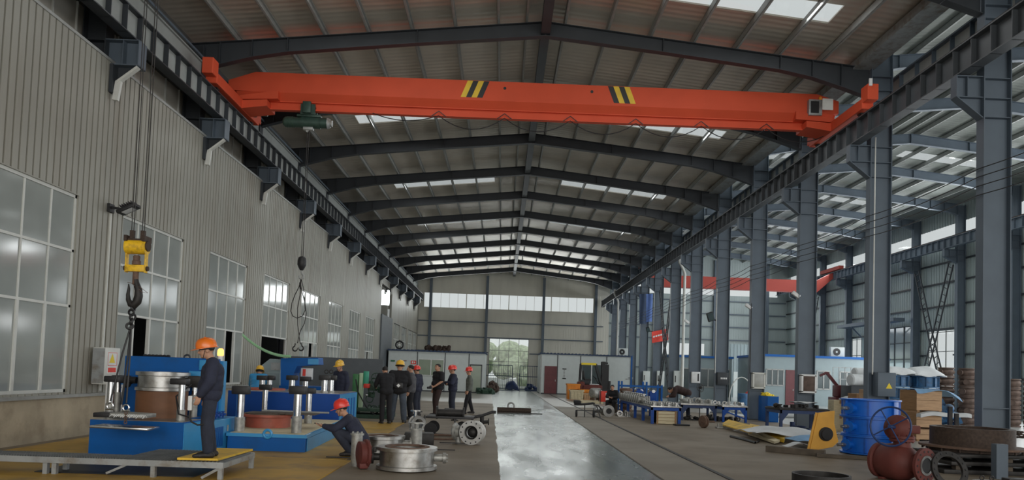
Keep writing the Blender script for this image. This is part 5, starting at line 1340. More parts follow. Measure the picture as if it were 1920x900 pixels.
# orange plate with a round black boss, leaning against the stack
op = thing('orange_bracket', 'orange-yellow steel bracket plate with black round boss left of the blue stack', 'bracket', (0, 0, 0))
Yp = 16.75; pts = [(1533, 774), (1564, 770), (1563, 793), (1571, 828), (1560, 838), (1517, 846)]
poly = [(PY(a, b, Yp).x, max(.012, PY(a, b, Yp).z)) for a, b in pts]
m = MB(); m.prism(poly, Yp-.03, Yp+.03, 'y'); m.build('plate', 'bracket_orange', op, smooth=False)
m = MB(); m.bar((poly[0][0], Yp+.0, poly[0][1]), (poly[5][0], Yp, poly[5][1]+.02), .10, .02, up=(0, 1, 0)); m.build('edge_flange', 'bracket_orange', op, smooth=False)
c = PY(1549, 814, Yp-.05); m = MB(); m.lathe([(.155, 0), (.155, .03), (.12, .05), (.12, .09), (.05, .1), (.0, .1)], (c.x, Yp-.03, c.z), (0, -1, 0), 32); m.build('boss', 'rubber', op)
m = MB(); m.cyl((c.x+.02, Yp-.06, c.z), (c.x+.33, Yp+.1, c.z+.02), .03); m.build('shaft', 'steel_bare', op)
tag(MB().bar((PY(1437, 846, 17.1).x, 17.1, .07), (PY(1545, 852, 16.4).x, 16.35, .07), .14, .13).build('timber_beam', 'timber', smooth=False), 'dark squared timber lying on the floor before the orange bracket', 'timber')
tag(MB().bar((6.9, 16.25, .04), (8.1, 15.9, .04), .16, .07).build('timber_beam', 'timber', smooth=False), 'dark flat timber on the floor below the blue valve stack', 'timber')

# dark red gate valve with handwheel
gx, gy = 6.92, 12.55
gv = thing('gate_valve', 'large dark red gate valve with blue-black handwheel in the right foreground', 'valve', (gx, gy, 0), 0)
ax = Vector((.45, -.893, 0)); zc = .31; A = Vector((-.10, .12, zc)); 
m = MB(); m.lathe([(.13, -.42), (.30, -.42), (.30, -.37), (.26, -.35), (.29, -.28), (.31, -.18), (.315, 0), (.30, .10), (.24, .20), (.17, .26), (.17, .40), (.285, .405), (.285, .455), (.13, .455)], tuple(A), ax, 48)
m.build('body', 'red_prim', gv)
e = A+ax*.457
m = MB(); m.lathe([(.125, 0), (.165, 0), (.165, .012), (.125, .012)], tuple(e), ax, 40, close=True); m.build('raised_face', 'steel_bare', gv)
m = MB(); m.cyl(tuple(e), tuple(e+ax*.004), .124, n=32); m.build('bore', 'black', gv)
m = MB(); bolts(m, tuple(e-ax*.002), ax, .23, 14, .017, .006); m.build('bolt_holes', 'black', gv)
m = MB(); nk_ = A+ax*.02; m.cyl((nk_.x, nk_.y, zc+.2), (nk_.x, nk_.y, zc+.42), .15, .13, n=32); m.cyl((nk_.x, nk_.y, zc+.36), (nk_.x, nk_.y, zc+.40), .20, n=32); m.cyl((nk_.x, nk_.y, zc+.41), (nk_.x, nk_.y, zc+.45), .20, n=32)
bolts(m, (nk_.x, nk_.y, zc+.34), (0, 0, 1), .17, 8, .014, .14); m.build('bonnet', 'red_prim', gv)
gb = Vector((nk_.x-.08, nk_.y, zc+.58)); wd_ = Vector((-.75, -.66, .10)).normalized()
m = MB(); m.cyl((nk_.x, nk_.y, zc+.44), (nk_.x, nk_.y, zc+.56), .10); m.lathe([(.20, -.06), (.22, -.04), (.22, .03), (.19, .06), (.12, .12), (.07, .14), (0, .14)], tuple(gb), wd_, 32); m.box((gb.x+.20, gb.y+.04, gb.z-.02), (.36, .16, .14), .0, bev=.02)
bolts(m, tuple(gb), wd_, .20, 8, .014, .05); m.build('gearbox', 'red_prim', gv)
hw = gb+wd_*.30; m = MB(); m.torus(tuple(hw), .325, .016, wd_, 56, 10); u = Vector((0, 0, 1)); xx = wd_.cross(u).normalized(); yy = wd_.cross(xx)
for k in range(4): a = k*PI/2+.55; m.cyl(tuple(hw), tuple(hw+(xx*math.cos(a)+yy*math.sin(a))*.32), .011, n=8)
m.cyl(tuple(hw-wd_*.17), tuple(hw+wd_*.04), .03, n=14); m.build('handwheel', 'blue_navy', gv)
m = MB()
for s in (-.25, .2): q = A+ax*s; m.box((q.x, q.y, .02), (.10, .36, .04), math.atan2(ax.y, ax.x), bev=.01); m.build('foot', 'red_prim', gv); m = MB()

# wooden crates with sheets
cx0, cx1, cy0, cy1 = 12.3, 13.05, 22.0, 22.95
def crate(label, z0, z1, x0=cx0, x1=cx1, y0=cy0, y1=cy1, ma='wood', mb_='wood_side', grp_='wooden crates behind the blue stack', split=2):
    o = thing('wooden_crate', label, 'crate', ((x0+x1)/2, (y0+y1)/2, z0), 0, grp_); hx, hy, H_ = (x1-x0)/2, (y1-y0)/2, z1-z0
    m = MB()
    for k in range(split):
        a, b = H_*k/split, H_*(k+1)/split-.008; m.bb(-hx, hx, -hy, -hy+.02, a, b); m.bb(-hx, hx, hy-.02, hy, a, b)
    m.bb(-hx, hx, -hy, hy, H_-.02, H_); m.build('front_boards', ma, o, smooth=False)
    m = MB(); m.bb(-hx+.0, -hx+.02, -hy+.02, hy-.02, 0, H_-.02); m.build('side_board', mb_, o, smooth=False); m = MB(); m.bb(hx-.02, hx, -hy+.02, hy-.02, 0, H_-.02); m.build('side_board', mb_, o, smooth=False)
    m = MB()
    for xx_ in (-hx+.05, hx-.05): m.bb(xx_-.04, xx_+.04, -hy, hy, -.05, 0)
    m.build('skid', 'wood_side', o, smooth=False); return o
crate('light wooden crate behind the blue stack, lowest of three', .05, .36); crate('light wooden crate behind the blue stack, middle one under the white cloth', .41, .86); crate('light wooden crate behind the blue stack, topmost under the blue sheet', .91, 1.50)
def drape(fn, nu, nv, th=.01): return MB().sheet(fn, nu, nv, th)
m = drape(lambda u, v: (cx0-.05+1.35*u, cy0-.12+1.15*v, 1.535+.012*math.sin(9*u)+.0*v-(max(0, u-.62)**1.5)*.9-max(0, .12-v)*1.1*(.5+.5*math.sin(7*u+1))), 26, 14, .008)
tag(m.build('plastic_sheet', 'blue_cloth'), 'pale blue plastic sheet draped over the topmost wooden crate', 'sheet')
m = drape(lambda u, v: (cx0-.02+1.5*u, cy0-.26+.24*v, .80+.07*math.sin(3*u)+.03*math.sin(8*u)+.10*v*(1-v)), 24, 6, .10)
tag(m.build('white_cloth', 'white_cloth'), 'rolled white cloth hanging in front of the middle wooden crate', 'cloth')

# dark flanged ring on a stack of plates
dx, dy = 9.35, 14.75
st = [('dark steel plate at the bottom of the stack under the big dark ring', .0, .08, 1.9, .9), ('dark steel plate in the middle of the stack under the big dark ring', .17, .24, 1.85, .85), ('dark steel plate on top of the stack under the big dark ring', .32, .38, 1.9, .85)]
for lb, z0, z1, hx, hy in st:
    tag(MB().box((dx+.75, dy-.25, (z0+z1)/2), (hx*2-.2, 1.2, z1-z0), .03*z0*10, bev=.01).build('steel_plate', 'dark_iron'), lb, 'plate', 'dark plates under the big ring')
k = 0
for zz, hh in ((.08, .09), (.24, .08)):
    for xx_ in (-.85, .1, 1.1, 2.1):
        for yy_ in (-.75, .15):
            k += 1; tag(MB().box((dx+xx_+.1, dy+yy_, zz+hh/2), (.12, .14, hh)).build('packing_block', 'timber', smooth=False), 'small dark packing block between the stacked plates under the big ring', 'block', 'packing blocks between the stacked plates')
dr = thing('flanged_ring', 'big dark iron ring with a wide flange lying on the plate stack', 'ring', (dx, dy, .38))
m = MB(); m.lathe([(.62, .10), (.735, .10), (.735, .45), (.62, .45)], n=64, close=True); m.build('ring_wall', 'rust_dark', dr)
m = MB(); m.lathe([(.62, .06), (.93, .06), (.93, .10), (.62, .10)], n=64, close=True); m.build('flange', 'rust_brown', dr)
m = MB(); m.lathe([(.60, 0), (.80, 0), (.80, .058), (.60, .058)], n=48, close=True); bolts(m, (0, 0, -.0), (0, 0, 1), .86, 16, .02, .08); m.build('studs', 'rust_dark', dr)
for x_, y_, hh in ((dx+.35, dy+1.3, 1.2), (dx+.55, dy+1.4, 1.05)): tag(MB().bb(x_-.04, x_+.04, y_-.03, y_+.03, 0, hh).build('steel_post', 'dark_iron', smooth=False), 'short dark upright bar behind the big ring, %s one' % ('taller' if hh > 1.1 else 'shorter'), 'bar')
p = PY(1876, 865, 13.4)
tag(MB().bb(p.x-.105, p.x+.105, 13.35, 13.5, 0, .62).build('steel_post', 'steel_blue', smooth=False), 'short blue-grey steel post standing in front of the dark ring stack', 'post')
# leaning flange, open dark ring in front
fl_ = thing('pipe_flange', 'dark pipe flange standing on edge behind the red gate valve', 'flange', (PY(1778, 905, 12.2).x, 12.2, 0))
m = MB(); m.lathe([(.22, 0), (.31, 0), (.31, .05), (.22, .05)], (0, 0, .31-.055), (.1, -1, .35), 48, close=True); m.build('ring', 'dark_iron', fl_)
m = MB(); bolts(m, (0+.005, -.045, .31-.038), (.1, -1, .35), .27, 16, .015, .012); m.build('bolt_holes', 'black', fl_)
p = F(1540, 889, .26)
tag(MB().lathe([(.375, 0), (.41, 0), (.41, .26), (.375, .26)], (p.x, p.y, 0), n=56, close=True).build('steel_ring', 'dark_iron'), 'open black steel ring at the bottom edge right of the polished lane', 'ring')
p = F(1858, 905, .1)
cv = thing('valve_cover', 'pale round cover plate with two lifting eyes at the bottom right corner', 'cover', (p.x, p.y, 0))
MB().cyl((0, 0, 0), (0, 0, .12), .26, n=40).build('disc', 'cast_bare', cv)
for s in (-.08, .08): MB().torus((s, .1, .16), .035, .01, (0, 1, 0), 18, 6).build('lifting_eye', 'dark_iron', cv)
bx = thing('tool_box', 'dark steel angle block beside the pale round cover at bottom right', 'block', (p.x+.42, p.y+.1, 0)); MB().bb(-.12, .18, -.1, .1, 0, .17, .01).build('body', 'dark_iron', bx)
# coil of hose at right edge
p = PY(1910, 818, 15.9); m = MB()
for k in range(7): m.torus((p.x, 15.9+.02*k, .62+.01*k), .16+.02*math.sin(k*2), .012, (.3*math.sin(k), .3*math.cos(k), 1), 28, 6)
tag(m.build('wire_coil', 'rust_dark'), 'loose coil of dark wire rope on the plates beside the big ring', 'coil')
m = MB(); m.cyl((10.35, 14.4, .46), (11.6, 14.4, .46), .08, n=24); tag(m.build('steel_pipe', 'cast_bare'), 'grey steel pipe lying on the plates at the right edge', 'pipe')

# ================================================================== middle right
# yellow guard plates and cloth on the floor
def slab(label, pix, zs, th, mt, name='guard_plate', cat='plate'):
    P = [F(a, b, z) for (a, b), z in zip(pix, zs)]
    m = MB(); n = len(P); vs = P+[p+Vector((0, 0, th)) for p in P]
    m.add(vs, [tuple(range(n))[::-1], tuple(range(n, 2*n))]+[(i, (i+1) % n, n+(i+1) % n, n+i) for i in range(n)])
    return tag(m.build(name, mt, smooth=False), label, cat)
slab('flat yellow guard plate lying on the floor right of the brown wheel', [(1352, 797), (1404, 812), (1412, 800), (1366, 788)], [.10, .10, .22, .22], .03, 'yellow_mat')
slab('yellow guard box lying under the white cloth, nearer to the blue stack', [(1404, 815), (1470, 830), (1474, 816), (1406, 800)], [.04, .04, .12, .14], .10, 'yellow_mat')
slab('white edged board leaning between the two yellow guard plates', [(1402, 815), (1452, 832), (1462, 829), (1408, 806)], [.03, .03, .05, .18], .06, 'wood_pale', 'white_board', 'board')
c0_ = F(1465, 805, .3)
m = drape(lambda u, v: (c0_.x-1.0+2.2*u, c0_.y-.9+1.9*v, .22+.14*math.sin(3.1*u)*math.sin(PI*v)+.03*math.sin(11*u+5*v)+.03*math.cos(9*v-4*u)), 30, 24, .012)
tag(m.build('white_cloth', 'white_cloth'), 'crumpled white cloth spread over the yellow guard plates', 'cloth')
c1_ = F(1505, 835, .05)
m = drape(lambda u, v: (c1_.x-.15+.95*u, c1_.y-.1+.9*v, .16+.16*math.sin(PI*u*.8)*math.sin(PI*v)+.02*math.sin(9*u)), 18, 14, .01)
tag(m.build('blue_sheet', 'blue_cloth'), 'crumpled blue sheet on the floor left of the orange bracket', 'sheet')
m = drape(lambda u, v: (c1_.x-.55+.7*u, c1_.y-.42+.35*v, .04+.10*(1-math.cos(2*PI*u))*.5), 14, 5, .01)
tag(m.build('white_paper', 'white_cloth'), 'curled white sheet lying on the floor behind the timber beam', 'sheet')
wh = thing('wheel_set', 'small rusty wheel standing on the floor right of the blue workbench', 'wheel', (F(1322, 803).x, 24.6, 0), .15)
m = MB(); m.lathe([(.05, -.07), (.19, -.07), (.205, -.05), (.205, -.02), (.16, 0), (.205, .02), (.205, .05), (.19, .07), (.05, .07)], (0, 0, .205), (1, .25, 0), 36); m.cyl((-.1, -.02, .205), (.42, .1, .205), .03); m.build('wheel', 'rust_brown', wh)
m = MB(); m.bb(.42, .92, -.1, .14, .0, .05, .01)
for k in range(4): m.cyl((.50+.12*k, .02, .05), (.50+.12*k, .02, .16), .045, n=12)
tag(m.build('casting_tray', 'cast_bare'), 'low steel tray of small castings right of the rusty wheel', 'tray').location = wh.location
tag(MB().tube([F(1370, 818, .03), F(1395, 824, .03), F(1416, 830, .03), F(1422, 827, .03)], .035, 8).build('steel_bar', 'black'), 'long black bar lying on the floor before the yellow plates', 'bar')

def bench(label, x0, x1, y0, y1, h_, mt='blue_royal', nleg=2, brace=False, top='steel_bare', lw=.08):
    o = thing('workbench', label, 'workbench', (x0, y0, 0)); W, D = x1-x0, y1-y0
    MB().bb(0, W, 0, D, h_-.05, h_, .005).build('bench_top', top, o)
    m = MB(); m.bb(.02, W-.02, .02, .08, h_-.15, h_-.05); m.bb(.02, W-.02, D-.08, D-.02, h_-.15, h_-.05); m.bb(.02, .08, .02, D-.02, h_-.15, h_-.05); m.bb(W-.08, W-.02, .02, D-.02, h_-.15, h_-.05)
    if nleg == 2:
        for s in (0, 1): xa = .02+lw if s == 0 else W-.02-lw; xb = xa+(.18 if s == 0 else -.18); m.prism([(xa, h_-.15), (xb, h_-.15), (xa, h_-.38)], .03, .06, 'y')
    m.build('frame', mt, o, smooth=False)
    for k in range(nleg):
        yy_ = .02+(D-.04-lw)*k/(nleg-1)
        for xx_ in (.02, W-.02-lw): MB().bb(xx_, xx_+lw, yy_, yy_+lw, 0, h_-.15).build('leg', mt, o, smooth=False)
    if brace: MB().bar((.1, .05, h_-.2), (W-.1, .05, .15), .05, .02, up=(0, 1, 0)).build('brace', mt, o, smooth=False)
    return o
tx0, tx1 = PY(1220, 780, 25.8).x, PY(1278, 780, 25.8).x
bench('long blue steel workbench covered with pale flanges right of the lane', tx0, tx1, 25.8, 32.6, .62, nleg=5, lw=.10)
rr = random.Random(9); idx = 0
fl0 = None
def flange_piece(x, y, z, r, h_, label, mt='steel_bare', group=None, nm='small_flange'):
    global fl0
    m = MB(); m.lathe([(r*.4, 0), (r, 0), (r, h_*.4), (r*.65, h_*.5), (r*.65, h_), (r*.4, h_)], n=20, close=True)
    o = m.build(nm, mt); o.location = (x, y, z); return tag(o, label, 'flange', group)
pf_ = None
for r_ in range(5):
    for c_ in range(4):
        x = tx0+.14+.26*c_; y = 26.0+.36*r_
        if pf_ is None: pf_ = flange_piece(x, y, .62, .11, .12, 'small pale machined flange set out on the long blue workbench', group='flanges on the long blue workbench')
        else:
            o = pf_.copy(); COL.objects.link(o); o.location = (x, y, .62)
pv0 = None
for k in range(11):
    x = tx0+.02; y = 27.9+.44*k
    if pv0 is None:
        pv0 = thing('flanged_valve', 'bare cast valve body in the row along the long blue workbench', 'valve', (x, y, .62), 0, 'valve bodies on the long blue workbench')
        m = MB(); m.sph((.12, 0, .14), .13, (1, 1, 1), 14, 10); m.cyl((-.08, 0, .14), (.32, 0, .14), .075, n=14); m.cyl((-.1, 0, .14), (-.06, 0, .14), .14, n=18); m.cyl((.3, 0, .14), (.34, 0, .14), .14, n=18); m.build('body', 'cast_bare', pv0)
        m = MB(); m.cyl((.12, 0, .24), (.12, 0, .32), .05, n=12); m.cyl((.12, 0, .32), (.12, 0, .35), .10, n=16); m.build('bonnet', 'steel_bare', pv0)
    else: dup(pv0, (x, y, .62), .0, pv0['label'])
o = thing('wooden_crate', 'pale slatted wooden crate on the floor under the blue workbench end', 'crate', (tx0+.52, 25.95, 0))
m = MB()
for k in range(4): MB().bb(-.34, .34, -.25, -.23, .02+.11*k, .115+.11*k).build('slat', 'wood_pale', o, smooth=False)
MB().bb(-.33, .33, -.22, .24, .03, .45).build('inner_box', 'wood_side', o, smooth=False)
for x in (-.33, .29): m.bb(x, x+.05, -.27, .27, 0, .46)
m.build('corner_board', 'wood_side', o, smooth=False)
tag(MB().box((tx0+.95, 25.3, .03), (.5, .3, .05), .2, bev=.015).build('rubber_mat', 'black'), 'black folded mat on the floor in front of the blue workbench', 'mat')

bx0, bx1 = PY(1354, 780, 28.3).x, PY(1402, 780, 28.3).x
bench('short blue workbench with diagonal brace in front of the blue cabinet', bx0, bx1, 28.3, 29.6, .62, brace=True)
bench('dark workbench loaded with grey castings left of the braced blue bench', bx0-1.5, bx0-.1, 28.6, 29.8, .64, mt='blue_navy')
def clutter(name, label, x0, x1, y0, y1, z, n, seed, mt='dark_iron', cat='parts', r=(.05, .12), h=.22):
    """a heap of machined odds and ends that touch each other, as one pile"""
    rr = random.Random(seed); m = MB(); m.bb(x0, x1, y0, y1, z, z+.02)
    for k in range(n):
        x, y = x0+(x1-x0)*rr.random(), y0+(y1-y0)*rr.random(); q = r[0]+(r[1]-r[0])*rr.random(); t = rr.choice('bcfts'); zz = z+.01
        if t == 'b': m.box((x, y, zz+q*.7), (q*2, q*1.6, q*1.4), rr.random()*3, bev=.01)
        elif t == 'c': m.cyl((x, y, zz), (x, y, zz+h*(.4+.6*rr.random())), q*.7, n=14)
        elif t == 'f': m.lathe([(q, 0), (q, .03), (q*.6, .04), (q*.6, h*.5), (q, h*.5+.01), (q, h*.5+.04)], (x, y, zz), n=18)
        elif t == 't': m.lathe([(q*.6, 0), (q, 0), (q, .05), (q*.6, .05)], (x, y, zz+q), (rr.random()-.5, 1, 0), 18, close=True)
        else: m.sph((x, y, zz+q*.7), q, (1, 1, .8), 12, 8)
    o = tag(m.build(name, mt), label, cat); o['kind'] = 'stuff'; return o
clutter('machined_parts', 'bare and dark machined parts heaped on the braced blue workbench', bx0+.02, bx1-.02, 28.35, 29.5, .62, 16, 1, 'steel_bare', r=(.04, .09), h=.16)
clutter('castings', 'grey castings heaped on the dark workbench left of the braced one', bx0-1.48, bx0-.12, 28.65, 29.7, .64, 22, 2, 'cast_bare', r=(.06, .13))
clutter('scrap_parts', 'dark scrap parts stored on the floor under the blue workbenches', bx0-1.2, bx1-.2, 28.75, 29.4, .0, 24, 3, 'dark_iron')
fn = thing('desk_fan', 'grey desk fan on a thin stand on the bench behind the castings', 'fan', (PY(1318, 740, 29.7).x, 30.1, 0))
m = MB(); m.torus((0, 0, 1.25), .17, .012, (.5, -1, .3), 28, 6); m.torus((0, 0, 1.25), .10, .008, (.5, -1, .3), 24, 6)
for k in range(8): a = k*PI/4; m.bar((0, 0, 1.25), (.17*math.cos(a)*.9, .05, 1.25+.17*math.sin(a)), .006)
m.build('cage', 'dark_iron', fn); MB().cyl((0, .02, 1.25), (.05, .12, 1.25), .06).build('motor', 'dark_iron', fn)
m = MB(); m.cyl((0, .05, .04), (0, .05, 1.15), .02); m.cyl((0, .05, 0), (0, .05, .04), .18, n=24); m.build('stand', 'dark_iron', fn)

cb_ = thing('tool_cabinet', 'blue steel tool cabinet standing beside a column behind the benches', 'cabinet', (10.73, 29.9, 0))
MB().bb(-.23, .23, -.5, .5, .0, 1.02, .008).build('body', 'blue_press', cb_); MB().bb(-.21, .21, -.512, -.5, .04, .98).build('door', 'blue_press', cb_); MB().bb(.12, .15, -.53, -.512, .5, .62).build('handle', 'galv', cb_)
clutter('small_tools', 'yellow and pale small tools lying on top of the blue tool cabinet', 10.55, 10.92, 29.45, 30.3, 1.02, 7, 5, 'sign_yellow', r=(.04, .09), h=.15)
wx0, wx1 = PY(1462, 780, 22.6).x, PY(1556, 780, 22.6).x
bench('cluttered dark workbench behind the white cloth and orange bracket', wx0, wx1, 22.6, 23.9, .80, mt='blue_navy', top='dark_iron')
clutter('machined_parts', 'dark tools and papers heaped on the workbench behind the white cloth', wx0+.02, wx1-.02, 22.65, 23.8, .80, 16, 6, 'dark_iron', r=(.04, .10), h=.14)
clutter('valve_parts', 'blue-black valve parts on the floor beneath the cluttered dark workbench', wx0+.15, wx1-.15, 22.75, 23.5, .0, 20, 7, 'blue_navy', r=(.08, .16), h=.4)
tag(MB().sheet(lambda u, v: (wx0+.5+.7*u, 22.7+.5*v, 1.0+.02*math.sin(9*u+3*v)), 8, 6, .01).build('paper_sheet', 'white_cloth'), 'white paper sheet lying on the tools of the dark workbench', 'paper')

# blue assembly rack, stack of brown rings
rx0, rx1 = PY(1163, 730, 35).x, PY(1246, 730, 34).x
rk = thing('assembly_rack', 'blue tubular steel rack with machine parts behind the row of valve bodies', 'rack', (rx0, 34.6, 0))
W = rx1-rx0
for x in (0, W*.62, W):
    for y in (0, .9): MB().bb(x-.04, x+.04, y-.04, y+.04, 0, 1.38 if x < W else 1.25).build('post', 'blue_press', rk, smooth=False)
m = MB(); m.bb(0, W, -.03, .03, 1.12, 1.20); m.bb(0, W, .87, .93, 1.12, 1.20); m.bb(0, W, -.03, .93, .28, .33)
m.build('rail', 'blue_press', rk, smooth=False)
m = MB(); m.box((W*.45, .3, .75), (.5, .5, .6), bev=.03); m.cyl((W*.30, .3, .33), (W*.30, .3, 1.05), .18, n=24); m.lathe([(.10, 0), (.20, 0), (.2, .04), (.1, .04)], (W*.45, .02, .8), (0, -1, 0), 24); m.box((W*.8, .3, .65), (.35, .5, .6), bev=.03); m.build('machine_body', 'blue_royal', rk)
m = MB()
for k in range(5): m.cyl((W*(.2+.15*k), .1, .95+.03*(k % 2)), (W*(.2+.15*k), .0, .95), .08, n=16)
m.build('gauge', 'chrome', rk)
px_ = PY(1174, 730, 33.4).x
r0_ = None
for k in range(6):
    if r0_ is None: o = r0_ = MB().lathe([(.16, 0), (.25, .0), (.29, .05), (.29, .13), (.25, .18), (.16, .18)], n=28, close=True).build('cast_ring', 'rust_brown')
    else: o = r0_.copy(); COL.objects.link(o)
    o.location = (px_, 33.4, .18*k+.0); tag(o, 'brown cast ring in the pile beside the blue rack, %s from the floor' % NTH[k], 'ring', 'piled brown cast rings')
# trolley and ball valve beside the rail
ct = thing('trolley', 'low two-wheeled black trolley with a padded seat-like tray beside the floor rail', 'trolley', (PY(1098, 770, 28.6).x, 28.7, 0))
m = MB(); m.sheet(lambda u, v: (-.42+.75*u, -.28+.56*v, .47+.07*u*u+.05*abs(v-.5)), 6, 6, .05); m.bb(-.44, -.2, -.26, .26, .50, .62, .02); m.build('tray', 'rubber', ct)
for x in (-.36, .30): m = MB(); m.cyl((x-.03, -.2, .13), (x+.03, -.2, .13), .13, n=22); m.cyl((x-.04, -.2, .13), (x+.04, -.2, .13), .05, n=12); m.build('wheel', 'rubber', ct)
for x, dx_ in ((-.05, 0), (.52, .12)): m = MB(); m.bar((x-dx_, -.2, .45), (x+dx_*.3, -.22, .0), .04); m.build('leg', 'black', ct)
m = MB(); m.bar((-.36, -.2, .25), (.52, -.2, .25), .03); m.tube([(.3, 0, .47), (.5, 0, .44), (.62, 0, .30)], .025, 8); m.build('frame', 'black', ct)
bv = thing('ball_valve', 'dull metal valve with round flange on the floor right of the black trolley', 'valve', (PY(1140, 770, 28.9).x, 29.0, 0), -.3)
m = MB(); m.sph((-.15, .1, .24), .19, n=20, m=14); m.lathe([(.12, 0), (.23, 0), (.23, .04), (.15, .05), (.13, .25)], (.06, -.08, .24), (-.5, 1, 0), 32); m.cyl((-.5, .2, .24), (-.2, .1, .24), .1); m.cyl((-.54, .21, .24), (-.5, .2, .24), .2, n=24); m.build('body', 'steel_bare', bv)
MB().cyl((.075, -.11, .24), (.06, -.08, .24), .11, n=24).build('bore', 'black', bv)
clutter('machined_parts', 'shiny machined parts on the floor at the sitting person\'s feet', PY(1140, 775, 30).x+.35, PY(1180, 775, 30).x, 29.6, 30.3, .0, 12, 8, 'steel_bare', r=(.06, .12), h=.3)
# ================================================================== site cabins in the far half of the hall
def cabin(name, label, X0, X1, Yf, depth, H_):
    o = thing(name, label, 'cabin', (X0, Yf, 0)); W = X1-X0
    MB().bb(0, W, 0, depth, .08, H_-.12).build('wall', 'white_paint', o, smooth=False)
    m = MB(); m.bb(-.08, W+.08, -.12, depth, H_-.12, H_-.04)
    x = -.05
    while x < W: m.bb(x, x+.10, -.12, depth, H_-.04, H_+.01); x += .28
    m.build('roof', 'banner_navy', o, smooth=False)
    MB().bb(-.02, W+.02, -.03, depth, 0, .08).build('base_frame', 'steel_dark', o, smooth=False)
    return o, W
# left cabin
Yl = 54.6; a, b = PY(727, 700, Yl).x, PY(909, 700, Yl).x
o, W = cabin('site_cabin', 'white panel cabin with sliding window and glass door on the left of the hall', a, b, Yl, 4.5, 3.0)
def lx(px): return PY(px, 690, Yl).x-a
def lz(py, px=820): return PY(px, py, Yl).z
for px in (782, 834, 879): MB().bb(lx(px)-.03, lx(px)+.03, -.02, 0, .08, 2.85).build('joint_cover', 'steel_dark', o, smooth=False)
w_ = MB(); x0, x1 = lx(784), lx(832); z0, z1 = .95+.25, lz(675); w_.bb(x0, x1, -.05, -.02, z0-.05, z0); w_.bb(x0, x1, -.05, -.02, z1, z1+.05); 
for x in (x0, (x0+x1)/2, x1): w_.bb(x-.03, x+.03, -.05, -.02, z0, z1)
w_.build('window_frame', 'sign_white', o, smooth=False); MB().bb(x0, x1, -.03, -.01, z0, z1).build('window_pane', 'window_green', o, smooth=False)
x0, x1 = lx(881), lx(904); m = MB(); m.bb(x0, x0+.06, -.05, 0, .1, 2.05); m.bb(x1-.06, x1, -.05, 0, .1, 2.05); m.bb(x0, x1, -.05, 0, 2.0, 2.08); m.build('door_frame', 'steel_dark', o, smooth=False)
MB().bb(x0+.06, x1-.06, -.03, 0, .1, 2.0).build('door_pane', 'window_green', o, smooth=False)
m = MB(); m.bb(lx(770), lx(780), -.03, 0, 1.95, 2.2); m.build('red_sign', 'red_bright', o, smooth=False)
m = MB(); m.bb(lx(772), lx(774.5), -.035, -.03, 2.0, 2.15); m.bb(lx(776), lx(778), -.035, -.03, 2.02, 2.14); m.build('sign_mark', 'sign_white', o, smooth=False)
MB().bb(lx(732), lx(740), -.03, 0, 2.08, 2.2).build('green_sign', 'sign_green', o, smooth=False)
MB().bb(lx(748), lx(762), -.03, 0, 2.14, 2.19).build('red_strip', 'maroon', o, smooth=False)
# sign on the grey leaf
q = PX(715, 680, XL+.1); tag(MB().bb(XL+.1, XL+.13, q.y-.8, q.y+.4, q.z-.12, q.z+.12).build('exit_sign', 'sign_green'), 'small dark green sign on the tall grey sliding leaf', 'sign')
# air conditioner and fan on the left cabin roof
def ac(label, px, py, Y, w_=.8, h_=.6, z=None):
    p = PY(px, py, Y); zb = p.z-h_/2 if z is None else z
    o = thing('air_conditioner', label, 'air conditioner', (p.x, Y, zb)); MB().bb(-w_/2, w_/2, -.15, .15, 0, h_, .02).build('casing', 'white_paint', o)
    m = MB(); m.torus((-.08, -.155, h_/2), h_*.36, .015, (0, 1, 0), 28, 6); m.cyl((-.08, -.152, h_/2), (-.08, -.156, h_/2), h_*.33, n=28); m.build('fan_grille', 'black', o)
    MB().cyl((-.08, -.165, h_/2), (-.08, -.156, h_/2), h_*.10, n=16).build('fan_hub', 'white_paint', o); return o
vf = thing('ventilation_fan', 'round black ventilator standing on the roof of the left cabin', 'fan', (PY(748, 648, 55).x, 55.3, 3.01))
m = MB(); m.torus((0, 0, .33), .27, .06, (0, 1, 0), 32, 10); m.build('ring', 'black', vf); MB().cyl((0, -.02, .33), (0, .02, .33), .08).build('hub', 'sign_white', vf)
m = MB(); 
for k in range(6): aa = k*PI/3; m.bar((0, 0, .33), (.26*math.cos(aa), 0, .33+.26*math.sin(aa)), .03)
m.build('blade', 'black', vf)
m = MB(); rr = random.Random(8); x_ = PY(798, 655, 55).x; x2_ = PY(842, 655, 55).x; m.bb(x_, x2_, 55.2, 55.9, 3.01, 3.08)
for k in range(34): m.sph((x_+(x2_-x_)*rr.random(), 55.2+.6*rr.random(), 3.10+.22*rr.random()), .10+.09*rr.random(), n=8, m=6)
tag(m.build('scrap_heap', 'rust_dark'), 'heap of dark scrap piled on the roof of the left cabin', 'scrap')['kind'] = 'stuff'
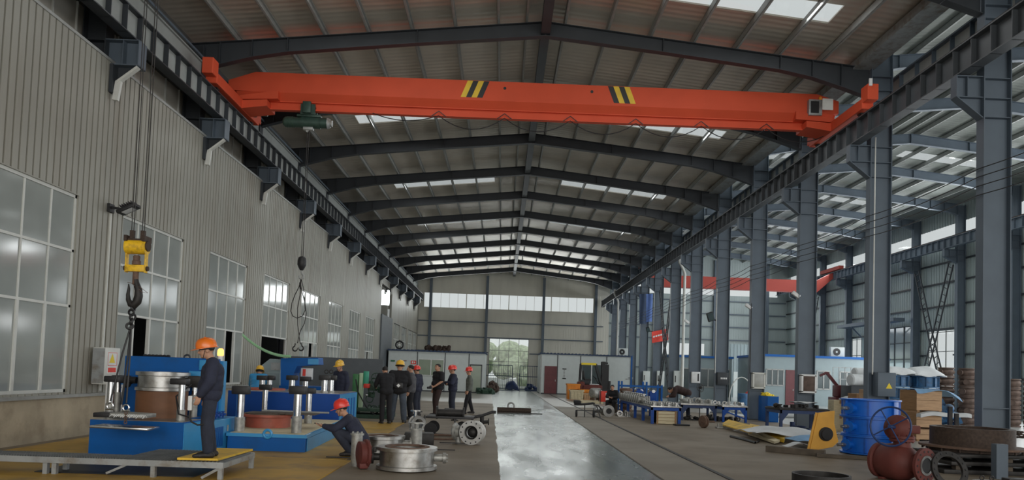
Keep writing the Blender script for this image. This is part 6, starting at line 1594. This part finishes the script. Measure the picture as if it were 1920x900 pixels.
# right cabin
Yr = 59.0; a, b = PY(1013, 700, Yr).x, PY(1193, 700, Yr).x
b = min(b, 10.15)
o, W = cabin('site_cabin', 'white panel cabin with dark red door behind the forklift', a, b, Yr, 4.5, 3.25)
def rx_(px): return PY(px, 700, Yr).x-a
for px in (1045, 1088, 1137): MB().bb(rx_(px)-.035, rx_(px)+.035, -.02, 0, .08, 3.1).build('joint_cover', 'steel_dark', o, smooth=False)
MB().bb(rx_(1015)-.1, rx_(1015), -.04, 0, 0, 3.1).build('corner_post', 'galv', o, smooth=False)
dr_ = MB().bb(rx_(1021), rx_(1044), -.06, 0, .05, 2.2).build('door', 'maroon', o, smooth=False)
MB().bb(rx_(1041), rx_(1042), -.09, -.06, 1.0, 1.15).build('handle', 'galv', dr_)
m = MB(); xc = rx_(1058); m.bb(xc-.16, xc+.16, -.03, 0, 1.98, 2.05); m.bb(xc-.14, xc+.14, -.03, 0, .98+.25, 1.05+.25)
m.build('sign_plate', 'black', o, smooth=False)
m = MB()
for k in range(5): m.bb(xc-.05, xc+.05, -.03, 0, 1.36+.12*k, 1.42+.12*k)
m.build('sign_lettering', 'frame_grey', o, smooth=False)
x0, x1 = rx_(1090), rx_(1128); MB().bb(x0, x1, -.03, 0, .9, 2.45).build('window_pane', 'window_dark', o, smooth=False)
m = MB(); 
for x in (x0, (x0+x1)/2, x1): m.bb(x-.04, x+.04, -.05, -.02, .9, 2.45)
m.bb(x0, x1, -.05, -.02, 2.42, 2.5); m.bb(x0, x1, -.05, -.02, .86, .92); m.build('window_frame', 'sign_white', o, smooth=False)
m = MB(); xq = rx_(1180); m.bb(xq-.3, xq+.25, -.02, 0, 1.35, 1.42); m.bb(xq-.1, xq+.3, -.02, 0, 1.44, 1.54); m.build('wall_mark', 'frame_grey', o, smooth=False)
tag(MB().bb(b+.02, b+.12, Yr-.1, Yr-.02, 0, 3.25).build('corner_post', 'blue_press'), 'bright blue upright at the right corner of the white cabin', 'post')
ac('white air conditioner on the roof of the right cabin beside the columns', 1168, 650, 60.5, z=3.27)

# steel fence frames and covered goods before the doorway
def fence(label, px0, px1, Y, h_, z0=.12):
    x0, x1 = PY(px0, 720, Y).x, PY(px1, 720, Y).x; o = thing('fence_panel', label, 'fence', (x0, Y, 0)); W = x1-x0
    m = MB()
    for x in (0, W): m.bb(x-.03, x+.03, -.03, .03, 0, h_)
    for z in (z0, z0+(h_-z0)*.55, h_): m.bb(0, W, -.03, .03, z-.03, z+.03)
    m.build('frame', 'banner_navy', o, smooth=False); m = MB(); n = int(W/.16)
    for k in range(1, n): m.bb(W*k/n-.012, W*k/n+.012, -.012, .012, z0, h_)
    m.build('bars', 'banner_navy', o, smooth=False)
    m = MB(); m.bb(-.2, W+.2, -.25, -.2, 0, .05); m.bb(-.2, -.15, -.25, .25, 0, .05); m.bb(W+.15, W+.2, -.25, .25, 0, .05); m.build('foot', 'banner_navy', o, smooth=False)
fence('dark barred fence frame before the doorway, left of the two', 908, 960, 66.0, 2.2); fence('dark barred fence frame before the doorway, right of the two', 974, 1008, 66.0, 2.2)
x_ = PY(955, 715, 69).x
tag(MB().sheet(lambda u, v: (x_-.4+1.3*u, 68.4+1.0*v, .95*math.sin(PI*u)**.5*math.sin(PI*v)**.4*(1-.25*u)+.02+.04*math.sin(13*u)), 16, 10, .02).build('tarpaulin', 'blue_navy'), 'dark blue tarpaulin over goods just inside the tall glazed doorway', 'tarpaulin')
def heap(label, px0, px1, Y, dep, h_, n, seed, mats, name='scrap_heap', cat='scrap', z=0):
    rr = random.Random(seed); x0, x1 = PY(px0, 720, Y).x, PY(px1, 720, Y).x; m = MB(); m.bb(x0, x1, Y, Y+dep, z, z+.05)
    for k in range(n):
        u, v = rr.random(), rr.random(); x, y = x0+(x1-x0)*u, Y+dep*v; hh = h_*(1-abs(2*u-1)**1.5*.6)*rr.random(); r_ = .08+.14*rr.random()
        t = rr.choice('bcs')
        if t == 'b': m.box((x, y, z+hh), (r_*2, r_*1.6, r_*1.4), rr.random()*3, rr.random()*.4)
        elif t == 'c': m.cyl((x, y, z+hh), (x+r_, y-.1, z+hh+r_*.5), r_*.8, n=12)
        else: m.sph((x, y, z+hh), r_, n=10, m=7)
    o = tag(m.build(name, mats), label, cat); o['kind'] = 'stuff'; return o
heap('mixed green and brown scrap heaped at the right end of the left cabin', 913, 932, 58.5, 1.2, .9, 40, 12, 'casting')
heap('dark green parts on the floor before the left cabin door', 895, 925, 53.4, .7, .35, 24, 13, 'dark_green')
heap('dark parts leaning behind the right fence frame', 985, 1008, 68, 1.0, .5, 20, 14, 'blue_navy')

# ================================================================== forklift and goods before the right cabin
Yk = 51.0; ft = thing('forklift', 'forklift with open cab and raised dark mast in front of the right cabin', 'forklift', (PY(1110, 720, Yk).x, Yk, 0), 0)
m = MB(); m.bb(-.75, .65, -.55, .55, .3, .95, .06); m.bb(-1.0, -.55, -.55, .55, .35, 1.15, .10); m.build('chassis', 'red_prim', ft)
m = MB(); m.bb(-.9, -.2, -.45, .45, .95, 1.25, .04); m.bb(-.55, -.1, -.3, .3, 1.2, 1.35, .04); m.build('seat_base', 'black', ft)
m = MB(); m.box((-.60, 0, 1.6), (.12, .5, .6), ry=-.12, bev=.04); m.build('seat_back', 'black', ft)
m = MB()
for y in (-.5, .5):
    m.bar((-.85, y, 1.1), (-.80, y, 2.35), .07); m.bar((.62, y, .9), (.20, y, 2.35), .08); m.bar((-.80, y, 2.35), (.25, y, 2.35), .06)
for k in range(6): m.bar((-.75+.18*k, -.5, 2.37), (-.75+.18*k, .5, 2.37), .04)
m.build('overhead_guard', 'black', ft); MB().bb(-.82, .2, -.54, -.5, 2.28, 2.42).build('guard_edge', 'sign_yellow', ft)
m = MB()
for y in (-.38, .38): m.bb(.62, .84, y-.06, y+.06, .1, 2.55); m.bb(.84, 1.07, y-.05, y+.05, .1, 2.35)
for z in (.3, 1.2, 1.7, 2.45): m.bb(.66, 1.0, -.4, .4, z-.05, z+.05)
m.build('mast', 'black', ft, smooth=False)
m = MB(); m.bb(1.07, 1.20, -.5, .5, .3, 1.25); m.bb(1.1, 1.16, -.45, .45, .25, .6); m.build('carriage', 'black', ft, smooth=False)
for y in (-.3, .3): MB().bb(1.16, 2.0, y-.06, y+.06, .25, .30).build('fork', 'dark_iron', ft, smooth=False)
m = MB(); m.torus((.18, 0, 1.45), .16, .016, (.6, 0, .8), 24, 6); m.cyl((.18, 0, 1.45), (.45, 0, 1.0), .025); m.build('steering_wheel', 'black', ft)
for x in (-.62, .55):
    for y in (-.5, .5): m = MB(); m.cyl((x, y-.1, .3), (x, y+.1, .3), .3, n=28); m.build('wheel', 'rubber', ft)
def binbox(name, label, px0, px1, Y, dep, h_, mt, cat, z=0):
    x0, x1 = PY(px0, 720, Y).x, PY(px1, 720, Y).x; o = thing(name, label, cat, ((x0+x1)/2, Y, z)); w_ = (x1-x0)/2
    m = MB(); m.lathe if False else None
    m.add([(-w_*.92, 0, 0), (w_*.92, 0, 0), (w_*.92, dep, 0), (-w_*.92, dep, 0), (-w_, 0, h_), (w_, 0, h_), (w_, dep, h_), (-w_, dep, h_)], [(3, 2, 1, 0), (4, 5, 6, 7), (0, 1, 5, 4), (1, 2, 6, 5), (2, 3, 7, 6), (3, 0, 4, 7)])
    m.build('body', mt, o, smooth=False); m = MB(); m.bb(-w_-.03, w_+.03, -.03, dep+.03, h_-.10, h_); m.build('rim', mt, o, smooth=False)
    m = MB()
    for k in range(4): x = -w_+.1+(2*w_-.2)*k/3; m.bb(x-.03, x+.03, -.025, 0, .05, h_-.1)
    m.build('rib', mt, o, smooth=False); return o
binbox('plastic_bin', 'tall orange plastic bin left of the forklift', 1064, 1088, 48.5, .9, 1.0, 'plastic_orange', 'bin')
binbox('plastic_bin', 'low orange plastic bin in front of the forklift cab', 1087, 1112, 47.5, .9, .68, 'plastic_orange', 'bin')
binbox('wooden_box', 'pale wooden box on the floor before the tall orange bin', 1070, 1095, 45.3, .8, .58, 'wood_pale', 'box', .1)
binbox('wooden_box', 'flat yellow-brown wooden box right of the pale one', 1095, 1112, 45.6, .8, .40, 'wood', 'box', .1)
t_ = thing('storage_tank', 'small rusty tank lying on a pallet before the forklift', 'tank', (PY(1117, 735, 44).x, 44, .14)); MB().lathe([(.0, -.36), (.24, -.33), (.30, -.26), (.30, .26), (.24, .33), (0, .36)], (0, 0, .42), (1, .6, 0), 28).build('shell', 'cast_bare', t_)
for s in (-.2, .2): MB().box((s, s*.6, .07), (.08, .4, .14), .5).build('saddle', 'rust_brown', t_)
m = MB()
for k in range(5): m.bb(PY(1092, 750, 42).x, PY(1132, 750, 42).x, 42.2+.5*k, 42.5+.5*k, .09, .12)
for s in (42.2, 43.2, 44.4): m.bb(PY(1092, 750, 42).x, PY(1132, 750, 42).x, s, s+.1, .0, .09)
tag(m.build('pallet', 'wood_pale', smooth=False), 'pale wooden pallet under the small rusty tank', 'pallet')
q = thing('generator', 'red portable generator with pale panel behind the black trolley', 'generator', (PY(1136, 735, 42.5).x, 42.5, 0))
m = MB(); m.bb(-.32, .32, -.3, .3, .12, .72, .03); m.build('housing', 'red_bright', q); MB().bb(-.05, .26, -.32, -.30, .22, .62).build('panel', 'sign_white', q)
m = MB()
for x in (-.35, .35): m.tube([(x, -.32, .0), (x, -.32, .8), (x, .32, .8), (x, .32, .0)], .02, 6)
m.bar((-.35, -.32, .8), (.35, -.32, .8), .035); m.build('frame', 'black', q)

# ================================================================== things fixed to the dividing columns
def colbox(label, n, w_, z0, z1, mt, name='electrical_box', frame=None, x=10.55, dep=.22):
    o = thing(name, label, 'electrical box', (x, FR(n)-.13-dep, z0)); MB().bb(-w_/2, w_/2, 0, dep, 0, z1-z0, .012).build('body', mt, o)
    if frame:
        m = MB(); H_ = z1-z0
        for a_, b_, c_, d_ in ((-w_/2-.03, w_/2+.03, -.03, .03), (-w_/2-.03, w_/2+.03, H_-.03, H_+.03), (-w_/2-.03, -w_/2+.03, 0, H_), (w_/2-.03, w_/2+.03, 0, H_)): m.bb(a_, b_, -.01, dep, c_, d_)
        m.build('edging', frame, o, smooth=False)
    return o
o = colbox('grey switch box with yellow triangle on the second dividing column', 4, .50, 1.30, 1.96, 'steel_blue', dep=.3, x=10.62)
m = MB(); m.add([(-.03, -.005, .22), (.15, -.005, .22), (.06, -.005, .38)], [(0, 1, 2)]); m.build('hazard_triangle', 'sign_yellow', o, smooth=False)
colbox('brown meter box with pale wrapping on the third dividing column', 5, .46, 1.28, 1.86, 'casting', frame='sign_white')
o = colbox('pale wrapped box on the fourth dividing column', 6, .46, 1.32, 1.92, 'galv', frame='white_frame')
o = colbox('dark switch box with white lettering on the fifth dividing column', 7, .52, 1.35, 1.95, 'steel_dark')
m = MB()
for k in range(4): m.bb(-.12+.08*k, -.06+.08*k, -.006, 0, .28, .36)
m.build('lettering', 'sign_white', o, smooth=False)
o = colbox('white box with dark gauge strip on the sixth dividing column', 8, .46, 1.38, 1.98, 'sign_white'); MB().bb(.08, .16, -.01, 0, .1, .5).build('gauge_strip', 'black', o)
for n, lb in ((9, 'tall white switch cabinet before the seventh dividing column'), (10, 'tall white switch cabinet before the eighth dividing column'), (11, 'tall white switch cabinet before the ninth dividing column')):
    o = colbox(lb, n, .5, 1.0, 2.05, 'white_paint', x=10.75); MB().bb(-.2, -.14, -.01, 0, .35, .75).build('handle', 'dark_iron', o)
# conduits on columns
for n, x, z1, lb in ((4, 10.33, 8.6, 'thin white conduit running up the second dividing column'), (9, 10.98, 8.0, 'wide white rain pipe beside the seventh dividing column'), (13, 10.0, 8.1, 'wide white rain pipe beside the eleventh dividing column'), (6, 10.22, 4.8, 'thin black cable running down the fourth dividing column'), (7, 10.20, 6.0, 'thin white conduit running up the fifth dividing column')):
    r_ = .085 if 'wide' in lb else .018
    m = MB(); yq = FR(n)-(.45 if r_ > .05 else .2); pts = [(x, yq, 1.9 if r_ < .05 else .3), (x, yq, z1)]
    if r_ > .05: pts += [(x-.12, yq, z1+.3), (x-.35, yq, z1+.7), (x-.35, yq, z1+1.1)]
    m.tube(pts, r_, 12); tag(m.build('rain_pipe' if r_ > .05 else 'conduit', 'black' if 'black' in lb else 'white_frame'), lb, 'pipe' if r_ > .05 else 'conduit')
def wall_lamp(label, px, py, Y, s=1.0, ang=.6):
    p = PY(px, py, Y); o = thing('flood_lamp', label, 'lamp', tuple(p))
    MB().box((0, 0, 0), (.30*s, .12, .42*s), ry=-.35, rx=.2, bev=.02).build('housing', 'black', o); MB().box((0, -.065, -.01), (.25*s, .01, .36*s), ry=-.35, rx=.2).build('lens', 'window_dark', o)
    MB().bar((.05, .05, -.12*s), (10.24-p.x if p.x < 10.2 else .3, .1, -.14*s), .05).build('arm', 'black', o); return o
wall_lamp('black flood lamp sticking out from the fifth dividing column', 1332, 594, FR(7)-.1, 1.05)
wall_lamp('small black flood lamp below the navy banner on a far dividing column', 1215, 618, FR(10)-.2, .8)
for (px, py, n, lb) in ((1405, 575, 6, 'small white security camera on the fourth dividing column'), (1289, 603, 8, 'small white security camera on the sixth dividing column'), (1494, 553, 5, 'small white security camera on the third dividing column')):
    p = PY(px, py, FR(n)); o = thing('security_camera', lb, 'camera', (p.x, FR(n)-.05, p.z)); MB().box((-.05, 0, 0), (.30, .12, .13), ry=.6, bev=.02).build('housing', 'sign_white', o); MB().bar((.02, 0, -.05), (10.25-p.x, 0, -.12), .04).build('arm', 'white_frame', o)
# banners
def banner(label, n, pix, Y, mt, mark=None):
    P = [PY(a_, b_, Y) for a_, b_ in pix]; o = thing('banner', label, 'banner', (0, 0, 0)); N = 12
    def f(u, v): t = P[0].lerp(P[1], u); q = P[3].lerp(P[2], u); r = t.lerp(q, v); return (r.x, Y+.05*math.sin(6*u+2*v), r.z)
    vs = []; fs = []
    m = MB()
    for s in (0, .012):
        for i in range(N+1):
            for j in range(5): x, y, z = f(i/N, j/4); m.v.append((x, y+s, z))
    for i in range(N):
        for j in range(4): a_ = i*5+j; m.f.append((a_, a_+5, a_+6, a_+1)); b_ = a_+5*(N+1); m.f.append((b_, b_+1, b_+6, b_+5))
    m.build('cloth', mt, o)
    if mark:
        for (u0, u1, v0, v1, mm) in mark:
            k = MB(); q = [f(u0, v0), f(u1, v0-.02), f(u1, v1-.02), f(u0, v1)]; k.add([(x, Y-.075, z) for x, y, z in q]+[(x, Y-.07, z) for x, y, z in q], [(0, 1, 2, 3), (7, 6, 5, 4)]); k.build('lettering', mm, o, smooth=False)
    return o
banner('tilted red banner with white lettering hung between far dividing columns', 10, [(1222, 622), (1253, 616), (1253, 638), (1223, 643)], FR(10)-.35, 'banner_red', [(.05+.15*k, .16+.15*k, .42-.02*k, .56-.02*k, 'sign_white') for k in range(6)]+[(.62, .85, .70, .78, 'sign_white')])
banner('dark navy and blue banner hanging high on a far dividing column', 11, [(1199, 551), (1212, 551), (1212, 607), (1199, 607)], FR(11)-.4, 'banner_navy')
banner('pale blue half of the banner hanging high on a far dividing column', 11, [(1212, 551), (1224, 551), (1223, 603), (1212, 604)], FR(11)-.42, 'banner_blue')

# ladder-like cross bracing
def ladder(m, a, b, w_, up, step=.45, r=.035):
    a = Vector(a); b = Vector(b); t = (b-a).normalized(); s = t.cross(Vector(up)).normalized()*w_/2; m.bar(a+s, b+s, r*2); m.bar(a-s, b-s, r*2)
    L = (b-a).length; k = step/2
    while k < L: m.bar(a+t*k-s, a+t*k+s, r*1.2); k += step
def bracing(label, x, n, zt_, zm, zb=0.0, w_=.5):
    y0, y1 = FR(n)+.55, FR(n+1)-.55; ym = (y0+y1)/2; o = thing('cross_bracing', label, 'bracing', (x, ym, 0)); y0 -= ym; y1 -= ym
    for p, q in (((0, y0, zt_), (0, -.25, zm)), ((0, y1, zt_), (0, .25, zm)), ((0, -.25, zm), (0, y1, zb)), ((0, .25, zm), (0, y0, zb))):
        m = MB(); ladder(m, p, q, w_, (1, 0, 0)); m.build('brace', 'steel_dark', o, smooth=False)
bracing('ladder-like cross bracing on the right outer wall beside the bright doorway', 28.0, 9, 9.4, 5.0)
bracing('ladder-like cross bracing at the far end of the right outer wall', 28.0, 13, 9.4, 4.8)
bracing('ladder-like cross bracing between far dividing columns above the red banner', 10.5, 9, 7.6, 4.0, 0.0, .4)

# ================================================================== side aisle
def office(name, label, X0, X1, Y, dep, H_, wins_, door=None):
    o = thing(name, label, 'office', (X0, Y, 0)); W = X1-X0
    MB().bb(0, W, 0, dep, 0, H_-.1).build('wall', 'office_white', o, smooth=False); MB().bb(-.1, W+.1, -.15, dep, H_-.1, H_+.06).build('roof_edge', 'blue_press', o, smooth=False)
    for x0, x1, z0, z1, n in wins_:
        m = MB()
        for k in range(n+1): x = x0+(x1-x0)*k/n; m.bb(x-.04, x+.04, -.05, 0, z0, z1)
        m.bb(x0, x1, -.05, 0, z0-.04, z0+.04); m.bb(x0, x1, -.05, 0, z1-.04, z1+.04); m.build('window_frame', 'galv', o, smooth=False); MB().bb(x0, x1, -.025, 0, z0, z1).build('window_pane', 'window_dark', o, smooth=False)
    if door:
        x0, x1, h_ = door; d_ = MB().bb(x0, x1, -.05, 0, 0, h_).build('door', 'maroon', o, smooth=False); MB().bb(x1-.14, x1-.09, -.08, -.05, 1.0, 1.12).build('handle', 'galv', d_)
    return o
X0 = PY(1434, 700, 52).x; ox = lambda px: PY(px, 700, 52).x-X0
office('office_block', 'long white site office with blue roof edge and dark windows in the side aisle', X0, 27.0, 52, 6, 3.45, [(ox(1437), ox(1469), 1.35, 2.45, 3), (ox(1497), ox(1524), 1.2, 2.45, 2), (ox(1532), ox(1556), 1.2, 2.45, 2), (ox(1575), ox(1600), 1.2, 2.45, 2)], (ox(1473), ox(1490), 2.45))
X0 = PY(1258, 700, 58).x; oy = lambda px: PY(px, 700, 58).x-X0
office('office_block', 'short white site office with dark glazing seen between the far columns', X0, X0+oy(1372), 58, 6, 3.35, [(oy(1276), oy(1296), .6, 2.4, 1), (oy(1312), oy(1343), 1.0, 2.4, 2), (oy(1349), oy(1368), .2, 2.4, 1)])
ac('white air conditioner on the roof of the long site office', 1569, 664, 53, w_=1.0, h_=.7, z=3.52)
# white corrugated gate seen between columns
x0, x1 = PY(1373, 700, 70).x, PY(1410, 700, 70).x
o = thing('sheet_partition', 'pale ribbed sheet partition with a white door between the two site offices', 'partition', (x0, 70, 0)); m = MB(); W = x1-x0+.8; m.bb(-.3, W, 0, .08, 0, 5.0)
k = -.2
while k < W: m.bb(k, k+.06, -.03, 0, 0, 5.0); k += .32
m.build('sheeting', 'office_white', o, smooth=False); MB().bb(.1, W*.5, -.06, -.03, 0, 2.4).build('door', 'white_paint', o, smooth=False)
# small extinguisher-like red and blue cylinders, hose
for (px, mt, lb) in ((1394, 'blue_dull', 'short blue-grey drum by the aisle wall between columns'), (1403, 'red_bright', 'small red and yellow gas bottle beside the blue-grey drum')):
    p = PY(px, 730, 42); o = thing('gas_bottle' if 'bottle' in lb else 'drum', lb, 'bottle' if 'bottle' in lb else 'drum', (p.x, 42, 0)); MB().lathe([(.17, 0), (.18, .03), (.18, .85), (.15, .93), (.05, 1.0), (.04, 1.05), (0, 1.05)] if 'bottle' in lb else [(.30, 0), (.31, .03), (.31, .85), (.30, .88), (0, .88)], n=24).build('shell', mt, o)
    if 'bottle' in lb: MB().lathe([(.185, .35), (.185, .55)], n=24).build('yellow_band', 'sign_yellow', o)
    else: MB().lathe([(.313, .3), (.318, .32), (.313, .34)], n=24).build('rib', mt, o)
p = PY(1393, 715, 40.5); m = MB(); m.tube([(p.x-.75+.75*(1-math.cos(PI*t_/14))*.9, 40.5, .02+1.75*math.sin(PI*t_/14)**.7) for t_ in range(15)], .03, 8); tag(m.build('hose_arch', 'white_frame'), 'white hose standing in an arch beside the blue-grey drum', 'hose')
# long pale pipes / rolls on the aisle floor behind the benches
for k in range(6):
    y = 33.5+1.0*k; tag(MB().cyl((11.6, y, .12), (14.6, y+.3, .12), .12, n=16).build('wrapped_pipe', 'white_cloth'), 'white wrapped pipe lying on the aisle floor, %s from the benches' % NTH[k], 'pipe', 'white wrapped pipes on the aisle floor')
# stacks of blue ring valves wrapped in white
sx, sy = PY(1700, 730, 31).x, 32.0; sv = None
for r_ in range(4):
    for c_ in range(2):
        x = sx+1.28*c_; z = .52*r_+.0
        if sv is None:
            sv = thing('ring_valve', '', 'valve', (x, sy, z)); m = MB(); m.lathe([(.45, 0), (.60, 0), (.60, .05), (.52, .06), (.52, .44), (.60, .45), (.60, .50), (.45, .50)], n=36, close=True)
            for j in range(10): a_ = j*PI/5; m.box((.56*math.cos(a_), .56*math.sin(a_), .25), (.08, .02, .4), a_)
            m.build('body', 'blue_dull', sv); o = sv
        else: o = dup(sv, (x, sy, z), .3*c_+.1*r_, '')
        o['label'] = 'dull blue ring valve stored in the side aisle, %s pile from the column, %s layer' % (NTH[c_], ['bottom', 'second', 'third', 'top'][r_]); o['group'] = 'dull blue ring valves stored in the aisle'
for k in range(2):
    rr = random.Random(20+k); m = MB()
    m.sheet(lambda u, v: (sx-.75+1.25*k+1.35*u, sy-.75+1.45*v, 2.12+.36*(math.sin(PI*u)*math.sin(PI*v))**.5+.03*math.sin(9*u+k)+.03*math.cos(8*v+2*k)), 18, 14, .05)
    tag(m.build('plastic_wrap', 'white_cloth'), 'bulging white plastic wrap covering the blue valves, %s from the left' % NTH[k], 'wrap', 'white wraps over the blue valves')
# blue and grey valve parts right of them
heap('dark blue valve parts piled up right of the wrapped blue valves', 1752, 1795, 30.0, 1.2, 1.0, 70, 31, 'blue_dull', 'valve_parts', 'parts')
heap('grey-green machine parts piled before the wrapped blue valves', 1722, 1760, 29.0, .5, 1.45, 40, 32, 'dark_green', 'valve_parts', 'parts')
# brown cast bodies stacked in columns
bc = None
cols = [(20.05, 33.5, 6), (21.0, 33.5, 6), (21.95, 33.5, 6), (20.35, 32.4, 4), (21.3, 32.4, 4), (22.3, 32.4, 5), (23.2, 32.4, 5), (24.1, 32.4, 4), (22.9, 33.5, 5)]
for ci, (x, Y, n) in enumerate(cols):
    for k in range(n):
        if bc is None:
            bc = thing('valve_casting', '', 'casting', (x, Y, .42*k)); MB().lathe([(.22, 0), (.34, 0), (.34, .05), (.28, .08), (.33, .15), (.35, .21), (.33, .27), (.28, .33), (.34, .36), (.34, .41), (.22, .41)], n=28, close=True).build('body', 'casting', bc)
            m = MB(); m.cyl((-.30, -.08, .21), (-.44, -.12, .21), .09, n=14); m.cyl((-.43, -.12, .21), (-.46, -.13, .21), .13, n=16); m.build('neck', 'casting', bc); o = bc
        else: o = dup(bc, (x, Y, .42*k), (ci*.7+k*.2) % .8, '')
        o['label'] = 'brown cast valve body in the aisle, %s pile from the left, %s from the floor' % (NTH[ci], NTH[k]); o['group'] = 'brown cast valve bodies piled in the aisle'
# middle goods between columns: dark maroon machine, white rolls, crates
o = thing('pump_machine', 'dark maroon machine with sloping arm between the second and third dividing columns', 'machine', (PY(1578, 720, 34).x, 34, 0))
m = MB(); m.bb(-.45, .45, -.4, .4, .0, 1.0, .04); m.bb(-.3, .4, -.3, .3, 1.0, 1.55, .06); m.bar((-.2, 0, 1.5), (-.7, 0, 2.1), .12); m.bar((-.7, 0, 2.1), (-1.0, 0, 1.95), .1); m.cyl((.0, -.4, 1.2), (.0, -.5, 1.2), .18, n=20); m.build('body', 'maroon', o)
o = thing('machine_stand', 'dark grey machine block under the white rolls beside the second dividing column', 'machine', (PY(1618, 720, 32.5).x-.1, 32.5, 0)); MB().bb(-.65, .45, -.5, .5, 0, 1.55, .03).build('body', 'steel_dark', o); MB().bb(-.5, .45, -.52, -.5, .3, 1.2).build('panel', 'dark_iron', o)
for k, (px, Y, z, r_) in enumerate(((1608, 32.3, 1.80, .25), (1630, 32.7, 1.83, .24), (1615, 32.9, 2.14, .2))):
    p = PY(px, 700, Y); tag(MB().lathe([(0, -.42), (r_*.8, -.41), (r_, -.36), (r_, .36), (r_*.8, .41), (0, .42)], (p.x, Y, z), (1, .3, 0), 24).build('fabric_roll', 'white_cloth'), ['large white roll on the dark machine block, left one', 'large white roll on the dark machine block, right one', 'smaller white roll lying on top of two others'][k], 'roll')
def bigbox(label, px, Y, w_, h_, z=0, ma='wood', mb_='wood_side', name='cardboard_box', cat='box'):
    p = PY(px, 720, Y); o = thing(name, label, cat, (p.x, Y, z)); MB().bb(-w_/2, w_/2, -w_/2, w_/2, 0, h_, .008).build('carton', ma, o, smooth=False); MB().bb(-.04, .04, -w_/2-.004, w_/2, h_-.12, h_+.003).build('tape', mb_, o, smooth=False)
bigbox('pale carton stacked left of the brown one in the aisle, lower of two', 1571, 25.5, .5, .55, 0, 'wood_pale'); bigbox('pale carton stacked left of the brown one in the aisle, upper of two', 1571, 25.5, .46, .5, .55, 'wood_pale')
bigbox('brown carton in the aisle behind the top of the blue stack', 1615, 25.0, .62, 1.3, 0, 'wood_side'); bigbox('light tan carton beside the second dividing column behind the blue stack', 1630, 24.0, .45, 1.45, 0, 'wood')
p = PY(1597, 728, 25.6); tag(MB().sheet(lambda u, v: (p.x-.35+.7*u, 25.3+.5*v, 1.1+.14*math.sin(PI*u)*math.sin(PI*v)+.02*math.sin(12*u)), 10, 8, .04).build('white_cloth', 'white_cloth'), 'crumpled white cloth lying beside the pale cartons', 'cloth')
tag(MB().bb(p.x-.35, p.x+.35, 25.35, 25.85, 0, 1.05, .01).build('steel_crate', 'dark_iron'), 'dark steel crate carrying the crumpled white cloth', 'crate')
# light railing and shelf above the office
o = thing('guard_rail', 'thin grey railing standing before the long site office', 'railing', (PY(1562, 690, 45).x, 45, 0)); W = PY(1640, 690, 45).x-PY(1562, 690, 45).x; m = MB()
for z in (1.9, 2.6): m.bar((0, 0, z), (W, 0, z), .04)
for k in range(8): m.bar((W*k/7, 0, 0 if k % 7 == 0 else 1.9), (W*k/7, 0, 2.6), .035)
m.build('rail', 'frame_grey', o, smooth=False)
# steel work deck high on the outer wall
o = thing('wall_shelf', 'steel walkway shelf high on the right outer wall above a window', 'shelf', (27.9, 55.8, 6.1)); m = MB(); m.bb(-.8, 0, -4.3, 4.5, 0, .25); m.build('deck', 'steel_blue', o, smooth=False)
m = MB(); m.bar((-.8, -2, 0), (0, -2, -.8), .08); m.build('strut', 'steel_blue', o, smooth=False); m = MB(); m.bar((-.8, 2, 0), (0, 2, -.8), .08); m.build('strut', 'steel_blue', o, smooth=False)
o = thing('lattice_window', 'tall grey barred window frame on the right outer wall below the shelf', 'window', (28.45, 53.2, 1.2)); m = MB()
for k in range(4): m.bb(-.05, 0, -1.9+1.26*k-.04, -1.9+1.26*k+.04, 0, 4.6)
for k in range(5): m.bb(-.05, 0, -1.9, 1.9, 1.15*k-.03, 1.15*k+.03)
m.build('frame', 'steel_dark', o, smooth=False); MB().bb(.0, .03, -1.9, 1.9, 0, 4.6).build('pane', 'frosted', o, smooth=False)
